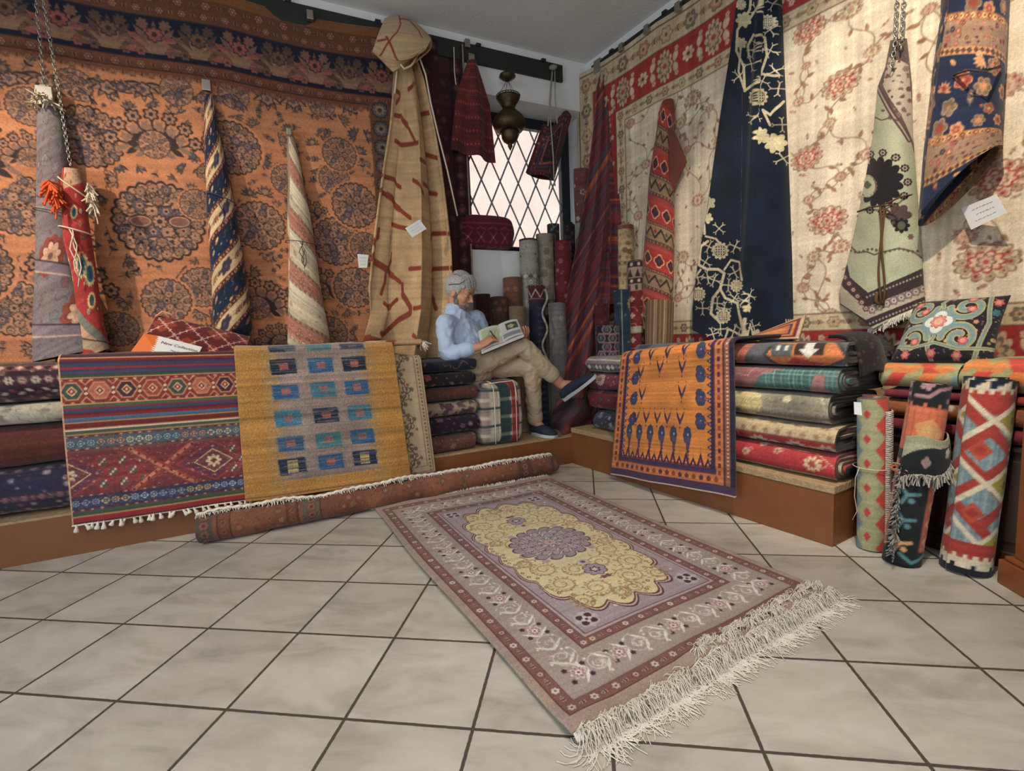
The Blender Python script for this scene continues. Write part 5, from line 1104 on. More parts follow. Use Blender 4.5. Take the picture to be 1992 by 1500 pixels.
v1 = flo(.9, .4, 280, (26, 30, 44), ((20, 22, 32), (150, 120, 100), (120, 96, 84)), .11, 3, .9, 'vs')
v2 = flo(.9, .4, 280, (34, 24, 30), ((24, 18, 24), (150, 70, 60), (176, 150, 124), (110, 60, 60)), .06, 4, 1.1, 'rpl')
v3 = flo(.9, .4, 280, (84, 46, 36), ((50, 30, 28), (110, 60, 46), (70, 50, 44), (120, 86, 64)), .05, 5, .9, 'rlv')
v4 = flo(.9, .4, 280, (150, 128, 104), ((46, 34, 44), (84, 60, 78), (110, 60, 56), (70, 60, 70)), .06, 6, 1.2, 'prs')
v5 = flo(.9, .4, 280, (40, 26, 40), ((26, 18, 28), (130, 90, 110), (150, 120, 110), (100, 50, 70)), .055, 7, 1.1, 'rpl')
v6 = flo(.9, .4, 280, (96, 62, 54), ((60, 36, 36), (160, 80, 66), (150, 120, 100), (90, 50, 46)), .05, 8, 1.1, 'rlp')
stackL(.715, .93, [(ZL+.002, .322, v6, 'brown folded rug with red flowers at the bottom of the stack beside the plaid bundle', {'ds': .012}), (.323, .437, v5, 'dark purple floral folded rug, second from the bottom beside the plaid bundle', {'ds': -.012}), (.438, .538, v4, 'cream and mauve floral folded rug in the stack beside the plaid bundle', {}), (.539, .632, v3, 'brown folded rug in the middle of the stack beside the plaid bundle', {}), (.633, .724, v2, 'black folded rug with red and cream flowers, second from top beside the seated man', {}), (.725, .805, v1, 'navy folded rug topping the stack beside the seated man', {'ds': -.01})], .5, 30)
# plaid bundle (the man's seat)
cp = Cv(.9, .95, 300, (168, 160, 140))
for x, w_, cc in ((.0, .06, (150, 132, 120)), (.07, .045, (196, 188, 164)), (.125, .012, (214, 204, 180)), (.14, .07, (44, 62, 62)), (.21, .012, (60, 60, 80)), (.225, .055, (132, 30, 34)), (.285, .01, (200, 180, 150)), (.3, .07, (150, 150, 160)), (.37, .08, (84, 64, 66))):
    b_ = cp.bb(x, 0, x+w_, .95); A, X, Y = b_; cp.put(A, np.minimum(X-x, x+w_-X)*300+.5, cc)
for y in (.04, .16, .28, .40, .52):
    for dy, w_, cc in ((0, .022, (60, 70, 70)), (.03, .006, (40, 40, 44)), (.06, .03, (190, 182, 160))):
        b_ = cp.bb(0, y+dy, .9, y+dy+w_); A, X, Y = b_; cp.put(A, np.minimum(Y-y-dy, y+dy+w_-Y)*300*.5, cc)
for x, w_, cc in ((.225, .055, (146, 26, 32)), (.14, .07, (40, 62, 60))):
    b_ = cp.bb(x, 0, x+w_, .95); A, X, Y = b_; cp.put(A, np.minimum(np.minimum(X-x, x+w_-X)*300+.5, .6), cc)
cp.speck(.03, .01)
ep = empty('plaid_bundle', PL(.52, .23, ZL), 'tied bundle wrapped in red, green and cream plaid cloth, used as a seat', 'bundle')
e3 = lambda v: np.r_[v, 0]
rbox('plaid_wrapping', PL(.525, .225, ZL+.002+.2135), -e3(L_), e3(nl), np.array([0, 0, 1.]), .163, .215, .2135, cp, COTTON, ep, 7, 240, 140, .012, 4)
bm = bmesh.new(); q = lambda s, z, d=-.004: PL(s, d, z)
tube(bm, [q(.61, .640, .1), q(.608, .636, .02), q(.6, .6), q(.595, .5), q(.597, .35), q(.6, .225)], .004, 6); tube(bm, [q(.66, .628, .0), q(.55, .634, .01), q(.45, .638, .0), q(.44, .6), q(.432, .55), q(.428, .5)], .004, 6)
tube(bm, [q(.45, .64, .02), q(.44, .61), q(.436, .45), q(.44, .3), q(.44, .225)], .0025, 6); bmobj('white_string', bm, STRING, ep, smooth=True)
# ------------------------------------------------------------------ rugs draped over the stacks
def drape(name, fr, TL, TR, BL, BR, dtop, dback, cv, htop, mt, parent=None, nu=180, nv=260, thick=.012, wav=.008, rc=.03, hf=None, seed=0):
    # TL.. = (s,z) at front plane dtop ; returns sheet; canvas y 0..htop lies on top of the stack
    ph = np.random.default_rng(seed).uniform(0, 6, 5); L1 = dback-dtop
    def fn(U, V):
        y = V*cv.H; st = TL[0]*(1-U)+TR[0]*U; zt = TL[1]*(1-U)+TR[1]*U; sb = BL[0]*(1-U)+BR[0]*U; zb_ = BL[1]*(1-U)+BR[1]*U
        hf_ = cv.H-htop; top = y < htop; f = np.clip((y-htop)/hf_, 0, 1)
        s = np.where(top, st, st+(sb-st)*f); 
        Lf = zt-zb_; zf = zt-f*Lf; t = np.clip((htop-y)/htop, 0, 1)
        d = np.where(top, dtop+rc*.0+t*L1, dtop); z = np.where(top, zt, zf)
        # round the bend
        k = np.clip(1-np.abs(y-htop)/rc, 0, 1); z = z-.35*rc*k**2; d = d+.35*rc*k**2
        wv = wav*(np.sin(U*9+ph[0]+f*3)+.6*np.sin(U*17+ph[1]-f*4))*f*1.0; d = d-wv-.012*np.sin(f*pi)*0; z = z+.006*np.sin(U*8+ph[2])*(t > 0)*np.sin(t*pi)
        return fr(s, d, z)
    return sheet(name, fn, nu, nv, cv, mt, parent, thick, flip=True)
# striped kilim-like rug
def canv_striped():
    H_, W_ = 1.17, .73; c = Cv(W_, H_, 420, (96, 44, 46)); t0 = .35; u = .83/990
    def Y(y): return t0+(y-275)*u
    def R(a, b_, cc): c.rect(-1, Y(a), W_+1, Y(b_), cc)
    BL_, RD_, GN, OR, LB, MR = (58, 60, 92), (138, 32, 36), (70, 88, 72), (196, 136, 78), (74, 104, 134), (100, 34, 40)
    y = 0
    for k in range(14): c.rect(-1, .0+k*.022, W_+1, .022+k*.022, (RD_, BL_, GN, MR, (80, 76, 84))[k % 5])
    R(255, 285, (66, 34, 40)); R(285, 292, OR); R(292, 310, MR); R(310, 335, BL_); R(335, 350, RD_); R(350, 372, BL_); R(372, 395, (64, 70, 66)); R(395, 402, OR)
    R(402, 545, (128, 46, 40)); R(545, 553, OR)
    for a, b_, cc in ((553, 572, GN), (572, 580, RD_), (580, 600, BL_), (600, 612, MR), (612, 628, RD_), (628, 652, LB), (652, 660, OR), (660, 690, (104, 34, 30)), (690, 696, OR), (696, 704, (214, 196, 180)), (704, 722, GN), (722, 730, OR), (730, 750, (96, 84, 84)), (750, 805, (74, 92, 104)), (805, 830, (110, 70, 66)), (830, 1095, (118, 50, 54)), (1095, 1165, (58, 62, 92)), (1165, 1182, (100, 60, 66)), (1182, 1205, GN), (1205, 1215, OR), (1215, 1242, (150, 30, 34)), (1242, 1252, MR), (1252, 1270, (206, 166, 110))): R(a, b_, cc)
    # red band with hexagonal figures
    yc = Y(474); x = .04; k = 0
    while x < W_:
        A = ((60, 78, 70), (176, 90, 66), (70, 40, 60), (150, 60, 40))[k % 4]; c.poly([(x-.045, yc), (x-.02, yc-.045), (x+.02, yc-.045), (x+.045, yc), (x+.02, yc+.045), (x-.02, yc+.045)], (176, 120, 84)); c.poly([(x-.037, yc), (x-.016, yc-.037), (x+.016, yc-.037), (x+.037, yc), (x+.016, yc+.037), (x-.016, yc+.037)], A)
        c.dia(x, yc, .022, .026, (196, 160, 110)); c.dia(x, yc, .014, .017, RD_); c.dia(x, yc, .006, .008, (220, 200, 170))
        for sy in (-1, 1): c.line([(x+.03, yc+sy*.055), (x+.05, yc+sy*.03), (x+.07, yc+sy*.055)], .005, (190, 130, 90)); c.dia(x+.05, yc+sy*.012, .009, .009, (206, 180, 150))
        x += .1; k += 1
    for yy, P in ((778, ((120, 150, 160), (190, 120, 90), (196, 180, 140))), (1130, ((130, 130, 150), (190, 150, 80), (150, 160, 180)))):
        x = .02; k = 0
        while x < W_: rosette(c, x, Y(yy), .017, ((40, 48, 60), P[(k//3) % 3], (60, 80, 100), P[2]), 4 if k % 2 else 8); x += .036; k += 1
    for yy in (738, 812, 1088, 1172, 410, 540):
        x = 0
        while x < W_: c.rect(x, Y(yy-4), x+.011, Y(yy+4), ((190, 150, 110), (90, 40, 50), (70, 80, 80))[int(x*91) % 3]); x += .018
    # big diamonds
    y0, y1 = Y(832), Y(1093); ym = (y0+y1)/2; hh = (y1-y0)/2
    for xc, typ in ((.0, 1), (.2, 0), (.355, 2), (.56, 1), (.72, 0)):
        if typ == 1:
            c.dia(xc, ym, .16, hh*1.02, (150, 50, 50)); c.dia(xc, ym, .145, hh*.93, (104, 52, 66)); c.dia(xc, ym, .085, hh*.62, (206, 166, 116)); c.dia(xc, ym, .077, hh*.55, (110, 60, 60)); c.star(xc, ym, .035, 8, .4, (206, 180, 140)); c.star(xc, ym, .014, 4, .4, (110, 50, 50))
            for q in range(12): a = q*pi/6; c.dia(xc+.105*cos(a), ym+hh*.72*sin(a), .007, .007, (176, 120, 96))
        elif typ == 2:
            for sg in (-1, 1):
                for o_ in (-.016, .0, .016): c.line([(xc-.12+o_, ym-sg*hh*.95), (xc+.12+o_, ym+sg*hh*.95)], .012 if o_ else .02, (150, 50, 46) if o_ else (190, 120, 90))
                for q in range(9): t = -1+q/4; c.dia(xc+.12*t, ym+sg*hh*.95*t, .007, .009, (120, 40, 40))
        else:
            for ax_, ay_ in ((0, -.5), (0, .5), (-.5, 0), (.5, 0), (-1, -.5), (1, .5), (-1, .5), (1, -.5)):
                X, Yy = xc+ax_*.075, ym+ay_*hh; c.dia(X, Yy, .037, hh*.42, (146, 40, 40)); 
                for i in range(-2, 3):
                    for j in range(-2, 3):
                        if abs(i)+abs(j) < 3: c.rect(X+i*.009-.0045, Yy+j*.012-.006, X+i*.009+.0045, Yy+j*.012+.006, ((210, 176, 150), (110, 70, 60), (74, 92, 80))[(i+j) % 3])
    g = random.Random(2)
    for k in range(900): x, y = g.uniform(0, W_), g.uniform(Y(735), Y(1165)); c.rect(x, y, x+.007, y+.003, g.choice(((170, 130, 110), (70, 50, 60), (90, 110, 110), (150, 60, 60))))
    c.rect(0, 0, .006, H_, (200, 150, 110)); c.speck(.06, .05); return c
cS = canv_striped()
e = empty('draped_rug', PL(2.42, -.03, .12), 'large striped red, blue and green rug with diamonds and tassels draped over the left stack', 'rug')
tl, tr, bl_, br_ = iPL(112, 688, -.03), iPL(462, 686, -.03), iPL(140, 1022, -.035), iPL(476, 972, -.035)
zA = .93
drape('rug_body', PL, (tl[0], zA), (2.02, zA-.022), bl_, (2.02, br_[1]), -.03, .40, cS, .35, PILE, e, 300, 380, .012, .004, seed=2)
bm0 = bmesh.new(); 
tprof = [(.002, 0), (.003, -.006), (.0065, -.012), (.005, -.016), (.009, -.024), (.011, -.034), (.006, -.037), (0, -.037)]
lathe(bm0, tprof, (0, 0, 0), 8); tme = bpy.data.meshes.new('tassel'); bm0.to_mesh(tme); bm0.free(); tme.materials.append(FRINGE)
for p in tme.polygons: p.use_smooth = True
g = random.Random(5)
for k in range(27):
    u = (k+.6)/27*.97+.01*g.uniform(-1, 1); s_ = bl_[0]*(1-u)+2.02*u; z_ = bl_[1]*(1-u)+br_[1]*u; o = bpy.data.objects.new('tassel', tme); COL.objects.link(o); o.parent = e; o.matrix_parent_inverse = Matrix.Translation(-Vector(e.location)); o.location = [float(v) for v in PL(s_, -.04, z_+.002)]; o.rotation_euler = (g.uniform(-.5, .3), g.uniform(-.5, .5), 0); o.scale = (1, 1, g.uniform(.85, 1.15))
sheet('white_edge_cord', lambda U, V: PL(bl_[0]*(1-U)+2.02*U, -.034-.006*np.sin(V*pi*2), bl_[1]*(1-U)+br_[1]*U-.004+.004*np.cos(V*pi*2)), 80, 8, None, FRINGE, e, 0, color=(210, 200, 180))
# mustard rug with blue squares
def canv_mustard():
    W_, H_ = .86, 1.13; c = Cv(W_, H_, 400, (148, 128, 116)); t0 = .35; c.blot(.05, .1, 5)
    MU = (176, 122, 44)
    c.rect(-1, H_-.085, 2, H_, (188, 132, 52)); c.rect(0, 0, .16, H_, MU); c.rect(W_-.17, 0, W_, H_, MU)
    g = np.random.default_rng(3)
    for k in range(5000):
        x = g.uniform(.12, .20) if k % 2 else g.uniform(W_-.21, W_-.13); y = g.uniform(0, H_); c.rect(x-.006, y, x+.008, y+.003, (160, 128, 84) if g.random() < .5 else MU)
    u = .78/930; f = lambda y: t0+(y-235)*u+.012
    cols = ((24, 24, 40), (28, 74, 118), (40, 106, 130), (20, 26, 52), (54, 110, 112)); OR = (190, 84, 60); YL = (206, 170, 90)
    rows_ = [(222, .035, (3, 4, 3)), (335, .075, (0, 1, 0)), (490, .075, (1, 2, 1)), (655, .08, (2, 3, 2)), (815, .08, (1, 4, 1)), (960, .08, (3, 1, 3))]
    for j, (y, h, cc) in enumerate(rows_):
        for i, x in enumerate((.235+.012*j*0, .43, .615)):
            x = x+.0*j; yy = f(y)+(.0 if i else 0)-.012*i*0; q = g.uniform(-.004, .004)
            c.poly([(x-.066+q, yy-h/2), (x+.062, yy-h/2+q), (x+.066, yy+h/2), (x-.062, yy+h/2-q)], cols[cc[i]])
            if j == 5 and i != 1: c.rect(x-.026, yy-h*.42, x+.026, yy+h*.42, YL)
            else: c.poly([(x-.024, yy-h*.22), (x+.022, yy-h*.26), (x+.025, yy+h*.22), (x-.02, yy+h*.24)], OR)
            for k in range(26): yk = yy+g.uniform(-h/2, h/2); c.line([(x-.07, yk), (x+.07, yk+.001)], .0012, tuple(np.array(cols[cc[i]])*.6+np.array((40, 60, 70))))
    for k in range(420): y = g.uniform(0, H_-.09); x = g.uniform(.1, W_-.25); c.line([(x, y), (x+g.uniform(.03, .15), y+.001)], .0016, tuple(np.array((150, 126, 112))*g.uniform(.72, 1.2)))
    c.rect(0, H_-.02, W_, H_-.014, (120, 84, 60)); c.speck(.1, .05, 3); return c
cM = canv_mustard()
e = empty('draped_rug', PL(1.63, -.05, .1), 'mustard yellow rug with rows of blue and orange squares draped over the stack', 'rug')
tl, tr, bl_, br_ = iPL(457, 697, -.05), iPL(765, 687, -.05), iPL(478, 976, -.05), iPL(798, 932, -.05)
drape('rug_body', PL, (tl[0], .928), (tr[0], .915), bl_, br_, -.05, .40, cM, .35, SHAG, e, 300, 360, .016, .006, seed=6)
# cream scroll-patterned runner
c = Cv(.3, 1.1, 380, (176, 156, 122)); c.frame(.012, .016, (120, 84, 70)); c.frame(.05, .054, (120, 84, 70), y0=-1)
for k in range(22):
    y = .02+k*.05; x = .15+.03*sin(k*1.4); c.spiral(x, y, .032, 1.2, k, .006, (92, 74, 60), 1 if k % 2 else -1); c.star(x+.03*(-1)**k, y, .016, 6, .35, (104, 92, 80)); c.star(x-.035*(-1)**k, y+.02, .011, 6, .35, (150, 72, 56)); c.line([(x, y), (.15+.03*sin((k+1)*1.4), y+.05)], .006, (76, 64, 54))
    for xx in (.034, .268): c.star(xx, y+.01, .008, 5, .3, (130, 100, 76)); c.star(xx, y+.035, .008, 5, .3, (104, 84, 70))
c.speck(.06, .02)
e = empty('draped_runner', PL(1.05, -.03, .12), 'narrow cream runner with brown scrolls draped at the right of the mustard rug', 'rug')
tr, br_ = iPL(818, 700, -.03), iPL(847, 917, -.03)
drape('rug_body', PL, (tr[0]+.27, .86), (tr[0], .835), (br_[0]+.27, br_[1]), br_, -.028, .38, c, .3, PILE, e, 110, 300, .01, .004, seed=9)
# rolled end of the felt cloth lying on the drapes
cr2 = squig(.5, .4, 9, 6, 260)
o = coil('rolled_end', PL(1.05, .06, .925), e3(L_), -e3(nl), (0, 0, 1), .42, .015, .042, .008, 2.0, cr2, FLAT, eb, (190, 140, 84), .006, .006, 0, .006, 4, .04)
hang('end_fringe', eb, lambda u: PL(1.045, .02+.07*u, .91+.02*sin(pi*u)), 60, .035, .002, 8, FRINGE, .5, (.6, .1, -.7))
# ------------------------------------------------------------------ long rolled carpet on the floor
ca = Cv(2.2, .8, 260, (128, 76, 52)); ca.blot(.1, .12, 4); scatter(ca, 0, 0, 2.2, .8, .05, ((70, 44, 36), (160, 84, 56), (100, 88, 76), (150, 110, 80)), 5, .9, 'rlvs')
for x, w_, cc in ((.0, .07, (84, 74, 66)), (.09, .05, (120, 66, 44)), (.40, .05, (116, 64, 46)), (.47, .09, (98, 86, 72)), (1.75, .1, (90, 60, 46)), (2.0, .2, (84, 62, 52))):
    ca.rect(x, 0, x+w_, .8, cc); y = .02
    while y < .8: rosette(ca, x+w_/2, y, min(w_*.3, .02), ((60, 40, 34), (150, 100, 76), (110, 60, 46), (60, 40, 34)), 6); y += .045
for x in (.09, .145, .4, .45, .56): ca.rect(x-.004, 0, x+.002, .8, (60, 40, 34))
ca.speck(.08, .02)
rA, rB = gz(385, 1066)[:2], gz(1082, 925)[:2]; dr_ = (rB-rA)/np.linalg.norm(rB-rA); nrm = np.array([-dr_[1], dr_[0]]); LR_ = np.linalg.norm(rB-rA)
er = empty('rolled_carpet', np.r_[(rA+rB)/2+nrm*.08, 0], 'long rust and brown carpet rolled up on the floor in front of the left platform', 'carpet')
coil('carpet_roll', np.r_[rA+nrm*.078, .068], e3(dr_), -e3(nrm), (0, 0, 1), LR_, .022, .134, .011, 3.2, ca, PILE, er, (96, 84, 76), .006, .006, .25, .012, 5, .045, edge=(110, 100, 96))
def rt(u, k=0): return np.r_[rA+dr_*(LR_*u)+nrm*(.085+.008*sin(u*21)), .137+.003*sin(u*30)]
def fE(U, V): P = np.stack([rA[0]+dr_[0]*LR_*U, rA[1]+dr_[1]*LR_*U], -1)+nrm*(.068+.014*np.sin(U*13)+.006*np.sin(U*37)+.075*V)[..., None]; return np.concatenate([P, (.1385+.006*np.sin(U*17)+.004*np.sin(U*41)-.05*V**2)[..., None]], -1)
sheet('outer_flap', fE, 260, 24, ca, PILE, er, .008, uv=lambda U, V: (U*2.1, .1+V*.1))
def fE2(U, V): P = np.stack([rA[0]+dr_[0]*LR_*U, rA[1]+dr_[1]*LR_*U], -1)+nrm*(.060+.014*np.sin(U*13)+.006*np.sin(U*37)+.012*np.cos(V*2*pi))[..., None]; return np.concatenate([P, (.142+.006*np.sin(U*17)+.004*np.sin(U*41)+.007*np.sin(V*2*pi)+.002*np.sin(U*300))[..., None]], -1)
sheet('white_fringe_edge', fE2, 700, 9, None, FRINGE, er, 0, color=(205, 195, 175))
hang('loose_fringe', er, lambda u: np.r_[rA+dr_*(LR_*u)+nrm*(.05+.014*sin(u*13)), .142+.006*sin(u*17)], 500, .016, .0018, 3, FRINGE, .5, (-nrm[0]*.6, -nrm[1]*.6, -.7))
# ------------------------------------------------------------------ right platform stacks
GR_ = 'folded rugs stacked on the right platform'
def rst(z0, z1, s0, L, cv, lab, depth=.46, seed=0, d0=.02, **kw):
    folded(PR, R_, nr, z0, z1-z0, L, s0, depth, cv, lab, GR_, seed=seed, d0=d0, **kw)
q1 = Cv(.9, .6, 300, (166, 32, 40)); q1.blot(.06, .15); q1.rect(0, .18, .9, .245, (176, 160, 132)); scatter(q1, 0, .19, .9, .25, .05, ((90, 70, 60), (150, 120, 100)), 3, .8); q1.rect(0, .175, .9, .18, (120, 40, 40))
for x, y, r in ((.12, .36, .02), (.2, .33, .018), (.36, .30, .04), (.55, .24, .055), (.62, .35, .03), (.75, .3, .05), (.05, .3, .02)): q1.star(x, y, r, 9, .4, (206, 180, 140)); q1.star(x, y, r*.5, 6, .4, (150, 60, 56)); q1.spiral(x+r, y+r*.4, r*.8, 1, x*9, .005, (206, 176, 136))
q1.line([(.05, .4), (.2, .35), (.36, .36), (.45, .3), (.5, .25)], .004, (210, 180, 140)); q1.speck(.08, .05)
q2 = Cv(.9, .6, 300, (188, 166, 126)); q2.rect(0, 0, .9, .285, (160, 36, 40)); q2.rect(0, .28, .9, .286, (110, 80, 60)); q2.rect(0, .318, .9, .322, (130, 90, 70))
for k in range(16): x = .03+k*.055; rosette(q2, x, .302, .012, ((110, 80, 60), (170, 120, 90), (150, 140, 110), (100, 60, 50)), 6); sprig(q2, x, .355, .035, .2 if k % 2 else -.3, ((120, 90, 70), (150, 110, 80), (160, 80, 70)))
for x in (.1, .27, .4, .58, .72): q2.star(x, .235, .04, 10, .3, (196, 178, 146), 0, 1.3, .9); q2.star(x, .235, .018, 6, .3, (120, 90, 84)); q2.leaf(x+.05, .25, .06, .012, -.4, (206, 170, 140))
q2.speck(.07, .04)
q3 = Cv(.9, .6, 300, (140, 132, 112)); q3.blot(.08, .1); q3.star(.06, .3, .07, 9, .12, (198, 178, 124)); q3.star(.55, .24, .06, 12, .25, (188, 172, 130)); q3.star(.24, .33, .02, 5, .2, (190, 178, 140)); q3.star(.4, .22, .025, 9, .3, (170, 160, 124)); q3.line([(.3, .4), (.38, .36), (.4, .3), (.43, .27), (.5, .28)], .006, (190, 178, 150)); q3.star(.72, .34, .04, 8, .3, (184, 166, 124)); q3.speck(.1, .1)
q4 = Cv(.9, .6, 300, (70, 104, 98)); q4.blot(.06, .1); q4.poly([(0, .2), (.06, .22), (.1, .3), (.16, .32), (.2, .4), (0, .4)], (150, 96, 92))
for k in range(24): q4.line([(.14+k*.018, .1), (.14+k*.018, .45)], .0022, (150, 180, 170))
for k in range(14): q4.line([(.12, .14+k*.022), (.56, .14+k*.022)], .0022, (150, 180, 170))
q4.poly([(0, .24), (.08, .25), (.12, .33), (.2, .34), (.24, .42), (0, .44)], (146, 92, 90)); q4.line([(.0, .31), (.05, .3), (.08, .35), (.14, .36)], .005, (190, 140, 130)); q4.poly([(.3, .2), (.34, .26), (.36, .32), (.4, .32), (.4, .25), (.44, .2)], (160, 110, 104)); q4.rect(.45, .1, .9, .5, (150, 96, 84)); 
for k in range(8): q4.rect(.46+k*.018, .1, .466+k*.018, .5, (100, 60, 56)); q4.star(.5+.04*(k % 4), .2+.05*(k//2), .012, 6, .3, (200, 160, 120))
q4.speck(.08, .08)
q5 = Cv(.9, .7, 300, (92, 92, 94)); q5.blot(.08, .1); q5.poly([(.0, .1), (.05, .2), (.02, .3), (.07, .4), (0, .5)], (186, 100, 80)); q5.poly([(.12, .34), (.18, .27), (.34, .25), (.48, .33), (.4, .45), (.2, .47)], (66, 66, 70)); q5.poly([(.14, .34), (.19, .28), (.34, .26), (.46, .33), (.39, .44), (.21, .46)], (196, 112, 50)); q5.rect(.16, .33, .25, .4, (86, 88, 88)); q5.rect(.26, .34, .38, .42, (60, 40, 36)); q5.poly([(.3, .42), (.3, .37), (.275, .37), (.32, .325), (.365, .37), (.34, .37), (.34, .42)], (214, 206, 190)); q5.poly([(.22, .29), (.34, .27), (.38, .3), (.26, .33)], (170, 40, 34))
for x in (.18, .215): q5.rect(x, .36, x+.018, .39, (220, 214, 200)); q5.rect(x+.006, .31, x+.014, .335, (200, 60, 50))
q5.line([(.42, .28), (.46, .28), (.47, .33), (.5, .3), (.53, .34), (.54, .29), (.58, .29)], .006, (214, 208, 196)); q5.star(.6, .4, .05, 9, .3, (50, 56, 70)); q5.speck(.08, .09)
S1 = 1.285
rst(ZR+.002, .395, .60, 1.12, q1, 'red folded carpet with ivory flowers at the bottom of the right stack', seed=41, uo=0) if False else None
def r2(z0, z1, s1, cv, lab, seed, shift=0, **kw):   # stack runs from behind the orange drape to s1; pattern starts at S1
    s0 = .62; L = s1-s0; o = None
    sv = PR(s0, .02+.23, z0+(z1-z0)/2); h = z1-z0; a = .23-h/2; arc0 = 2*a+pi*h/4
    o = coil('folded_rug', sv, e3(R_), -e3(nr), (0, 0, 1), L, a, h*.985, kw.get("t", .0125), 4.0, cv, PILE, None, kw.get('back', (56, 44, 38)), .007, .007, cv.H/2-arc0, .01, seed, .02, uo=-(S1-s0)+.0, edge=kw.get('edge', (60, 46, 38)))
    return tag(o, lab, 'rug', GR_)
r2(ZR+.002, .384, 1.735, q1, 'red folded carpet with ivory flowers at the bottom of the right stack', 41)
r2(.386, .50, 1.72, q2, 'half cream, half red folded carpet second from the bottom of the right stack', 42)
r2(.502, .635, 1.70, q3, 'grey folded carpet with pale yellow blossoms in the middle of the right stack', 43)
r2(.637, .75, 1.735, q4, 'teal and pink folded carpet with a pale grid in the right stack', 44)
r2(.752, .86, 1.745, q5, 'grey folded carpet with an orange medallion topping the right stack', 45)
# dark cloth slumped over the stack end
cdk = flo(.6, .6, 200, (26, 19, 17), ((18, 14, 14), (74, 52, 40), (52, 42, 38), (76, 44, 36)), .06, 9, 1, 'rlv')
def fDk(U, V):
    s = 1.64+.125*np.sin(U*pi/2)+.02*np.sin(V*5); d = .14+.34*V; z = .870-.16*U**2.4+.012*np.sin(V*9+U*6)*U+.01*np.sin(V*pi); return PR(s, d, z)
o = sheet('dark_rug_end', fDk, 60, 90, cdk, FLAT, None, .014, flip=False); tag(o, 'dark brown rug end slumping off the right end of the right stack', 'rug')
# corner of an orange-bordered rug standing up behind the drape
c = Cv(.3, .2, 300, (206, 130, 50)); c.frame(0, .014, (196, 180, 150)); c.frame(.014, .03, (120, 30, 30)); c.frame(.045, .055, (60, 50, 90)); c.frame(.055, .075, (196, 100, 40)); c.speck()
def fCo(U, V): s = 1.06+.36*U; return PR(s, .42-.05*U-.06*V, .865+.115*U*(1-V)**1.0-.0*V)
o = sheet('upturned_rug_corner', fCo, 60, 30, c, PILE, None, .01); tag(o, 'upturned corner of an orange rug with cream edge behind the orange drape', 'rug')
# small left stack of four
w1 = flo(.5, .5, 300, (58, 58, 78), ((40, 40, 60), (150, 146, 150), (110, 100, 120)), .045, 3, 1.2, 'vrl'); w2 = flo(.5, .5, 300, (104, 26, 34), ((70, 20, 28), (150, 60, 60), (70, 60, 64), (150, 120, 110)), .07, 4, .8, 'rv'); w3 = flo(.5, .5, 300, (110, 40, 56), ((60, 24, 40), (206, 186, 170), (180, 110, 110)), .05, 5, 1, 'vls', medal=((.14, .26, .045, ((80, 30, 40), (206, 186, 166), (120, 40, 50), (180, 150, 140))),))
w4 = flo(.5, .5, 300, (140, 124, 124), ((90, 76, 82), (200, 188, 176), (110, 60, 66)), .05, 6, 1, 'ls', bands=((.2, .05, (92, 80, 86), ((200, 190, 180), (130, 110, 110), (210, 200, 190)), 'd'), (.27, .012, (200, 190, 176), ((100, 90, 90), (120, 110, 110)), '')))
for z0, z1, s0, cv, lab, sd in ((ZR+.002, .40, .165, w1, 'blue grey floral folded rug, lowest in the stack left of the orange drape', 51), (.402, .54, .12, w2, 'plain dark red folded rug in the small stack left of the orange drape', 52), (.542, .66, .11, w3, 'plum and white scrolled folded rug, second from top left of the orange drape', 53), (.662, .775, .10, w4, 'grey and white patterned folded rug topping the small stack near the raised shoe', 54)):
    h = z1-z0; a = .2-h/2; o = coil('folded_rug', PR(s0, .06+.2, z0+h/2), e3(R_), -e3(nr), (0, 0, 1), .60-s0, a, h*.985, .0125, 4.0, cv, PILE, None, (90, 60, 60), .007, .007, cv.H/2-(2*a+pi*h/4), .015, sd, .05); tag(o, lab, 'rug', GR_)
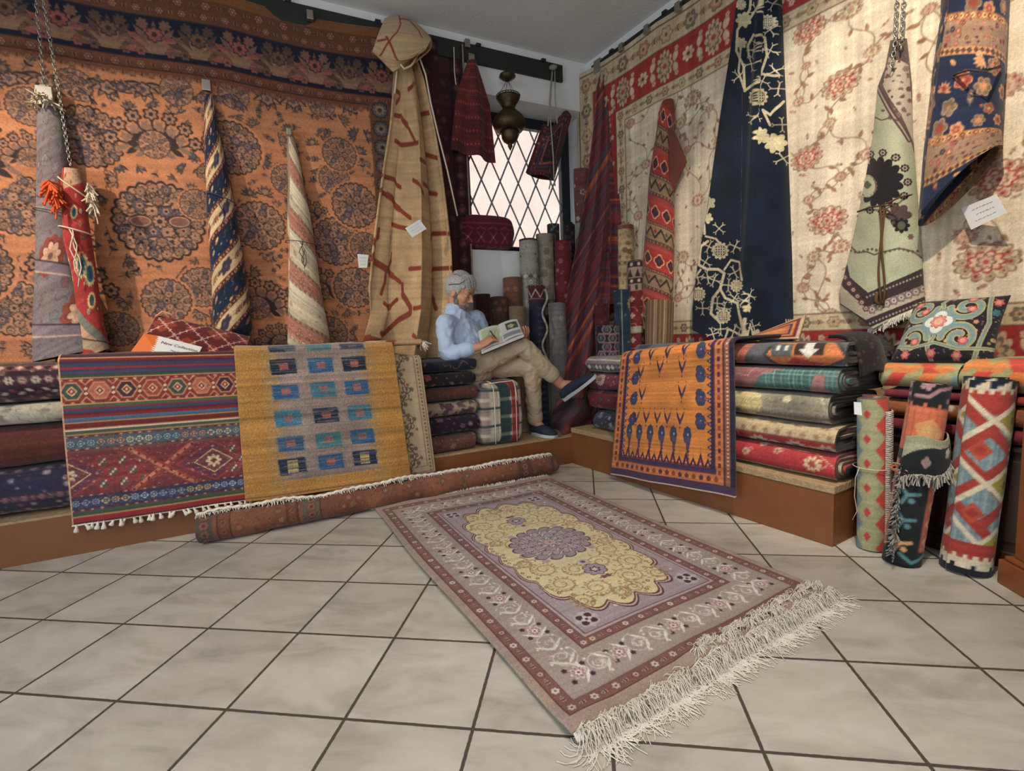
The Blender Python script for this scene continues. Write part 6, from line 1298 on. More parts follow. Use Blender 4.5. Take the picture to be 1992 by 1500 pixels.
# orange gabbeh draped over both stacks
def canv_orange():
    W_, H_ = .88, 1.16; c = Cv(W_, H_, 460, (204, 118, 24)); t0 = .32; c.blot(.06, .08, 4); g = np.random.default_rng(5)
    for k in range(900): x, y = g.uniform(0, W_), g.uniform(0, H_); c.line([(x, y), (x+g.uniform(.02, .07), y+.001)], .0016, ((184, 100, 18), (222, 150, 56), (190, 112, 30))[k % 3])
    PU, BL_, RD_, OR = (64, 32, 62), (56, 62, 88), (150, 62, 34), (198, 112, 52)
    fx = lambda x, y: (x-430-(1290-430)*0)/860*W_; hy = .84/1075; fy = lambda y: t0+(y-300)*hy
    def pais(x, y, s_, ml=1, rot=0, ht=1.0):
        c.star(x, y, .034*s_, 6, .12, BL_, 0, 1, 1.2*ht); c.star(x+.012*ml, y-.03*s_*ht, .022*s_, 6, .1, BL_); c.star(x+.006*ml, y, .016*s_, 6, .2, (70, 60, 110)); c.ell(x, y-.01, .004, .004, (160, 150, 160))
    def vee(x, y, s_=1):
        s_ = s_*1.25
        for sg in (-1, 1): c.poly([(x, y+.034*s_), (x+sg*.018*s_, y-.006*s_), (x+sg*.024*s_, y-.04*s_), (x+sg*.012*s_, y-.02*s_), (x, y+.006*s_)], PU if sg < 0 else (74, 60, 76)); c.ell(x+sg*.022*s_, y-.048*s_, .005, .005, RD_)
        c.dia(x, y+.045*s_, .006, .01, (130, 40, 40))
    for y in (350, 520, 690, 865):
        pais(.155, fy(y), 1.0, 1); pais(.675, fy(y)+.0, 1.1, -1)
        for sx, xx in ((1, .1), (-1, .725)): c.line([(xx, fy(y)), (xx+sx*.04, fy(y))], .006, PU); c.dia(xx+sx*.02, fy(y), .011, .011, (160, 60, 60))
    for x, y in ((.2, 470), (.365, 440), (.54, 450), (.225, 650), (.545, 640), (.28, 330), (.42, 330), (.55, 320)): vee(x, fy(y))
    for x in (.19, .275, .365, .445, .54): vee(x, fy(840), .95)
    for k in range(9): c.line([(.4+k*.012, fy(905)), (.405+k*.012, fy(895-(k % 3)*6))], .003, RD_); c.ell(.402+k*.012, fy(905), .0035, .003, RD_)
    for x in (.135, .225, .315, .405, .495, .59):
        c.star(x, fy(965), .036, 8, .1, BL_, 0, .75, 1.5); c.poly([(x-.01, fy(985)), (x+.024, fy(985)), (x+.012, fy(1070)), (x+.006, fy(1140)), (x-.004, fy(1070))], (78, 70, 96)); c.ell(x+.004, fy(960), .006, .008, (150, 150, 170))
        for k in range(5): c.dia(x+.008, fy(1030+k*28), .009-.001*(k % 2), .01, (130, 50, 70) if k % 2 else BL_)
    yb = fy(1195)
    for k in range(15):
        x = .09+k*.045; hh = .085 if k % 2 else .055; c.poly([(x-.024, yb), (x, yb-hh), (x+.024, yb)], PU); c.poly([(x-.014, yb), (x, yb-hh*.6), (x+.014, yb)], (150, 60, 60)); c.dia(x, yb-.016, .006, .009, (180, 160, 170)); c.line([(x, yb-hh), (x, yb-hh-.03)], .002, RD_)
    y = -.0
    while y < yb:
        for xx, sx in ((.083, 1), (.735, -1)): c.poly([(xx-sx*.012, y), (xx+sx*.022, y+.022), (xx-sx*.012, y+.044)], PU); c.dia(xx+sx*.002, y+.022, .007, .01, (150, 120, 150))
        y += .044
    for a, b_, cc in ((.0, .008, (130, 70, 50)), (.008, .052, OR), (.052, .06, RD_), (.06, .082, (56, 40, 70))): c.rect(a, 0, b_, H_, cc)
    for a, b_, cc in ((.742, .762, (56, 40, 70)), (.762, .768, RD_), (.768, .815, OR), (.815, .83, (96, 50, 60)), (.83, .858, (150, 90, 60)), (.858, .88, (40, 36, 60))): c.rect(a, 0, b_, H_, cc)
    for a, b_, cc in ((yb, yb+.03, (70, 50, 84)), (yb+.03, yb+.036, RD_), (yb+.036, yb+.088, OR), (yb+.088, H_-.008, (72, 52, 80)), (H_-.008, H_, (196, 180, 160))): c.rect(.06 if b_ < yb+.09 else 0, a, .77 if b_ < yb+.09 else W_, b_, cc)
    y = .02; k = 0
    while y < yb+.03: 
        c.rect(.022, y, .04, y+.026, ((150, 60, 40), (80, 50, 70))[k % 2]); c.rect(.782, y, .8, y+.026, ((140, 56, 40), (90, 40, 60))[k % 2]); c.rect(.838, y, .85, y+.008, (206, 190, 160)); c.rect(.838, y+.02, .85, y+.028, (206, 190, 160)); y += .042; k += 1
    for k in range(17): x = .05+k*.045; c.star(x, yb+.062, .015, 6, .25, ((110, 36, 40), (130, 60, 40), (84, 40, 60))[k % 3]); c.rect(x-.002, yb+.04, x+.002, yb+.055, (90, 60, 40))
    c.speck(.07, .05, 6); return c
cO = canv_orange()
e = empty('draped_rug', PR(.9, -.06, .05), 'orange rug with blue and purple hanging paisleys draped over the right platform stacks', 'rug')
dd = -.055
tl, tr, bl_, br_ = iPR(1212, 702, dd), iPR(1428, 672, dd), iPR(1190, 922, dd), iPR(1434, 967, dd)
drape('rug_body', PR, (tl[0], .80), (tr[0], .875), bl_, br_, dd, .36, cO, .32, PILE, e, 330, 430, .014, .006, seed=12)
# ------------------------------------------------------------------ standing rolls
def upright(c):
    n = Cv(.1, .1, c.r, (0, 0, 0)); n.W, n.H, n.h, n.w = c.H, c.W, c.w, c.h; n.a = np.ascontiguousarray(c.a.transpose(1, 0, 2)[:, ::-1]); return n
def roll(base, top, r, cv, name, label, cat='rug', group=None, phase=-2.6, t=.009, turns=3, back=(120, 100, 84), parent=None, seed=0, wob=.02, squash=1., mt=FLAT, du=.005, flare=0., edge=None):
    base, top = np.asarray(base, float), np.asarray(top, float); ax = top-base; L = np.linalg.norm(ax); ax /= L
    e1 = np.cross([0, 1., 0], ax)*-1; e1 /= np.linalg.norm(e1); e1 = e1 if e1[0] > 0 else -e1; e2 = np.cross(ax, e1); e2 = e2 if e2[1] > 0 else -e2
    o = coil(name, base, ax, e1, e2*squash, L, 0, 2*r, t, turns, upright(cv), mt, parent, back, du, .005, 0, .004, seed, wob, phase=phase, taper=flare, edge=edge)
    if label: tag(o, label, cat, group)
    return o
def band_cv(W, L, lst, seed=1, res=260):
    c = stripes(W, L+.02, res, lst, seed); c.speck(); return c
GC = 'rolled rugs standing in the room corner'
ZB = ZL+.003
def croll(px, py, wpx, Y, cv, label, lean=.02, seed=0, basex=0, zb=ZB, **kw):
    T = at(px, py, Y); r = wpx/2*Y/F_PX*.97; B = np.array([T[0]+basex, Y-lean, zb]); roll(B, T, r, cv, 'rolled_rug', label, group=GC, seed=seed, **kw)
GW = ((120, 114, 106), (90, 80, 84), (150, 140, 128)); 
mk = lambda bg, P, st=.05, sd=1, H=1.5, bands=(): flo(.5, H, 240, bg, P, st, sd, 1, 'rslv', bands)
croll(1027, 468, 40, 3.9, mk((158, 152, 140), ((96, 88, 84), (120, 84, 80), (186, 180, 168)), .06, 1, bands=((0, .05, (66, 24, 26), (), ''), (.3, .05, (130, 124, 114), ((90, 80, 80), (180, 170, 160)), 'd'))), 'tall grey white floral rolled rug with a maroon end, right of the maroon sill bag', seed=1)
croll(1059, 457, 36, 3.99, mk((146, 136, 118), ((100, 92, 80), (120, 110, 90)), .08, 2, bands=((.5, .06, (84, 80, 78), ((150, 140, 120), (60, 56, 56)), 'd'), (.62, .08, (70, 64, 60), ((170, 160, 140), (50, 46, 44)), 'd'))), 'tall plain grey beige rolled rug under the window', seed=2)
croll(1094, 470, 36, 4.02, mk((112, 30, 34), ((70, 24, 30), (170, 110, 100), (140, 60, 56)), .06, 3, bands=((.0, .03, (60, 26, 26), (), ''),)), 'tall dark red rolled rug under the window right of the grey beige one', seed=3)
croll(1076, 438, 26, 4.12, mk((40, 52, 46), ((180, 176, 160), (90, 40, 40)), .06, 4), 'thin dark green rolled rug with pale ends peeking up at the window', seed=4)
croll(1107, 437, 24, 4.13, mk((40, 30, 32), ((150, 50, 44), (60, 80, 76)), .05, 5), 'thin black and red rolled rug peeking up beside the window frame', seed=5)
croll(1131, 332, 34, 4.12, mk((110, 60, 60), ((60, 40, 44), (170, 160, 146), (130, 50, 50)), .06, 6, 2.2, bands=((0, .02, (150, 50, 50), (), ''), (.6, .3, (140, 136, 126), ((80, 76, 80), (170, 160, 150)), 'r'))), 'tallest rolled rug, grey and red, standing against the window jamb', seed=6)
croll(996, 541, 40, 3.82, mk((120, 84, 66), ((80, 50, 44), (150, 96, 80), (100, 90, 76)), .06, 7, bands=((0, .03, (130, 116, 96), (), ''), (.04, .12, (110, 50, 44), ((150, 110, 90), (80, 50, 44)), 'r'), (.18, .03, (140, 110, 80), (), ''))), 'short stout brown rolled rug with a red square, below the sill', seed=7)
croll(937, 574, 38, 3.62, mk((52, 24, 26), ((36, 18, 20), (90, 36, 34)), .06, 8), 'dark maroon rolled rug directly behind the book reader', seed=8)
croll(971, 579, 38, 3.7, mk((84, 56, 42), ((60, 36, 30), (110, 80, 60)), .06, 9, bands=((0, .015, (50, 28, 26), (), ''),)), 'dull brown rolled rug right of the dark maroon roll', seed=9)
croll(1006, 598, 36, 3.66, mk((140, 116, 84), ((104, 84, 64), (120, 100, 76)), .1, 10, bands=((0, .012, (90, 66, 50), (), ''),)), 'short beige rolled rug right of the reader\'s book', seed=10)
c = Cv(.5, 1.2, 260, (40, 40, 58)); c.rect(0, 0, .5, .09, (70, 30, 28)); c.rect(0, .09, .5, .22, (80, 34, 34))
for k in range(8): x = k*.07; c.line([(x, .10), (x+.018, .08), (x+.035, .10), (x+.052, .08), (x+.07, .10)], .006, (196, 184, 170)); c.line([(x, .13), (x+.035, .19), (x+.07, .13)], .007, (206, 180, 170)); c.line([(x, .20), (x+.07, .20)], .005, (150, 130, 150))
c.rect(.16, .24, .24, 1.2, (30, 30, 34))
for k in range(30): c.spiral(.2, .26+k*.032, .014, .8, k, .005, (190, 184, 176)); c.rect(.08, .26+k*.05, .13, .28+k*.05, (60, 60, 90))
c.speck(); croll(1043, 556, 36, 3.8, c, 'navy, mauve and white rolled rug with a zigzag collar and black scroll band', seed=11, lean=.0)
croll(1083, 592, 38, 3.84, mk((124, 120, 118), ((96, 90, 90), (150, 110, 104), (150, 146, 140)), .07, 12), 'grey rolled rug left of the hanging striped kilim', seed=12)
croll(1216, 440, 34, 3.88, mk((178, 154, 108), ((120, 84, 60), (150, 110, 80), (110, 100, 70)), .05, 13, bands=((0, .012, (120, 50, 40), (), ''), (.25, .03, (150, 120, 80), ((110, 70, 50), (190, 170, 130)), 'd'))), 'tall straw yellow patterned rolled rug right of the hanging striped kilim', seed=13)
c = Cv(.5, 1.2, 260, (112, 26, 34)); c.rect(0, 0, .5, .02, (150, 34, 30)); c.rect(0, .02, .5, .24, (150, 130, 110)); 
for y in (.03, .15): 
    c.rect(0, y, .5, y+.04, (50, 40, 40))
    for k in range(9): c.star(.03+k*.055, y+.02, .014, 6, .3, (190, 170, 150))
for k in range(9): c.poly([(k*.055, .14), (k*.055+.02, .08), (k*.055+.04, .14)], (50, 40, 44)); c.rect(k*.055, .20, k*.055+.02, .235, (60, 50, 50))
for k in range(8):
    for y in (.3, .42, .6): c.star(.03+k*.09, y, .022, 4, .4, (190, 160, 130)); c.line([(k*.09, y+.06), (k*.09+.05, y+.06), (k*.09+.07, y+.09)], .006, (180, 140, 110))
c.rect(0, .5, .5, .55, (170, 160, 140)); c.speck(); croll(1235, 509, 32, 3.74, c, 'red rolled rug with black and white bands, left of the hanging red rug', seed=14, zb=ZR+.004)
c = Cv(.5, 1.2, 260, (32, 52, 72)); c.rect(0, 0, .5, .018, (40, 44, 110)); c.rect(0, .018, .5, .22, (170, 152, 116)); scatter(c, 0, .05, .5, .2, .05, ((120, 100, 80), (150, 120, 100)), 3, .8); c.star(.16, .34, .06, 12, .25, (176, 150, 90)); c.star(.17, .34, .03, 8, .3, (140, 120, 80)); scatter(c, 0, .25, .5, 1, .1, ((90, 110, 110), (150, 140, 110)), 4, .5, 's'); c.line([(.06, .22), (.06, 1.2)], .006, (170, 160, 130)); c.speck()
croll(1209, 567, 34, 3.66, c, 'cream topped navy rolled rug with a yellow flower, standing in the corner', seed=15, zb=ZR+.004)
croll(1168, 592, 28, 3.75, mk((84, 28, 30), ((50, 24, 26), (150, 110, 100), (110, 44, 40)), .05, 16, bands=((0.02, .05, (120, 40, 40), ((190, 160, 150), (90, 40, 40)), 's'),)), 'dark red rolled rug tucked between the kilim and the navy flower roll', seed=16)
c = Cv(.6, .8, 260, (30, 34, 42))
for i in range(8):
    for j in range(8): x, y = .04+i*.085+.0425*(j % 2), .05+j*.062; c.star(x, y, .036, 6, .12, (140, 100, 100), 0, 1, 1.1); c.star(x, y, .026, 6, .12, (40, 60, 72) if (i+j) % 3 else (60, 60, 80)); c.rect(x-.007, y-.016, x+.007, y+.012, (160, 140, 130)); c.rect(x-.003, y-.012, x+.003, y+.02, (40, 44, 56))
c.speck(); croll(1181, 634, 48, 3.58, c, 'black folded rug with rows of pink hexagons, standing by the small stack', seed=17, zb=ZR+.004, squash=.6)
c = Cv(.6, .8, 300, (112, 84, 58))
for k in range(46): c.rect(k*.013, 0, k*.013+.004, .8, ((176, 150, 110), (76, 54, 40), (150, 120, 84), (90, 60, 44), (196, 180, 150))[k % 5])
c.speck(.05, 0)
T = at(1283, 588, 3.5); B = np.array([T[0]-.05, 3.42, ZR+.004]); roll(B, T, .098, c, 'rolled_rug', 'brown striped roll with fine cream lines leaning below the hanging red rug', group=GC, seed=18, back=(90, 60, 44))
bm = bmesh.new(); tube(bm, [at(1060+5*sin(k*.9), 562+k*9, 3.70) for k in range(16)], .009, 7); tag(bmobj('knotted_rope', bm, plain('mottled_rope', (150, 146, 134), .9, 0, .5, 60, .5, 40), None, smooth=True), 'thin knotted grey rope hanging between the corner rolls', 'rope')
# ------------------------------------------------------------------ kilim rolls standing on the floor
def stair(c, x0, x1, y, h, n, col, up=True):
    w_ = (x1-x0)/n
    for k in range(n): c.rect(x0+k*w_, y-(h if up else 0)*(.4+.6*(k % 2)), x0+(k+1)*w_, y+(0 if up else h)*(.4+.6*(k % 2)), col)
RD, WH, LBL, YL, NV = (158, 40, 26), (206, 192, 164), (122, 142, 146), (150, 136, 44), (28, 32, 46)
c = Cv(.70, .76, 360, LBL)
for k in range(60): x = k*.0117; c.rect(x, 0, x+.004, .76, ((90, 110, 120), (150, 160, 158), (110, 130, 136))[k % 3])
c.rect(0, 0, .7, .17, RD)
for k in range(6):          # lattice of red and white stepped diagonals
    for sg in (-1, 1):
        for j in range(4):
            x0 = -.1+k*.175; y0 = .05+j*.175
            c.line([(x0, y0), (x0+.175, y0+sg*.175)], .034, RD)
for j, y in enumerate((.19, .42, .64)):
    for k in range(5):
        x = .10+k*.175+(.0 if j % 2 else 0); c.dia(x+.045, y, .075, .068, WH); c.dia(x+.045, y, .05, .045, YL); c.rect(x+.039, y-.012, x+.051, y+.012, (96, 70, 30)); c.line([(x-.12, y-.10), (x-.02, y), (x-.12, y+.10)], .018, WH); c.dia(x-.045, y+.11, .034, .04, (176, 60, 30)); c.dia(x-.045, y+.11, .018, .022, RD)
c.rect(0, 0, .7, .10, RD); c.rect(0, 0, .7, .085, WH); c.rect(0, 0, .7, .05, NV); c.rect(0, .67, .7, .76, WH); c.rect(0, .64, .7, .685, RD); c.rect(0, .735, .7, .76, NV)
for k in range(24):
    x = k*.03; c.poly([(x, .085), (x+.015, .085), (x+.015, .097), (x, .097)], WH); c.poly([(x, .685), (x+.015, .685), (x+.015, .700), (x, .700)], RD)
for k in range(12): x = k*.06; c.poly([(x, .05), (x+.05, .05), (x+.05, .058), (x+.035, .058), (x+.035, .066), (x+.02, .066), (x+.02, .076), (x, .076)], NV); c.poly([(x, .74), (x+.012, .74), (x+.012, .72), (x+.026, .72), (x+.026, .735), (x+.05, .735), (x+.05, .74)], NV)
c.speck(.05, .03)
def froll(bpx, bpy, tpx, tpy, r, cv, lab, lean=.0, **kw):
    g_ = gz(bpx, bpy); B = np.array([g_[0], g_[1]+r*.75, .004]); T = at(tpx, tpy, B[1]+lean); return roll(B, T, r, cv, kw.pop('name', 'standing_kilim'), lab, 'kilim', **kw), B, T
o, B3, T3 = froll(1900, 1122, 1925, 738, .079, c, 'standing rolled kilim with red and pale blue lattice and yellow flowers beside the cabinet', lean=.03, phase=-2.9, t=.008, turns=4, back=(70, 50, 44), seed=61, wob=.012)
# black kilim with orange centre
BK_ = (28, 32, 34); c = Cv(.68, .74, 360, BK_); c.rect(0, .13, .68, .30, (196, 96, 54))
for k in range(30): x = k*.023; c.rect(x, .115+.012*(k % 2), x+.0115, .14, (196, 96, 54)); c.rect(x, .13, x+.004, .30, (176, 80, 44))
for k in range(4): x = .08+k*.17; c.poly([(x-.05, .2), (x, .17), (x+.05, .22), (x+.02, .27), (x-.03, .25)], (206, 140, 84)); c.star(x-.01, .21, .018, 6, .3, (206, 160, 96))
for k in range(5):
    x = .03+k*.16; c.star(x+.02, .045, .024, 5, .35, (176, 130, 136)); c.line([(x-.01, .09), (x+.03, .09), (x+.06, .06), (x+.12, .045)], .014, (170, 124, 130)); c.star(x+.1, .10, .012, 5, .3, (150, 110, 120))
c.poly([(0, .30), (.68, .30), (.68, .74), (0, .74)], BK_)
for k in range(4):
    x = .0+k*.2
    for y, cc in ((.36, (170, 124, 130)), (.47, (90, 130, 136)), (.57, (84, 124, 130)), (.66, (206, 150, 100))): c.line([(x+.02, y-.03), (x+.045, y), (x+.03, y+.035)], .014, cc); c.line([(x+.045, y), (x+.08, y-.01)], .014, cc); c.star(x+.06, y+.02, .012, 5, .3, cc)
    c.rect(x+.11, .34, x+.185, .68, (176, 84, 56)); 
    for y in (.36, .43, .50, .57, .64): c.dia(x+.148, y, .03, .03, (196, 150, 96)); c.dia(x+.148, y, .014, .014, (150, 60, 44))
    c.line([(x+.05, .70), (x+.09, .725), (x+.15, .69)], .014, (80, 130, 130))
c.speck(.05, .03)
ek = empty('standing_kilim', gz(1768, 1095), 'black standing rolled kilim with orange centre and grey fringe, middle of the three', 'kilim')
o, B2, T2 = froll(1768, 1104, 1810, 745, .067, c, None, lean=.03, phase=-3.0, t=.008, turns=4, back=(60, 44, 40), seed=62, parent=ek, wob=.012, name='kilim_roll')
axk = (T2-B2)/np.linalg.norm(T2-B2); ex_ = np.array([1., 0, 0]); 
def kp(th, h, rr=.1): return B2+axk*h+np.array([cos(th), sin(th), 0])*(rr-.027)
cf = Cv(.3, .12, 360, BK_); cf.poly([(0, 0), (.3, 0), (.3, .02), (.12, .03), (0, .06)], (150, 150, 120)); cf.star(.2, .05, .02, 5, .3, (176, 170, 140)); cf.star(.1, .08, .02, 4, .3, (150, 120, 120)); cf.speck()
def fFl(U, V): th = -2.75+2.75*U; h = .50-.0*U-.10*V-.06*(1-U)*(V)+.01*np.sin(U*8); rr = .077+.022*V*(U**1.5)+.02*V*(1-V); return B2+axk*h[..., None]+np.stack([np.cos(th)*rr, np.sin(th)*rr, 0*th], -1)
sheet('folded_flap', fFl, 90, 40, cf, FLAT, ek, .005)
hang('flap_fringe', ek, lambda u: fFl(np.array(u), np.array(1.)), 120, .028, .0028, 4, plain('grey_fringe', (150, 144, 132), .95), .5)
hang('edge_fringe', ek, lambda u: kp(-2.45-.35*u, .03+.36*u, .10), 130, .026, .0028, 5, plain('grey_fringe2', (140, 134, 124), .95), .5, (-.7, -.5, -.25))
def tie(name, parent, B, T, h, r, mt_, rad=.004, tail=None, tilt=.0):
    ax = (T-B)/np.linalg.norm(T-B); P = [B+ax*(h+tilt*cos(2*pi*k/32))+np.array([cos(2*pi*k/32), sin(2*pi*k/32), 0])*r for k in range(33)]
    bm = bmesh.new(); tube(bm, P, rad, 6); 
    if tail: tube(bm, tail, rad*.8, 5)
    return bmobj(name, bm, mt_, parent, smooth=True)
tie('leather_tie', ek, B2, T2, .36, .074, plain('pink_cord', (170, 100, 70), .8), .005)
# red and green kilim with striped fringe seam
c = Cv(.6, .68, 360, (160, 158, 116))
for k in range(7): y = .02+k*.1; c.poly([(.0, y), (.03, y+.05), (0, y+.1)], (110, 130, 134)); c.dia(.045, y+.0, .013, .02, (176, 44, 34)); c.poly([(.112, y-.005), (.072, y+.045), (.112, y+.095)], (190, 50, 28)); c.poly([(.36, y), (.42, y+.05), (.36, y+.1)], (190, 50, 28)); c.poly([(.45, y), (.5, y+.05), (.45, y+.1)], (110, 130, 134))
c.rect(.11, 0, .135, .68, (196, 52, 26)); c.rect(.135, 0, .20, .68, (84, 74, 70)); c.rect(0, 0, .6, .035, (200, 60, 26)); c.rect(.3, 0, .36, .68, (96, 84, 80)); c.rect(.36, .03, .6, .68, (120, 110, 96)); c.speck(.05, .03)
e1k = empty('standing_kilim', gz(1702, 1070), 'red and sage green standing rolled kilim with a striped fringe seam, leftmost of the three', 'kilim')
o, B1, T1 = froll(1708, 1074, 1697, 776, .058, c, None, lean=.02, phase=-3.14, t=.008, turns=4, back=(130, 50, 34), seed=63, parent=e1k, wob=.012, name='kilim_roll')
ax1 = (T1-B1)/np.linalg.norm(T1-B1); L1k = np.linalg.norm(T1-B1)
bm = bmesh.new(); g = random.Random(7)
for k in range(74):
    h = .02+k/74*(L1k-.06); th = -1.25; p = lambda t_, r_: B1+ax1*(h+.012*(t_-th)*g.uniform(.5, 1.4))+np.array([cos(t_), sin(t_), 0])*r_
    tube(bm, [p(th-.02, .060), p(th+.2, .068), p(th+.45, .069), p(th+.7, .063)], .0032, 5)
bmobj('striped_fringe', bm, plain('black_white_fringe', (176, 168, 154), .95, 0, 0, 60, .35, 90), e1k, smooth=True)
tie('white_string', e1k, B1, T1, .34, .065, STRING, .0016, [B1+ax1*.34+np.array([-.064, -.03, 0]), B1+ax1*.30+np.array([-.078, -.03, 0]), B1+ax1*.22+np.array([-.076, -.02, 0]), B1+ax1*.16+np.array([-.072, -.03, 0]), B1+ax1*.12+np.array([-.084, -.02, 0])])
def ct(px, py): return at(px, py, B1[1]-.062)
cardobj('paper_label', [ct(1661, 782), ct(1675, 783), ct(1677, 808), ct(1662, 806)], 'blank white paper label stuck on the red and green kilim roll', lines=0, seed=3)
# ------------------------------------------------------------------ dark chest with bright folded kilims, cushion
DW = plain('dark_walnut', (52, 30, 20), .4, 0, .1, 20, .25, 6)
ec = empty('low_chest', PR(2.3, .5, 0), 'dark brown wooden chest behind the standing kilims, carrying bright folded rugs', 'chest')
bm = bmesh.new(); fbox(bm, PR, 1.79, 2.27, .31, .66, .06, .44); bmobj('chest_body', bm, DW, ec, bevel=.004)
bm = bmesh.new(); fbox(bm, PR, 1.78, 2.28, .295, .665, .44, .465); bmobj('chest_top', bm, DW, ec, bevel=.006)
bm = bmesh.new(); fbox(bm, PR, 1.785, 2.275, .30, .665, 0, .065); bmobj('chest_plinth', bm, DW, ec, bevel=.004)
for a in (1.82,): bm = bmesh.new(); fbox(bm, PR, a, a+.42, .303, .312, .1, .41); bmobj('drawer', bm, DW, ec, bevel=.004)
GB = 'bright kilims folded on the dark chest'
def st3(z0, z1, s0, s1, cv, lab, seed, depth=.34, d0=.27, t=.012, back=(60, 40, 36)):
    h = z1-z0; a = depth/2-h/2; o = coil('folded_kilim', PR(s0, d0+depth/2, z0+h/2), e3(R_), -e3(nr), (0, 0, 1), s1-s0, a, h*.985, t, min(4, h/2/t-.5), cv, FLAT, None, back, .007, .007, cv.H/2-(2*a+pi*h/4), .008, seed, .03); tag(o, lab, 'kilim', GB)
ck = Cv(.8, .5, 300, (156, 152, 104))
for k in range(9):
    x = -.02+k*.1; c_ = ((190, 50, 30), (206, 110, 44), (120, 142, 140), (190, 50, 30))[k % 4]; ck.poly([(x, .14), (x+.05, .14), (x+.11, .26), (x+.06, .26)], c_); ck.poly([(x+.11, .26), (x+.06, .26), (x, .38), (x+.05, .38)], ((206, 120, 44), (190, 56, 34), (160, 160, 110), (120, 140, 140))[k % 4]); ck.dia(x+.02, .28, .035, .03, (206, 120, 50))
ck.speck(.06, .06)
cr_k = Cv(.9, .4, 200, (110, 24, 34)); cr_k.speck(); cy_k = flo(.9, .4, 240, (150, 84, 34), ((60, 60, 50), (190, 120, 60), (170, 60, 60), (200, 190, 170)), .05, 5, 1, 'rlp'); cm_k = Cv(.9, .3, 200, (120, 34, 50)); cm_k.rect(.3, 0, .9, .3, (150, 36, 24)); cm_k.speck()
st3(.467, .53, 1.80, 2.27, cr_k, 'plain crimson folded kilim at the bottom of the bright pile on the chest', 71)
st3(.532, .612, 1.80, 2.265, cy_k, 'yellow brown floral folded kilim in the bright pile on the chest', 72)
st3(.614, .648, 1.805, 2.27, cm_k, 'thin magenta and red folded kilim under the orange triangle kilims', 73, t=.006)
st3(.65, .762, 1.795, 2.04, ck, 'folded kilim of orange and sage triangles under the left half of the cushion', 74)
st3(.65, .785, 2.05, 2.28, ck, 'folded kilim of orange and sage triangles under the right end of the cushion', 75)
# cushion
c = Cv(.44, .36, 620, (36, 32, 40)); SG = (136, 146, 120); SB = (112, 138, 144); PKc = (196, 84, 80); YC = (176, 166, 90)
scatter(c, 0, 0, .44, .36, .032, ((60, 56, 60), PKc, (206, 120, 110), YC, (130, 120, 90)), 4, .9, 'rlsl')
def band2(P, w_): c.line(P, w_+.006, (196, 180, 110)); c.line(P, w_, SG); c.line(P, w_*.4, SB)
def spir(x, y, r, a0_, tn, dn): t = np.linspace(0, 1, 40); R2 = r*(1-.75*t); th = a0_+dn*t*tn*2*pi; return [(x+R2[i]*cos(th[i]), y+R2[i]*sin(th[i])) for i in range(40)]
for sx, sy in ((1, 1), (-1, 1), (1, -1), (-1, -1)):
    cx, cy = .19+sx*.105, .17+sy*.085; c.ell(cx, cy, .07, .06, (36, 30, 40)); scatter(c, cx-.05, cy-.04, cx+.05, cy+.05, .03, ((30, 26, 32), PKc, (210, 130, 120), YC), 6, .9, 'rl'); band2(spir(cx, cy, .075, 0 if sx < 0 else pi, 1.3, sx*sy), .028); rosette(c, cx+.02, cy+.015, .02, ((120, 30, 40), PKc, (220, 130, 130), YC), 6)
band2([(.19, .0), (.17, .05), (.19, .09)], .014); band2([(.19, .36), (.17, .30), (.19, .25)], .014); band2([(.37, .0), (.385, .1), (.40, .17), (.385, .26), (.37, .36)], .014); band2([(.0, .28), (.1, .30), (.2, .28), (.3, .31), (.44, .30)], .01)
c.star(.19, .17, .075, 4, .35, SB, 0); c.star(.19, .17, .063, 4, .35, (206, 204, 196), 0); rosette(c, .19, .17, .034, ((150, 60, 60), (206, 120, 104), (220, 160, 140), YC), 8)
for x, y in ((.07, .33), (.19, .33), (.3, .34), (.41, .05), (.05, .04), (.3, .03)): rosette(c, x, y, .022, ((90, 30, 40), PKc, (214, 130, 120), YC), 6)
c.star(.415, .11, .02, 6, .3, (60, 110, 130)); c.speck(.04, .02)
pc = [np.array(PR(*( iPR(*p, d)[0], d, iPR(*p, d)[1]))) for p, d in (((1730, 706), .36), ((1780, 588), .50), ((1967, 574), .52), ((1932, 706), .38))]
nrm_c = np.cross(pc[3]-pc[0], pc[1]-pc[0]); nrm_c /= np.linalg.norm(nrm_c); nrm_c = nrm_c if nrm_c @ (CAM-pc[0]) > 0 else -nrm_c
def fCu(sg):
    def f(U, V):
        P = (1-V)[..., None]*((1-U)[..., None]*pc[1]+U[..., None]*pc[2])+V[..., None]*((1-U)[..., None]*pc[0]+U[..., None]*pc[3]); b = (np.clip(4*U*(1-U), 0, 1)**.55)*(np.clip(4*V*(1-V), 0, 1)**.55)
        pin = .10*(1-np.clip(4*V*(1-V), 0, 1))*0; ctr = sum(pc)/4; sh = .05*(4*U*(1-U)*(2*V-1)**4+4*V*(1-V)*(2*U-1)**4); P = P*(1-sh[..., None])+ctr*sh[..., None]
        return P+nrm_c*(sg*.07*b)[..., None]
    return f
eu = empty('cushion', sum(pc)/4, 'plump square cushion with sage scrolls and red flowers leaning on the cream carpet', 'cushion')
sheet('cushion_front', fCu(1), 150, 130, c, COTTON, eu, 0); sheet('cushion_back', fCu(-1), 40, 40, None, COTTON, eu, 0, color=(40, 34, 40))
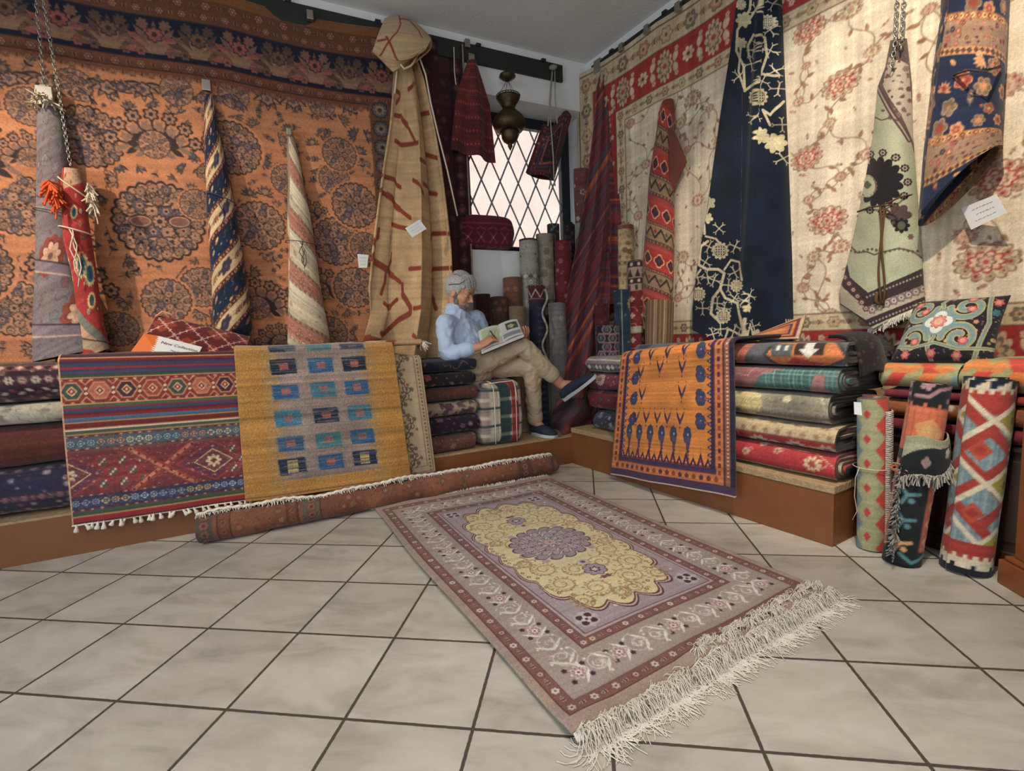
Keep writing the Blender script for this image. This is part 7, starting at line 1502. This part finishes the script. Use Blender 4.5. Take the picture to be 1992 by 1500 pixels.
# ------------------------------------------------------------------ cushion and sign on the left stack
c = Cv(.62, .34, 420, (104, 26, 28)); 
for k in range(4):
    for j in range(2): x, y = .08+k*.17, .08+j*.17; c.dia(x, y, .08, .08, ((140, 52, 26), (96, 30, 36))[(k+j) % 2]); c.dia(x, y, .04, .04, (150, 34, 30))
for k in range(-1, 5):
    for sg in (-1, 1):
        P = [(k*.17-.02, -.02 if sg > 0 else .36), (k*.17+.36, .36 if sg > 0 else -.02)]; c.line(P, .006, (206, 170, 150))
        for q in range(24): t = q/24; x, y = P[0][0]+(P[1][0]-P[0][0])*t, P[0][1]+(P[1][1]-P[0][1])*t; s_ = .011 if q % 2 else -.011; c.rect(x+s_-.004, y-s_*sg*0-.004, x+s_+.004, y+.004, (206, 176, 160)); c.line([(x, y), (x+s_, y)], .003, (206, 170, 150))
c.frame(0, .005, (200, 160, 130)); c.speck()
def pl3(x, y, d): s, z = iPL(x, y, d); return np.array(PL(s, d, z))
pq = [pl3(303, 612, .42), pl3(486, 655, .42), pl3(470, 706, .25), pl3(262, 690, .25)]
nq = np.cross(pq[1]-pq[0], pq[3]-pq[0]); nq /= np.linalg.norm(nq); nq = nq if nq @ (CAM-pq[0]) > 0 else -nq
def fQ(sg):
    def f(U, V):
        P = (1-V)[..., None]*((1-U)[..., None]*pq[0]+U[..., None]*pq[1])+V[..., None]*((1-U)[..., None]*pq[3]+U[..., None]*pq[2]); b = (np.clip(4*U*(1-U), 0, 1)**.5)*(np.clip(4*V*(1-V), 0, 1)**.5); return P+nq*(sg*.035*b)[..., None]
    return f
eq = empty('cushion', sum(pq)/4, 'flat dark red cushion with pink lattice lying behind the white sign', 'cushion')
sheet('cushion_front', fQ(1), 160, 90, c, PILE, eq, 0); sheet('cushion_back', fQ(-1), 40, 30, None, PILE, eq, 0, color=(80, 24, 26)); 
bm = bmesh.new(); tube(bm, [pl3(303, 616, .40), pl3(316, 606, .40), pl3(330, 610, .40), pl3(341, 618, .40)], .006, 6); bmobj('corner_loop', bm, plain('pink_trim', (200, 140, 110), .9), eq, smooth=True)
sp_ = [pl3(310, 654, .16), pl3(393, 675, .16), pl3(379, 704, .08), pl3(299, 686, .08)]
oc_ = [pl3(279, 648, .19), pl3(316, 655, .18), pl3(306, 688, .09), pl3(250, 688, .11)]
es_ = empty('shop_sign', sum(sp_)/4, 'orange and white card sign lettered New Collection on the left stack', 'sign')
cardobj('x', [p+np.array([0, .004, -.001]) for p in oc_], None, lines=0, parent=es_, col=plain('orange_card', (206, 104, 44), .5))
_, P_, n_ = cardobj('x', sp_, None, lines=0, parent=es_)
bm = bmesh.new(); g = random.Random(4)
for k in range(9): t = k/9; p = sp_[0]*(1-t)+sp_[3]*t; d_ = (sp_[0]-sp_[1])/np.linalg.norm(sp_[0]-sp_[1]); q_ = sp_[0]*(1-t-.09)+sp_[3]*(t+.09); bm.faces.new([bm.verts.new(tuple(v)) for v in (p+n_*.0004, q_+n_*.0004, (p+q_)/2+d_*g.uniform(.008, .02)+n_*.0004)])
bmobj('torn_edge', bm, CARD, es_)
def lettering(txt, size, pos, xd, yd, nd, parent):
    cu = bpy.data.curves.new('lettering', 'FONT'); cu.body = txt; cu.size = size; cu.align_x = 'CENTER'; cu.extrude = .0003; cu.shear = .25
    o = bpy.data.objects.new('lettering', cu); COL.objects.link(o); bpy.context.view_layer.update()
    me = bpy.data.meshes.new_from_object(o.evaluated_get(bpy.context.evaluated_depsgraph_get())); bpy.data.objects.remove(o)
    M = Matrix.Identity(4)
    for i in range(3): M[i][0] = xd[i]; M[i][1] = yd[i]; M[i][2] = nd[i]; M[i][3] = pos[i]
    me.transform(M); me.materials.clear(); return link('lettering', me, INK, parent)
xd = (sp_[1]-sp_[0])/np.linalg.norm(sp_[1]-sp_[0]); yd = np.cross(n_, xd)
mid = sum(sp_)/4; lettering('New Collection', .025, mid+yd*.012+n_*.0008, xd, yd, n_, es_); lettering('New Carpets Selection', .0125, mid-yd*.022+n_*.0008+xd*.03, xd, yd, n_, es_)
# ------------------------------------------------------------------ glazed cabinet at the right edge
CW = plain('cabinet_wood', (120, 66, 32), .4, 0, .12, 14, .25, 4); GLS = plain('dark_cabinet_glass', (26, 28, 32), .08, 0, coat=.5)
eb_ = empty('glazed_cabinet', (1.7, 1.45, 0), 'brown wooden cabinet with dark glazed side at the right edge', 'cabinet')
def bx(nm, x0, x1, y0, y1, z0, z1, mt_, bv=.004): bm = bmesh.new(); hexa(bm, [(x0, y0, z0), (x1, y0, z0), (x1, y1, z0), (x0, y1, z0), (x0, y0, z1), (x1, y0, z1), (x1, y1, z1), (x0, y1, z1)]); return bmobj(nm, bm, mt_, eb_, bevel=bv)
bx('plinth', 1.425, 2.0, 1.0, 1.868, .0, .088, CW); bx('plinth_moulding', 1.435, 2.0, 1.0, 1.858, .088, .105, CW, .006)
for y in (1.0, 1.79): bx('post', 1.452, 1.50, y, y+.05, .105, 1.7, CW)
bx('cabinet_body', 1.475, 2.0, 1.01, 1.835, .105, 1.7, DW); bx('lower_rail', 1.455, 1.5, 1.05, 1.79, .105, .16, CW); bx('upper_rail', 1.455, 1.5, 1.05, 1.79, 1.64, 1.7, CW); bx('cornice', 1.43, 2.0, .98, 1.86, 1.7, 1.76, CW)
bx('side_glass', 1.468, 1.476, 1.05, 1.79, .16, 1.64, GLS, 0)
# ------------------------------------------------------------------ the seated reader
SKIN = plain('skin', (186, 132, 104), .55, 0, .1, 120, .05, 20); HAIR = plain('grey_hair', (172, 170, 166), .75, 0, .8, 160, .28, 90); BEARD = plain('grey_beard', (124, 114, 104), .85, 0, .8, 200, .25, 120)
SHIRT = plain('light_blue_shirt', (168, 186, 212), .8, 0, .08, 30, .02, 10); TROU = plain('beige_chinos', (178, 158, 130), .85, 0, .15, 60, .04, 14); SHOE = plain('navy_suede', (34, 40, 58), .85, 0, .2, 200, .08, 30); SOLE = plain('pale_sole', (176, 178, 182), .6)
nv_ = lambda v: np.asarray(v, float)/np.linalg.norm(v)
def loft(bm, pts, lat, rad, n=18, steps=5):
    pts = [np.asarray(p, float) for p in pts]; P, Rr = [], []
    m_ = len(pts)
    for i in range(m_-1):       # Catmull-Rom resampling
        a, b_, c_, d_ = pts[max(i-1, 0)], pts[i], pts[i+1], pts[min(i+2, m_-1)]
        for k in range(steps):
            t = k/steps; P.append(.5*((2*b_)+(-a+c_)*t+(2*a-5*b_+4*c_-d_)*t*t+(-a+3*b_-3*c_+d_)*t**3)); r0, r1 = np.array(rad[i], float), np.array(rad[i+1], float); s_ = t*t*(3-2*t); Rr.append(r0*(1-s_)+r1*s_)
    P.append(pts[-1]); Rr.append(np.array(rad[-1], float)); rings = []
    def ring(c_, t_, rl, rf):
        l = np.asarray(lat, float)-t_*(np.asarray(lat) @ t_); l = nv_(l); f_ = np.cross(t_, l); return [bm.verts.new(tuple(c_+l*rl*cos(2*pi*k/n)+f_*rf*sin(2*pi*k/n))) for k in range(n)]
    T = [nv_(P[min(i+1, len(P)-1)]-P[max(i-1, 0)]) for i in range(len(P))]
    r0 = Rr[0]; q = min(r0)
    for a in (80, 55, 28): rings.append(ring(P[0]-T[0]*q*sin(radians(a)), T[0], r0[0]*cos(radians(a)), r0[1]*cos(radians(a))))
    for p, t_, r_ in zip(P, T, Rr): rings.append(ring(p, t_, r_[0], r_[1]))
    r0 = Rr[-1]; q = min(r0)
    for a in (28, 55, 80): rings.append(ring(P[-1]+T[-1]*q*sin(radians(a)), T[-1], r0[0]*cos(radians(a)), r0[1]*cos(radians(a))))
    for A, B in zip(rings, rings[1:]):
        for k in range(n): bm.faces.new([A[k], A[(k+1) % n], B[(k+1) % n], B[k]])
    bm.faces.new(rings[0][::-1]); bm.faces.new(rings[-1])
def cap2(bm, p0, r0, p1, r1, n=14): loft(bm, [p0, (np.asarray(p0)+np.asarray(p1))/2, p1], (.31, .17, .93), [(r0, r0), ((r0+r1)/2,)*2, (r1, r1)], n, 3)
def ellip(bm, c_, ax_, r_):
    M = Matrix.Identity(4)
    for i in range(3):
        for j in range(3): M[i][j] = ax_[j][i]*r_[j]
        M[i][3] = c_[i]
    bmesh.ops.create_icosphere(bm, subdivisions=4, radius=1, matrix=M)
def fleshed(name, bm, mt, parent, vox=.006, smooth=4, disp=0, dsc=.06, seed=0):
    bmesh.ops.recalc_face_normals(bm, faces=bm.faces[:]); o = bmobj(name, bm, mt, parent, smooth=True)
    r = o.modifiers.new('r', 'REMESH'); r.mode = 'VOXEL'; r.voxel_size = vox; r.use_smooth_shade = True
    s_ = o.modifiers.new('s', 'SMOOTH'); s_.iterations = smooth; s_.factor = .5
    if disp:
        tx = bpy.data.textures.new(name+'_folds', 'CLOUDS'); tx.noise_scale = dsc; tx.noise_depth = 2
        d_ = o.modifiers.new('d', 'DISPLACE'); d_.texture = tx; d_.strength = disp; d_.mid_level = .5; d_.texture_coords = 'GLOBAL'
    return o
pm = empty('person', (-.74, 3.33, .64), 'grey haired bearded man in a blue shirt and beige trousers, seated cross-legged reading', 'person')
A_ = at
Pel = np.array([-.765, 3.33, .735]); Nk = A_(887, 607, 3.30)
ShR, ShL = A_(866, 632, 3.15), A_(928, 622, 3.44)
ElR, WrR = A_(870, 689, 3.07), A_(934, 674, 3.07); ElL, WrL = A_(950, 680, 3.46), A_(1008, 664, 3.34)
HpR, HpL = np.array([-.74, 3.25, .745]), np.array([-.76, 3.42, .73]); KnR, AnR = A_(1013, 671, 3.30), A_(1093, 748, 3.44)
KnL = A_(1034, 712, 3.37); hL_, tL_ = gz(1037, 846, ZL), gz(1079, 852, ZL); AnL = np.array([hL_[0]+.02, hL_[1]-.0, ZL+.10])
lat = nv_(ShL-ShR); spine = nv_(Nk-Pel); fwd = nv_(np.cross(spine, lat)); fwd = fwd if fwd[0] > 0 else -fwd
# shirt
bm = bmesh.new()
loft(bm, [Pel-spine*.02, Pel+spine*.10+fwd*.005, Pel+spine*.21+fwd*-.01, Pel+spine*.31-fwd*.02, Nk-spine*.035-fwd*.012, Nk+spine*.012], lat, [(.165, .125), (.165, .13), (.175, .12), (.172, .105), (.12, .082), (.074, .07)], 26)
for S_, E_, W_ in ((ShR, ElR, WrR), (ShL, ElL, WrL)):
    loft(bm, [S_+(Nk-S_)*.35-spine*.02, S_, S_+(E_-S_)*.5, E_, E_+(W_-E_)*.35, E_+(W_-E_)*.62], (.2, .1, 1), [(.06, .06), (.066, .064), (.056, .056), (.052, .053), (.047, .047), (.044, .044)], 16)
fleshed('shirt', bm, SHIRT, pm, .0065, 5, .022, .055)
cf_ = ElR+(WrR-ElR)*.62; cd_ = nv_(WrR-ElR); 
bm = bmesh.new(); loft(bm, [cf_-cd_*.035, cf_-cd_*.012, cf_+cd_*.008], (.2, .1, 1), [(.049, .049), (.05, .05), (.048, .048)], 18, 3); fleshed('shirt_cuff', bm, SHIRT, pm, .004, 2)
bm = bmesh.new()       # collar flaps
hd = nv_(fwd*1+spine*-.0); 
for sg in (-1, 1):
    b0 = Nk+lat*sg*.058+spine*.035-fwd*.03; b1 = Nk+lat*sg*.018+fwd*.062-spine*.012; b2 = Nk+lat*sg*.05+fwd*.065-spine*.06; b3 = Nk+lat*sg*.082-fwd*.02-spine*.008
    q4_ = [b0, b1, b2, b3]; n_c = lat*sg*.006+fwd*.004; hexa(bm, [p for p in q4_]+[p+n_c for p in q4_])
bk = [Nk-fwd*.062+lat*.045*s_+spine*z_ for s_, z_ in ((-1, .03), (1, .03), (1, -.015), (-1, -.015))]; hexa(bm, bk+[p-fwd*.008 for p in bk]); bmesh.ops.recalc_face_normals(bm, faces=bm.faces[:])
bmobj('shirt_collar', bm, SHIRT, pm, bevel=.003)
# trousers
bm = bmesh.new()
loft(bm, [Pel+spine*.06, Pel, Pel-spine*.035+fwd*.03], lat, [(.162, .125), (.17, .13), (.155, .11)], 24)
loft(bm, [HpR, HpR*.5+KnR*.5+np.array([0, 0, .005]), KnR-nv_(KnR-HpR)*.02, KnR+nv_(AnR-KnR)*.07, KnR*.55+AnR*.45, KnR*.28+AnR*.72], (0, .3, 1), [(.095, .098), (.084, .084), (.066, .066), (.064, .064), (.06, .062), (.054, .056)], 18, 6)
loft(bm, [HpL, HpL*.5+KnL*.5, KnL-nv_(KnL-HpL)*.02, KnL+nv_(AnL-KnL)*.07, KnL*.5+AnL*.5, KnL*.08+AnL*.92], (0, 1, .2), [(.095, .095), (.084, .084), (.068, .068), (.066, .064), (.06, .058), (.054, .054)], 18, 6)
fleshed('trousers', bm, TROU, pm, .0065, 4, .022, .05)
for p, d_, r_ in ((KnR*.30+AnR*.70, nv_(AnR-KnR), .059), (KnL*.10+AnL*.90, nv_(AnL-KnL), .058)):
    bm = bmesh.new(); loft(bm, [p-d_*.018, p, p+d_*.018], (.3, .5, .8), [(r_, r_)]*3, 18, 2); fleshed('trouser_cuff', bm, TROU, pm, .004, 2)
# head
Hc_ = A_(894, 568, 3.29); hf = nv_(np.array([.93, -.26, -.42])); hl_ = nv_(np.cross((0, 0, 1), hf)); hu = np.cross(hf, hl_); HX = (hf, hl_, hu)
def H(x, y, z): return Hc_+hf*x+hl_*y+hu*z
bm = bmesh.new(); E = lambda c_, r_: ellip(bm, H(*c_), HX, r_)
E((-.012, 0, .028), (.096, .074, .086)); E((.03, 0, -.028), (.062, .058, .08)); E((.042, 0, -.078), (.047, .044, .036))
for sg in (-1, 1):
    E((.062, sg*.033, -.03), (.026, .026, .028)); E((.078, sg*.027, .013), (.016, .026, .009)); E((.078, sg*.03, -.003), (.012, .015, .009)); E((-.004, sg*.074, -.014), (.02, .009, .03)); E((.002, sg*.078, -.03), (.01, .007, .014)); E((.10, sg*.012, -.036), (.010, .009, .008))
cap2(bm, H(.086, 0, .008), .009, H(.112, 0, -.028), .0115); E((.092, 0, -.058), (.012, .022, .006)); E((.090, 0, -.068), (.012, .02, .006)); E((.07, 0, .045), (.03, .05, .035))
cap2(bm, H(-.02, 0, -.05), .05, Nk-spine*.02, .05); loft(bm, [Nk-spine*.05, Pel+spine*.2-fwd*.01, Pel], lat, [(.05, .04), (.12, .08), (.12, .09)], 16)
for S_, E_, W_ in ((ShR, ElR, WrR), (ShL, ElL, WrL)):
    cap2(bm, Nk-spine*.09, .05, S_, .045); cap2(bm, S_, .045, E_, .038); loft(bm, [E_, E_*.6+W_*.4, W_], (.2, .3, 1), [(.039, .039), (.038, .036), (.026, .023)], 14)
def hand(bm, W_, d_, n_, side, curls, scale=1., spread=.012, thumb=None):
    # d_ finger direction, n_ back-of-hand normal, side: vector towards the thumb
    d_ = nv_(d_); n_ = nv_(n_-d_*(n_ @ d_)); sd = nv_(np.cross(d_, n_)); sd = sd if sd @ side > 0 else -sd
    loft(bm, [W_, W_+d_*.035*scale, W_+d_*.082*scale], sd, [(.027, .02), (.038, .017), (.04, .014)], 14)
    for k, (ln, off) in enumerate(((.078, .03), (.086, .010), (.08, -.010), (.064, -.029))):
        K0 = W_+d_*.084*scale+sd*off; a = 0; p = K0; dd = nv_(d_+sd*(.10-.07*k))
        for j, fr_l in enumerate((.46, .3, .24)):
            a += curls[k]*(.8, 1., .7)[j]; v = dd*cos(a)-n_*sin(a); q_ = p+v*ln*scale*fr_l; r0 = (.0095, .0086, .0078)[j]; cap2(bm, p, r0, q_, r0-.0008, 10); p = q_
    T0 = W_+d_*.028*scale+sd*.028; tv = thumb or (.55, .6, -.45); v = nv_(d_*tv[0]+sd*tv[1]+n_*tv[2]); p1 = T0+v*.042; v2 = nv_(d_*.9+sd*.1+n_*tv[2]*.8); cap2(bm, T0, .0135, p1, .011, 10); cap2(bm, p1, .011, p1+v2*.032, .0088, 10)
HdR = A_(956, 657, 3.11); hand(bm, WrR, HdR-WrR, np.array([-.1, -.5, .8]), np.array([-.2, .9, .3]), (.55, .65, .75, .8))
HdL = A_(1024, 652, 3.26); hand(bm, WrL, HdL-WrL, np.array([.55, -.1, -.75]), np.array([.2, -.9, .4]), (.5, .5, .5, .5), thumb=(.5, .5, -.9))
for A0, K0, hd_, r_ in ((AnR, KnR, A_(1128, 752, 3.37), .036), (AnL, KnL, np.array([(hL_[0]+tL_[0])/2, (hL_[1]+tL_[1])/2, ZL+.04]), .036)): loft(bm, [K0*.5+A0*.5, K0*.15+A0*.85, A0, A0*.5+hd_*.5, hd_], (.3, .6, .7), [(.05, .05), (.038, .038), (.036, .038), (.036, .034), (.032, .026)], 14)
cap2(bm, KnR*.5+AnR*.5, .05, KnR, .05); cap2(bm, KnR, .05, HpR, .07); cap2(bm, KnL*.5+AnL*.5, .05, KnL, .05); cap2(bm, KnL, .05, HpL, .07); cap2(bm, HpL, .07, HpR, .07); cap2(bm, Pel, .09, HpR, .07)
fleshed('body', bm, SKIN, pm, .0032, 2)
# hair, beard, brows, eyes
def shell(bm, c_, r_, keep, noise=.004, seed=0, n=72):
    ph = np.random.default_rng(seed).uniform(0, 6, 4); vs = {}
    def V_(i, j):
        j %= n
        if (i, j) not in vs:
            t = pi*i/(n//2); a = 2*pi*j/n; x, y, z = sin(t)*cos(a), sin(t)*sin(a), cos(t); k = 1+noise*20*(.04*sin(a*17+z*5+ph[0])+.03*sin(z*31+a*3+ph[1])); vs[i, j] = (bm.verts.new(tuple(H(c_[0]+r_[0]*x*k, c_[1]+r_[1]*y*k, c_[2]+r_[2]*z*k))), (c_[0]+r_[0]*x, c_[1]+r_[1]*y, c_[2]+r_[2]*z))
        return vs[i, j]
    for i in range(n//2):
        for j in range(n):
            q_ = [V_(i, j), V_(i+1, j), V_(i+1, j+1), V_(i, j+1)]; m_ = np.mean([k[1] for k in q_], 0)
            if keep(*m_):
                try: bm.faces.new([k[0] for k in q_])
                except ValueError: pass
bm = bmesh.new(); hl = lambda x: np.interp(x, [-.13, -.06, -.02, .0, .025, .045, .07, .1], [-.085, -.075, -.035, .012, -.02, .03, .055, .075])
shell(bm, (-.018, 0, .034), (.105, .083, .096), lambda x, y, z: z > hl(x), .02, 2); bmesh.ops.delete(bm, geom=[v for v in bm.verts if not v.link_faces], context='VERTS')
o = bmobj('hair', bm, HAIR, pm, smooth=True); s_ = o.modifiers.new('s', 'SOLIDIFY'); s_.thickness = .014; s_.offset = -1
bm = bmesh.new(); g = random.Random(3)
for k in range(260):
    y = g.uniform(-.062, .062); x0 = g.uniform(-.07, .06); z0 = .034+.096*sqrt(max(.02, 1-((x0+.018)/.105)**2-(y/.083)**2)); P = []
    for j in range(5): x = x0+j*.012; rr = max(0.0, 1-((x+.018)/.118)**2-(y/.09)**2); P.append(H(x, y+.004*sin(j+k), .034+.1*sqrt(rr)+.008*sin(pi*j/4)+(.012 if x > .05 else 0)))
    tube(bm, P, .0028, 4)
bmobj('hair_top', bm, HAIR, pm, smooth=True)
bm = bmesh.new(); ellip(bm, H(.040, 0, -.080), HX, (.050, .048, .038)); ellip(bm, H(.062, 0, -.092), HX, (.029, .03, .024))
for sg in (-1, 1): ellip(bm, H(.024, sg*.050, -.052), HX, (.024, .011, .032)); ellip(bm, H(.012, sg*.064, -.02), HX, (.012, .008, .032)); cap2(bm, H(.099, sg*.004, -.050), .0075, H(.082, sg*.026, -.066), .0075, 8)
fleshed('beard', bm, BEARD, pm, .0035, 1, .006, .008)
bm = bmesh.new()
for sg in (-1, 1): tube(bm, [H(.094, sg*.014, .017), H(.093, sg*.028, .022), H(.082, sg*.045, .019)], .004, 5)
bmobj('eyebrows', bm, BEARD, pm, smooth=True)
for sg in (-1, 1):
    bm = bmesh.new(); ellip(bm, H(.086, sg*.03, -.006), HX, (.0085, .011, .005)); bmobj('eye', bm, plain('eyelid_skin', (150, 104, 84), .5), pm, smooth=True)
    bm = bmesh.new(); tube(bm, [H(.093, sg*.018, -.008), H(.096, sg*.03, -.009), H(.089, sg*.043, -.008)], .0022, 5); bmobj('eyelashes', bm, INK, pm)
bm = bmesh.new(); tube(bm, [H(.03, -.082, .06), H(-.01, -.092, .045), H(-.05, -.083, .028)], .0025, 5); tube(bm, [H(.03, -.082, .06), H(.055, -.06, .10), H(.05, 0, .132)], .0025, 5); bmobj('spectacles', bm, INK, pm)
# shoes
def shoe(name, heel, toe, up, soft=1.):
    heel, toe = np.asarray(heel, float), np.asarray(toe, float); d_ = nv_(toe-heel); u_ = nv_(np.asarray(up)-d_*(np.asarray(up) @ d_)); l_ = np.cross(u_, d_); L = np.linalg.norm(toe-heel)
    P = lambda x, z: heel+d_*x*L+u_*z
    bm = bmesh.new(); loft(bm, [P(.12, .045), P(.25, .048), P(.45, .047), P(.65, .042), P(.82, .034), P(.93, .030)], l_, [(.034, .036), (.038, .040), (.042, .038), (.048, .030), (.044, .024), (.030, .018)], 18)
    o = fleshed(name, bm, SHOE, pm, .004, 3)
    bm = bmesh.new(); lo, hi = [], []; N = 40
    for k in range(N):
        a = 2*pi*k/N; x = .5-.5*cos(a); w_ = (.036+.013*np.clip((x-.2)/.5, 0, 1))*abs(sin(a))**.6*np.sign(sin(a)); p = heel+d_*x*L+l_*w_; lo.append(bm.verts.new(tuple(p))); hi.append(bm.verts.new(tuple(p+u_*(.022+.006*(x < .3)))))
    bm.faces.new(lo[::-1]); bm.faces.new(hi)
    for k in range(N): bm.faces.new([lo[k], lo[(k+1) % N], hi[(k+1) % N], hi[k]])
    bmesh.ops.recalc_face_normals(bm, faces=bm.faces[:]); bmobj('sole', bm, SOLE, o, bevel=.003)
    o2 = bpy.data.objects[-1] if False else None
hR_, tR_ = A_(1099, 781, 3.44), A_(1161, 734, 3.27)
shoe('shoe', hR_, tR_, np.array([-.45, -.15, .85]))
shoe('shoe', hL_+nv_(hL_-tL_)*.01*[1, 1, 0], tL_*1.0+np.array([.012, -.01, 0]), np.array([0, 0, 1.]))
# book and pen
bA, bB, bC, bD = A_(930, 645, 3.30), A_(1006, 621, 3.37), A_(1019, 650, 3.20), A_(936, 684, 3.05)
nB = nv_(np.cross(bC-bD, bA-bD)); nB = nB if nB[2] > 0 else -nB
bk_ = empty('book', (bA+bB+bC+bD)/4, 'large open illustrated book resting on the reader\'s raised thigh', 'book')
c = Cv(.42, .28, 500, (206, 204, 196)); c.rect(.03, .03, .20, .22, (178, 190, 150)); c.rect(.21, 0, .213, .28, (150, 150, 144)); c.rect(.28, .04, .40, .15, (60, 70, 60)); c.star(.33, .10, .035, 5, .4, (196, 184, 140)); c.line([(.30, .12), (.35, .08), (.38, .10)], .008, (150, 120, 80)); c.rect(.23, .19, .40, .25, (130, 140, 140))
for x in (.09, .12, .15): c.line([(x, .22), (x+.005, .14), (x+.02, .08)], .006, (120, 90, 50)); c.line([(x, .18), (x-.02, .14)], .005, (120, 90, 50))
def fPg(U, V):
    P = (1-V)[..., None]*((1-U)[..., None]*bA+U[..., None]*bB)+V[..., None]*((1-U)[..., None]*bD+U[..., None]*bC); return P+nB*(.012*np.sin(pi*((U*2) % 1))**.6)[..., None]
sheet('pages', fPg, 90, 50, c, plain('x', (1, 1, 1)) if False else COTTON, bk_, .002)
bm = bmesh.new(); q5_ = [bD, bC, bB, bA]; hexa(bm, [p-nB*.020 for p in q5_]+[p-nB*.002 for p in q5_]); bmesh.ops.recalc_face_normals(bm, faces=bm.faces[:]); bmobj('page_block', bm, CARD, bk_)
bm = bmesh.new(); ctr = sum(q5_)/4; q6_ = [ctr+(p-ctr)*1.03 for p in q5_]; hexa(bm, [p-nB*.025 for p in q6_]+[p-nB*.0205 for p in q6_]); bmesh.ops.recalc_face_normals(bm, faces=bm.faces[:]); bmobj('cover', bm, plain('dark_red_cover', (70, 26, 28), .5), bk_)
bm = bmesh.new(); tube(bm, [A_(966, 661, 3.12), A_(953, 643, 3.10)], .0042, 8); tag(bmobj('pen', bm, INK, None), 'dark pen in the reader\'s right hand', 'pen')
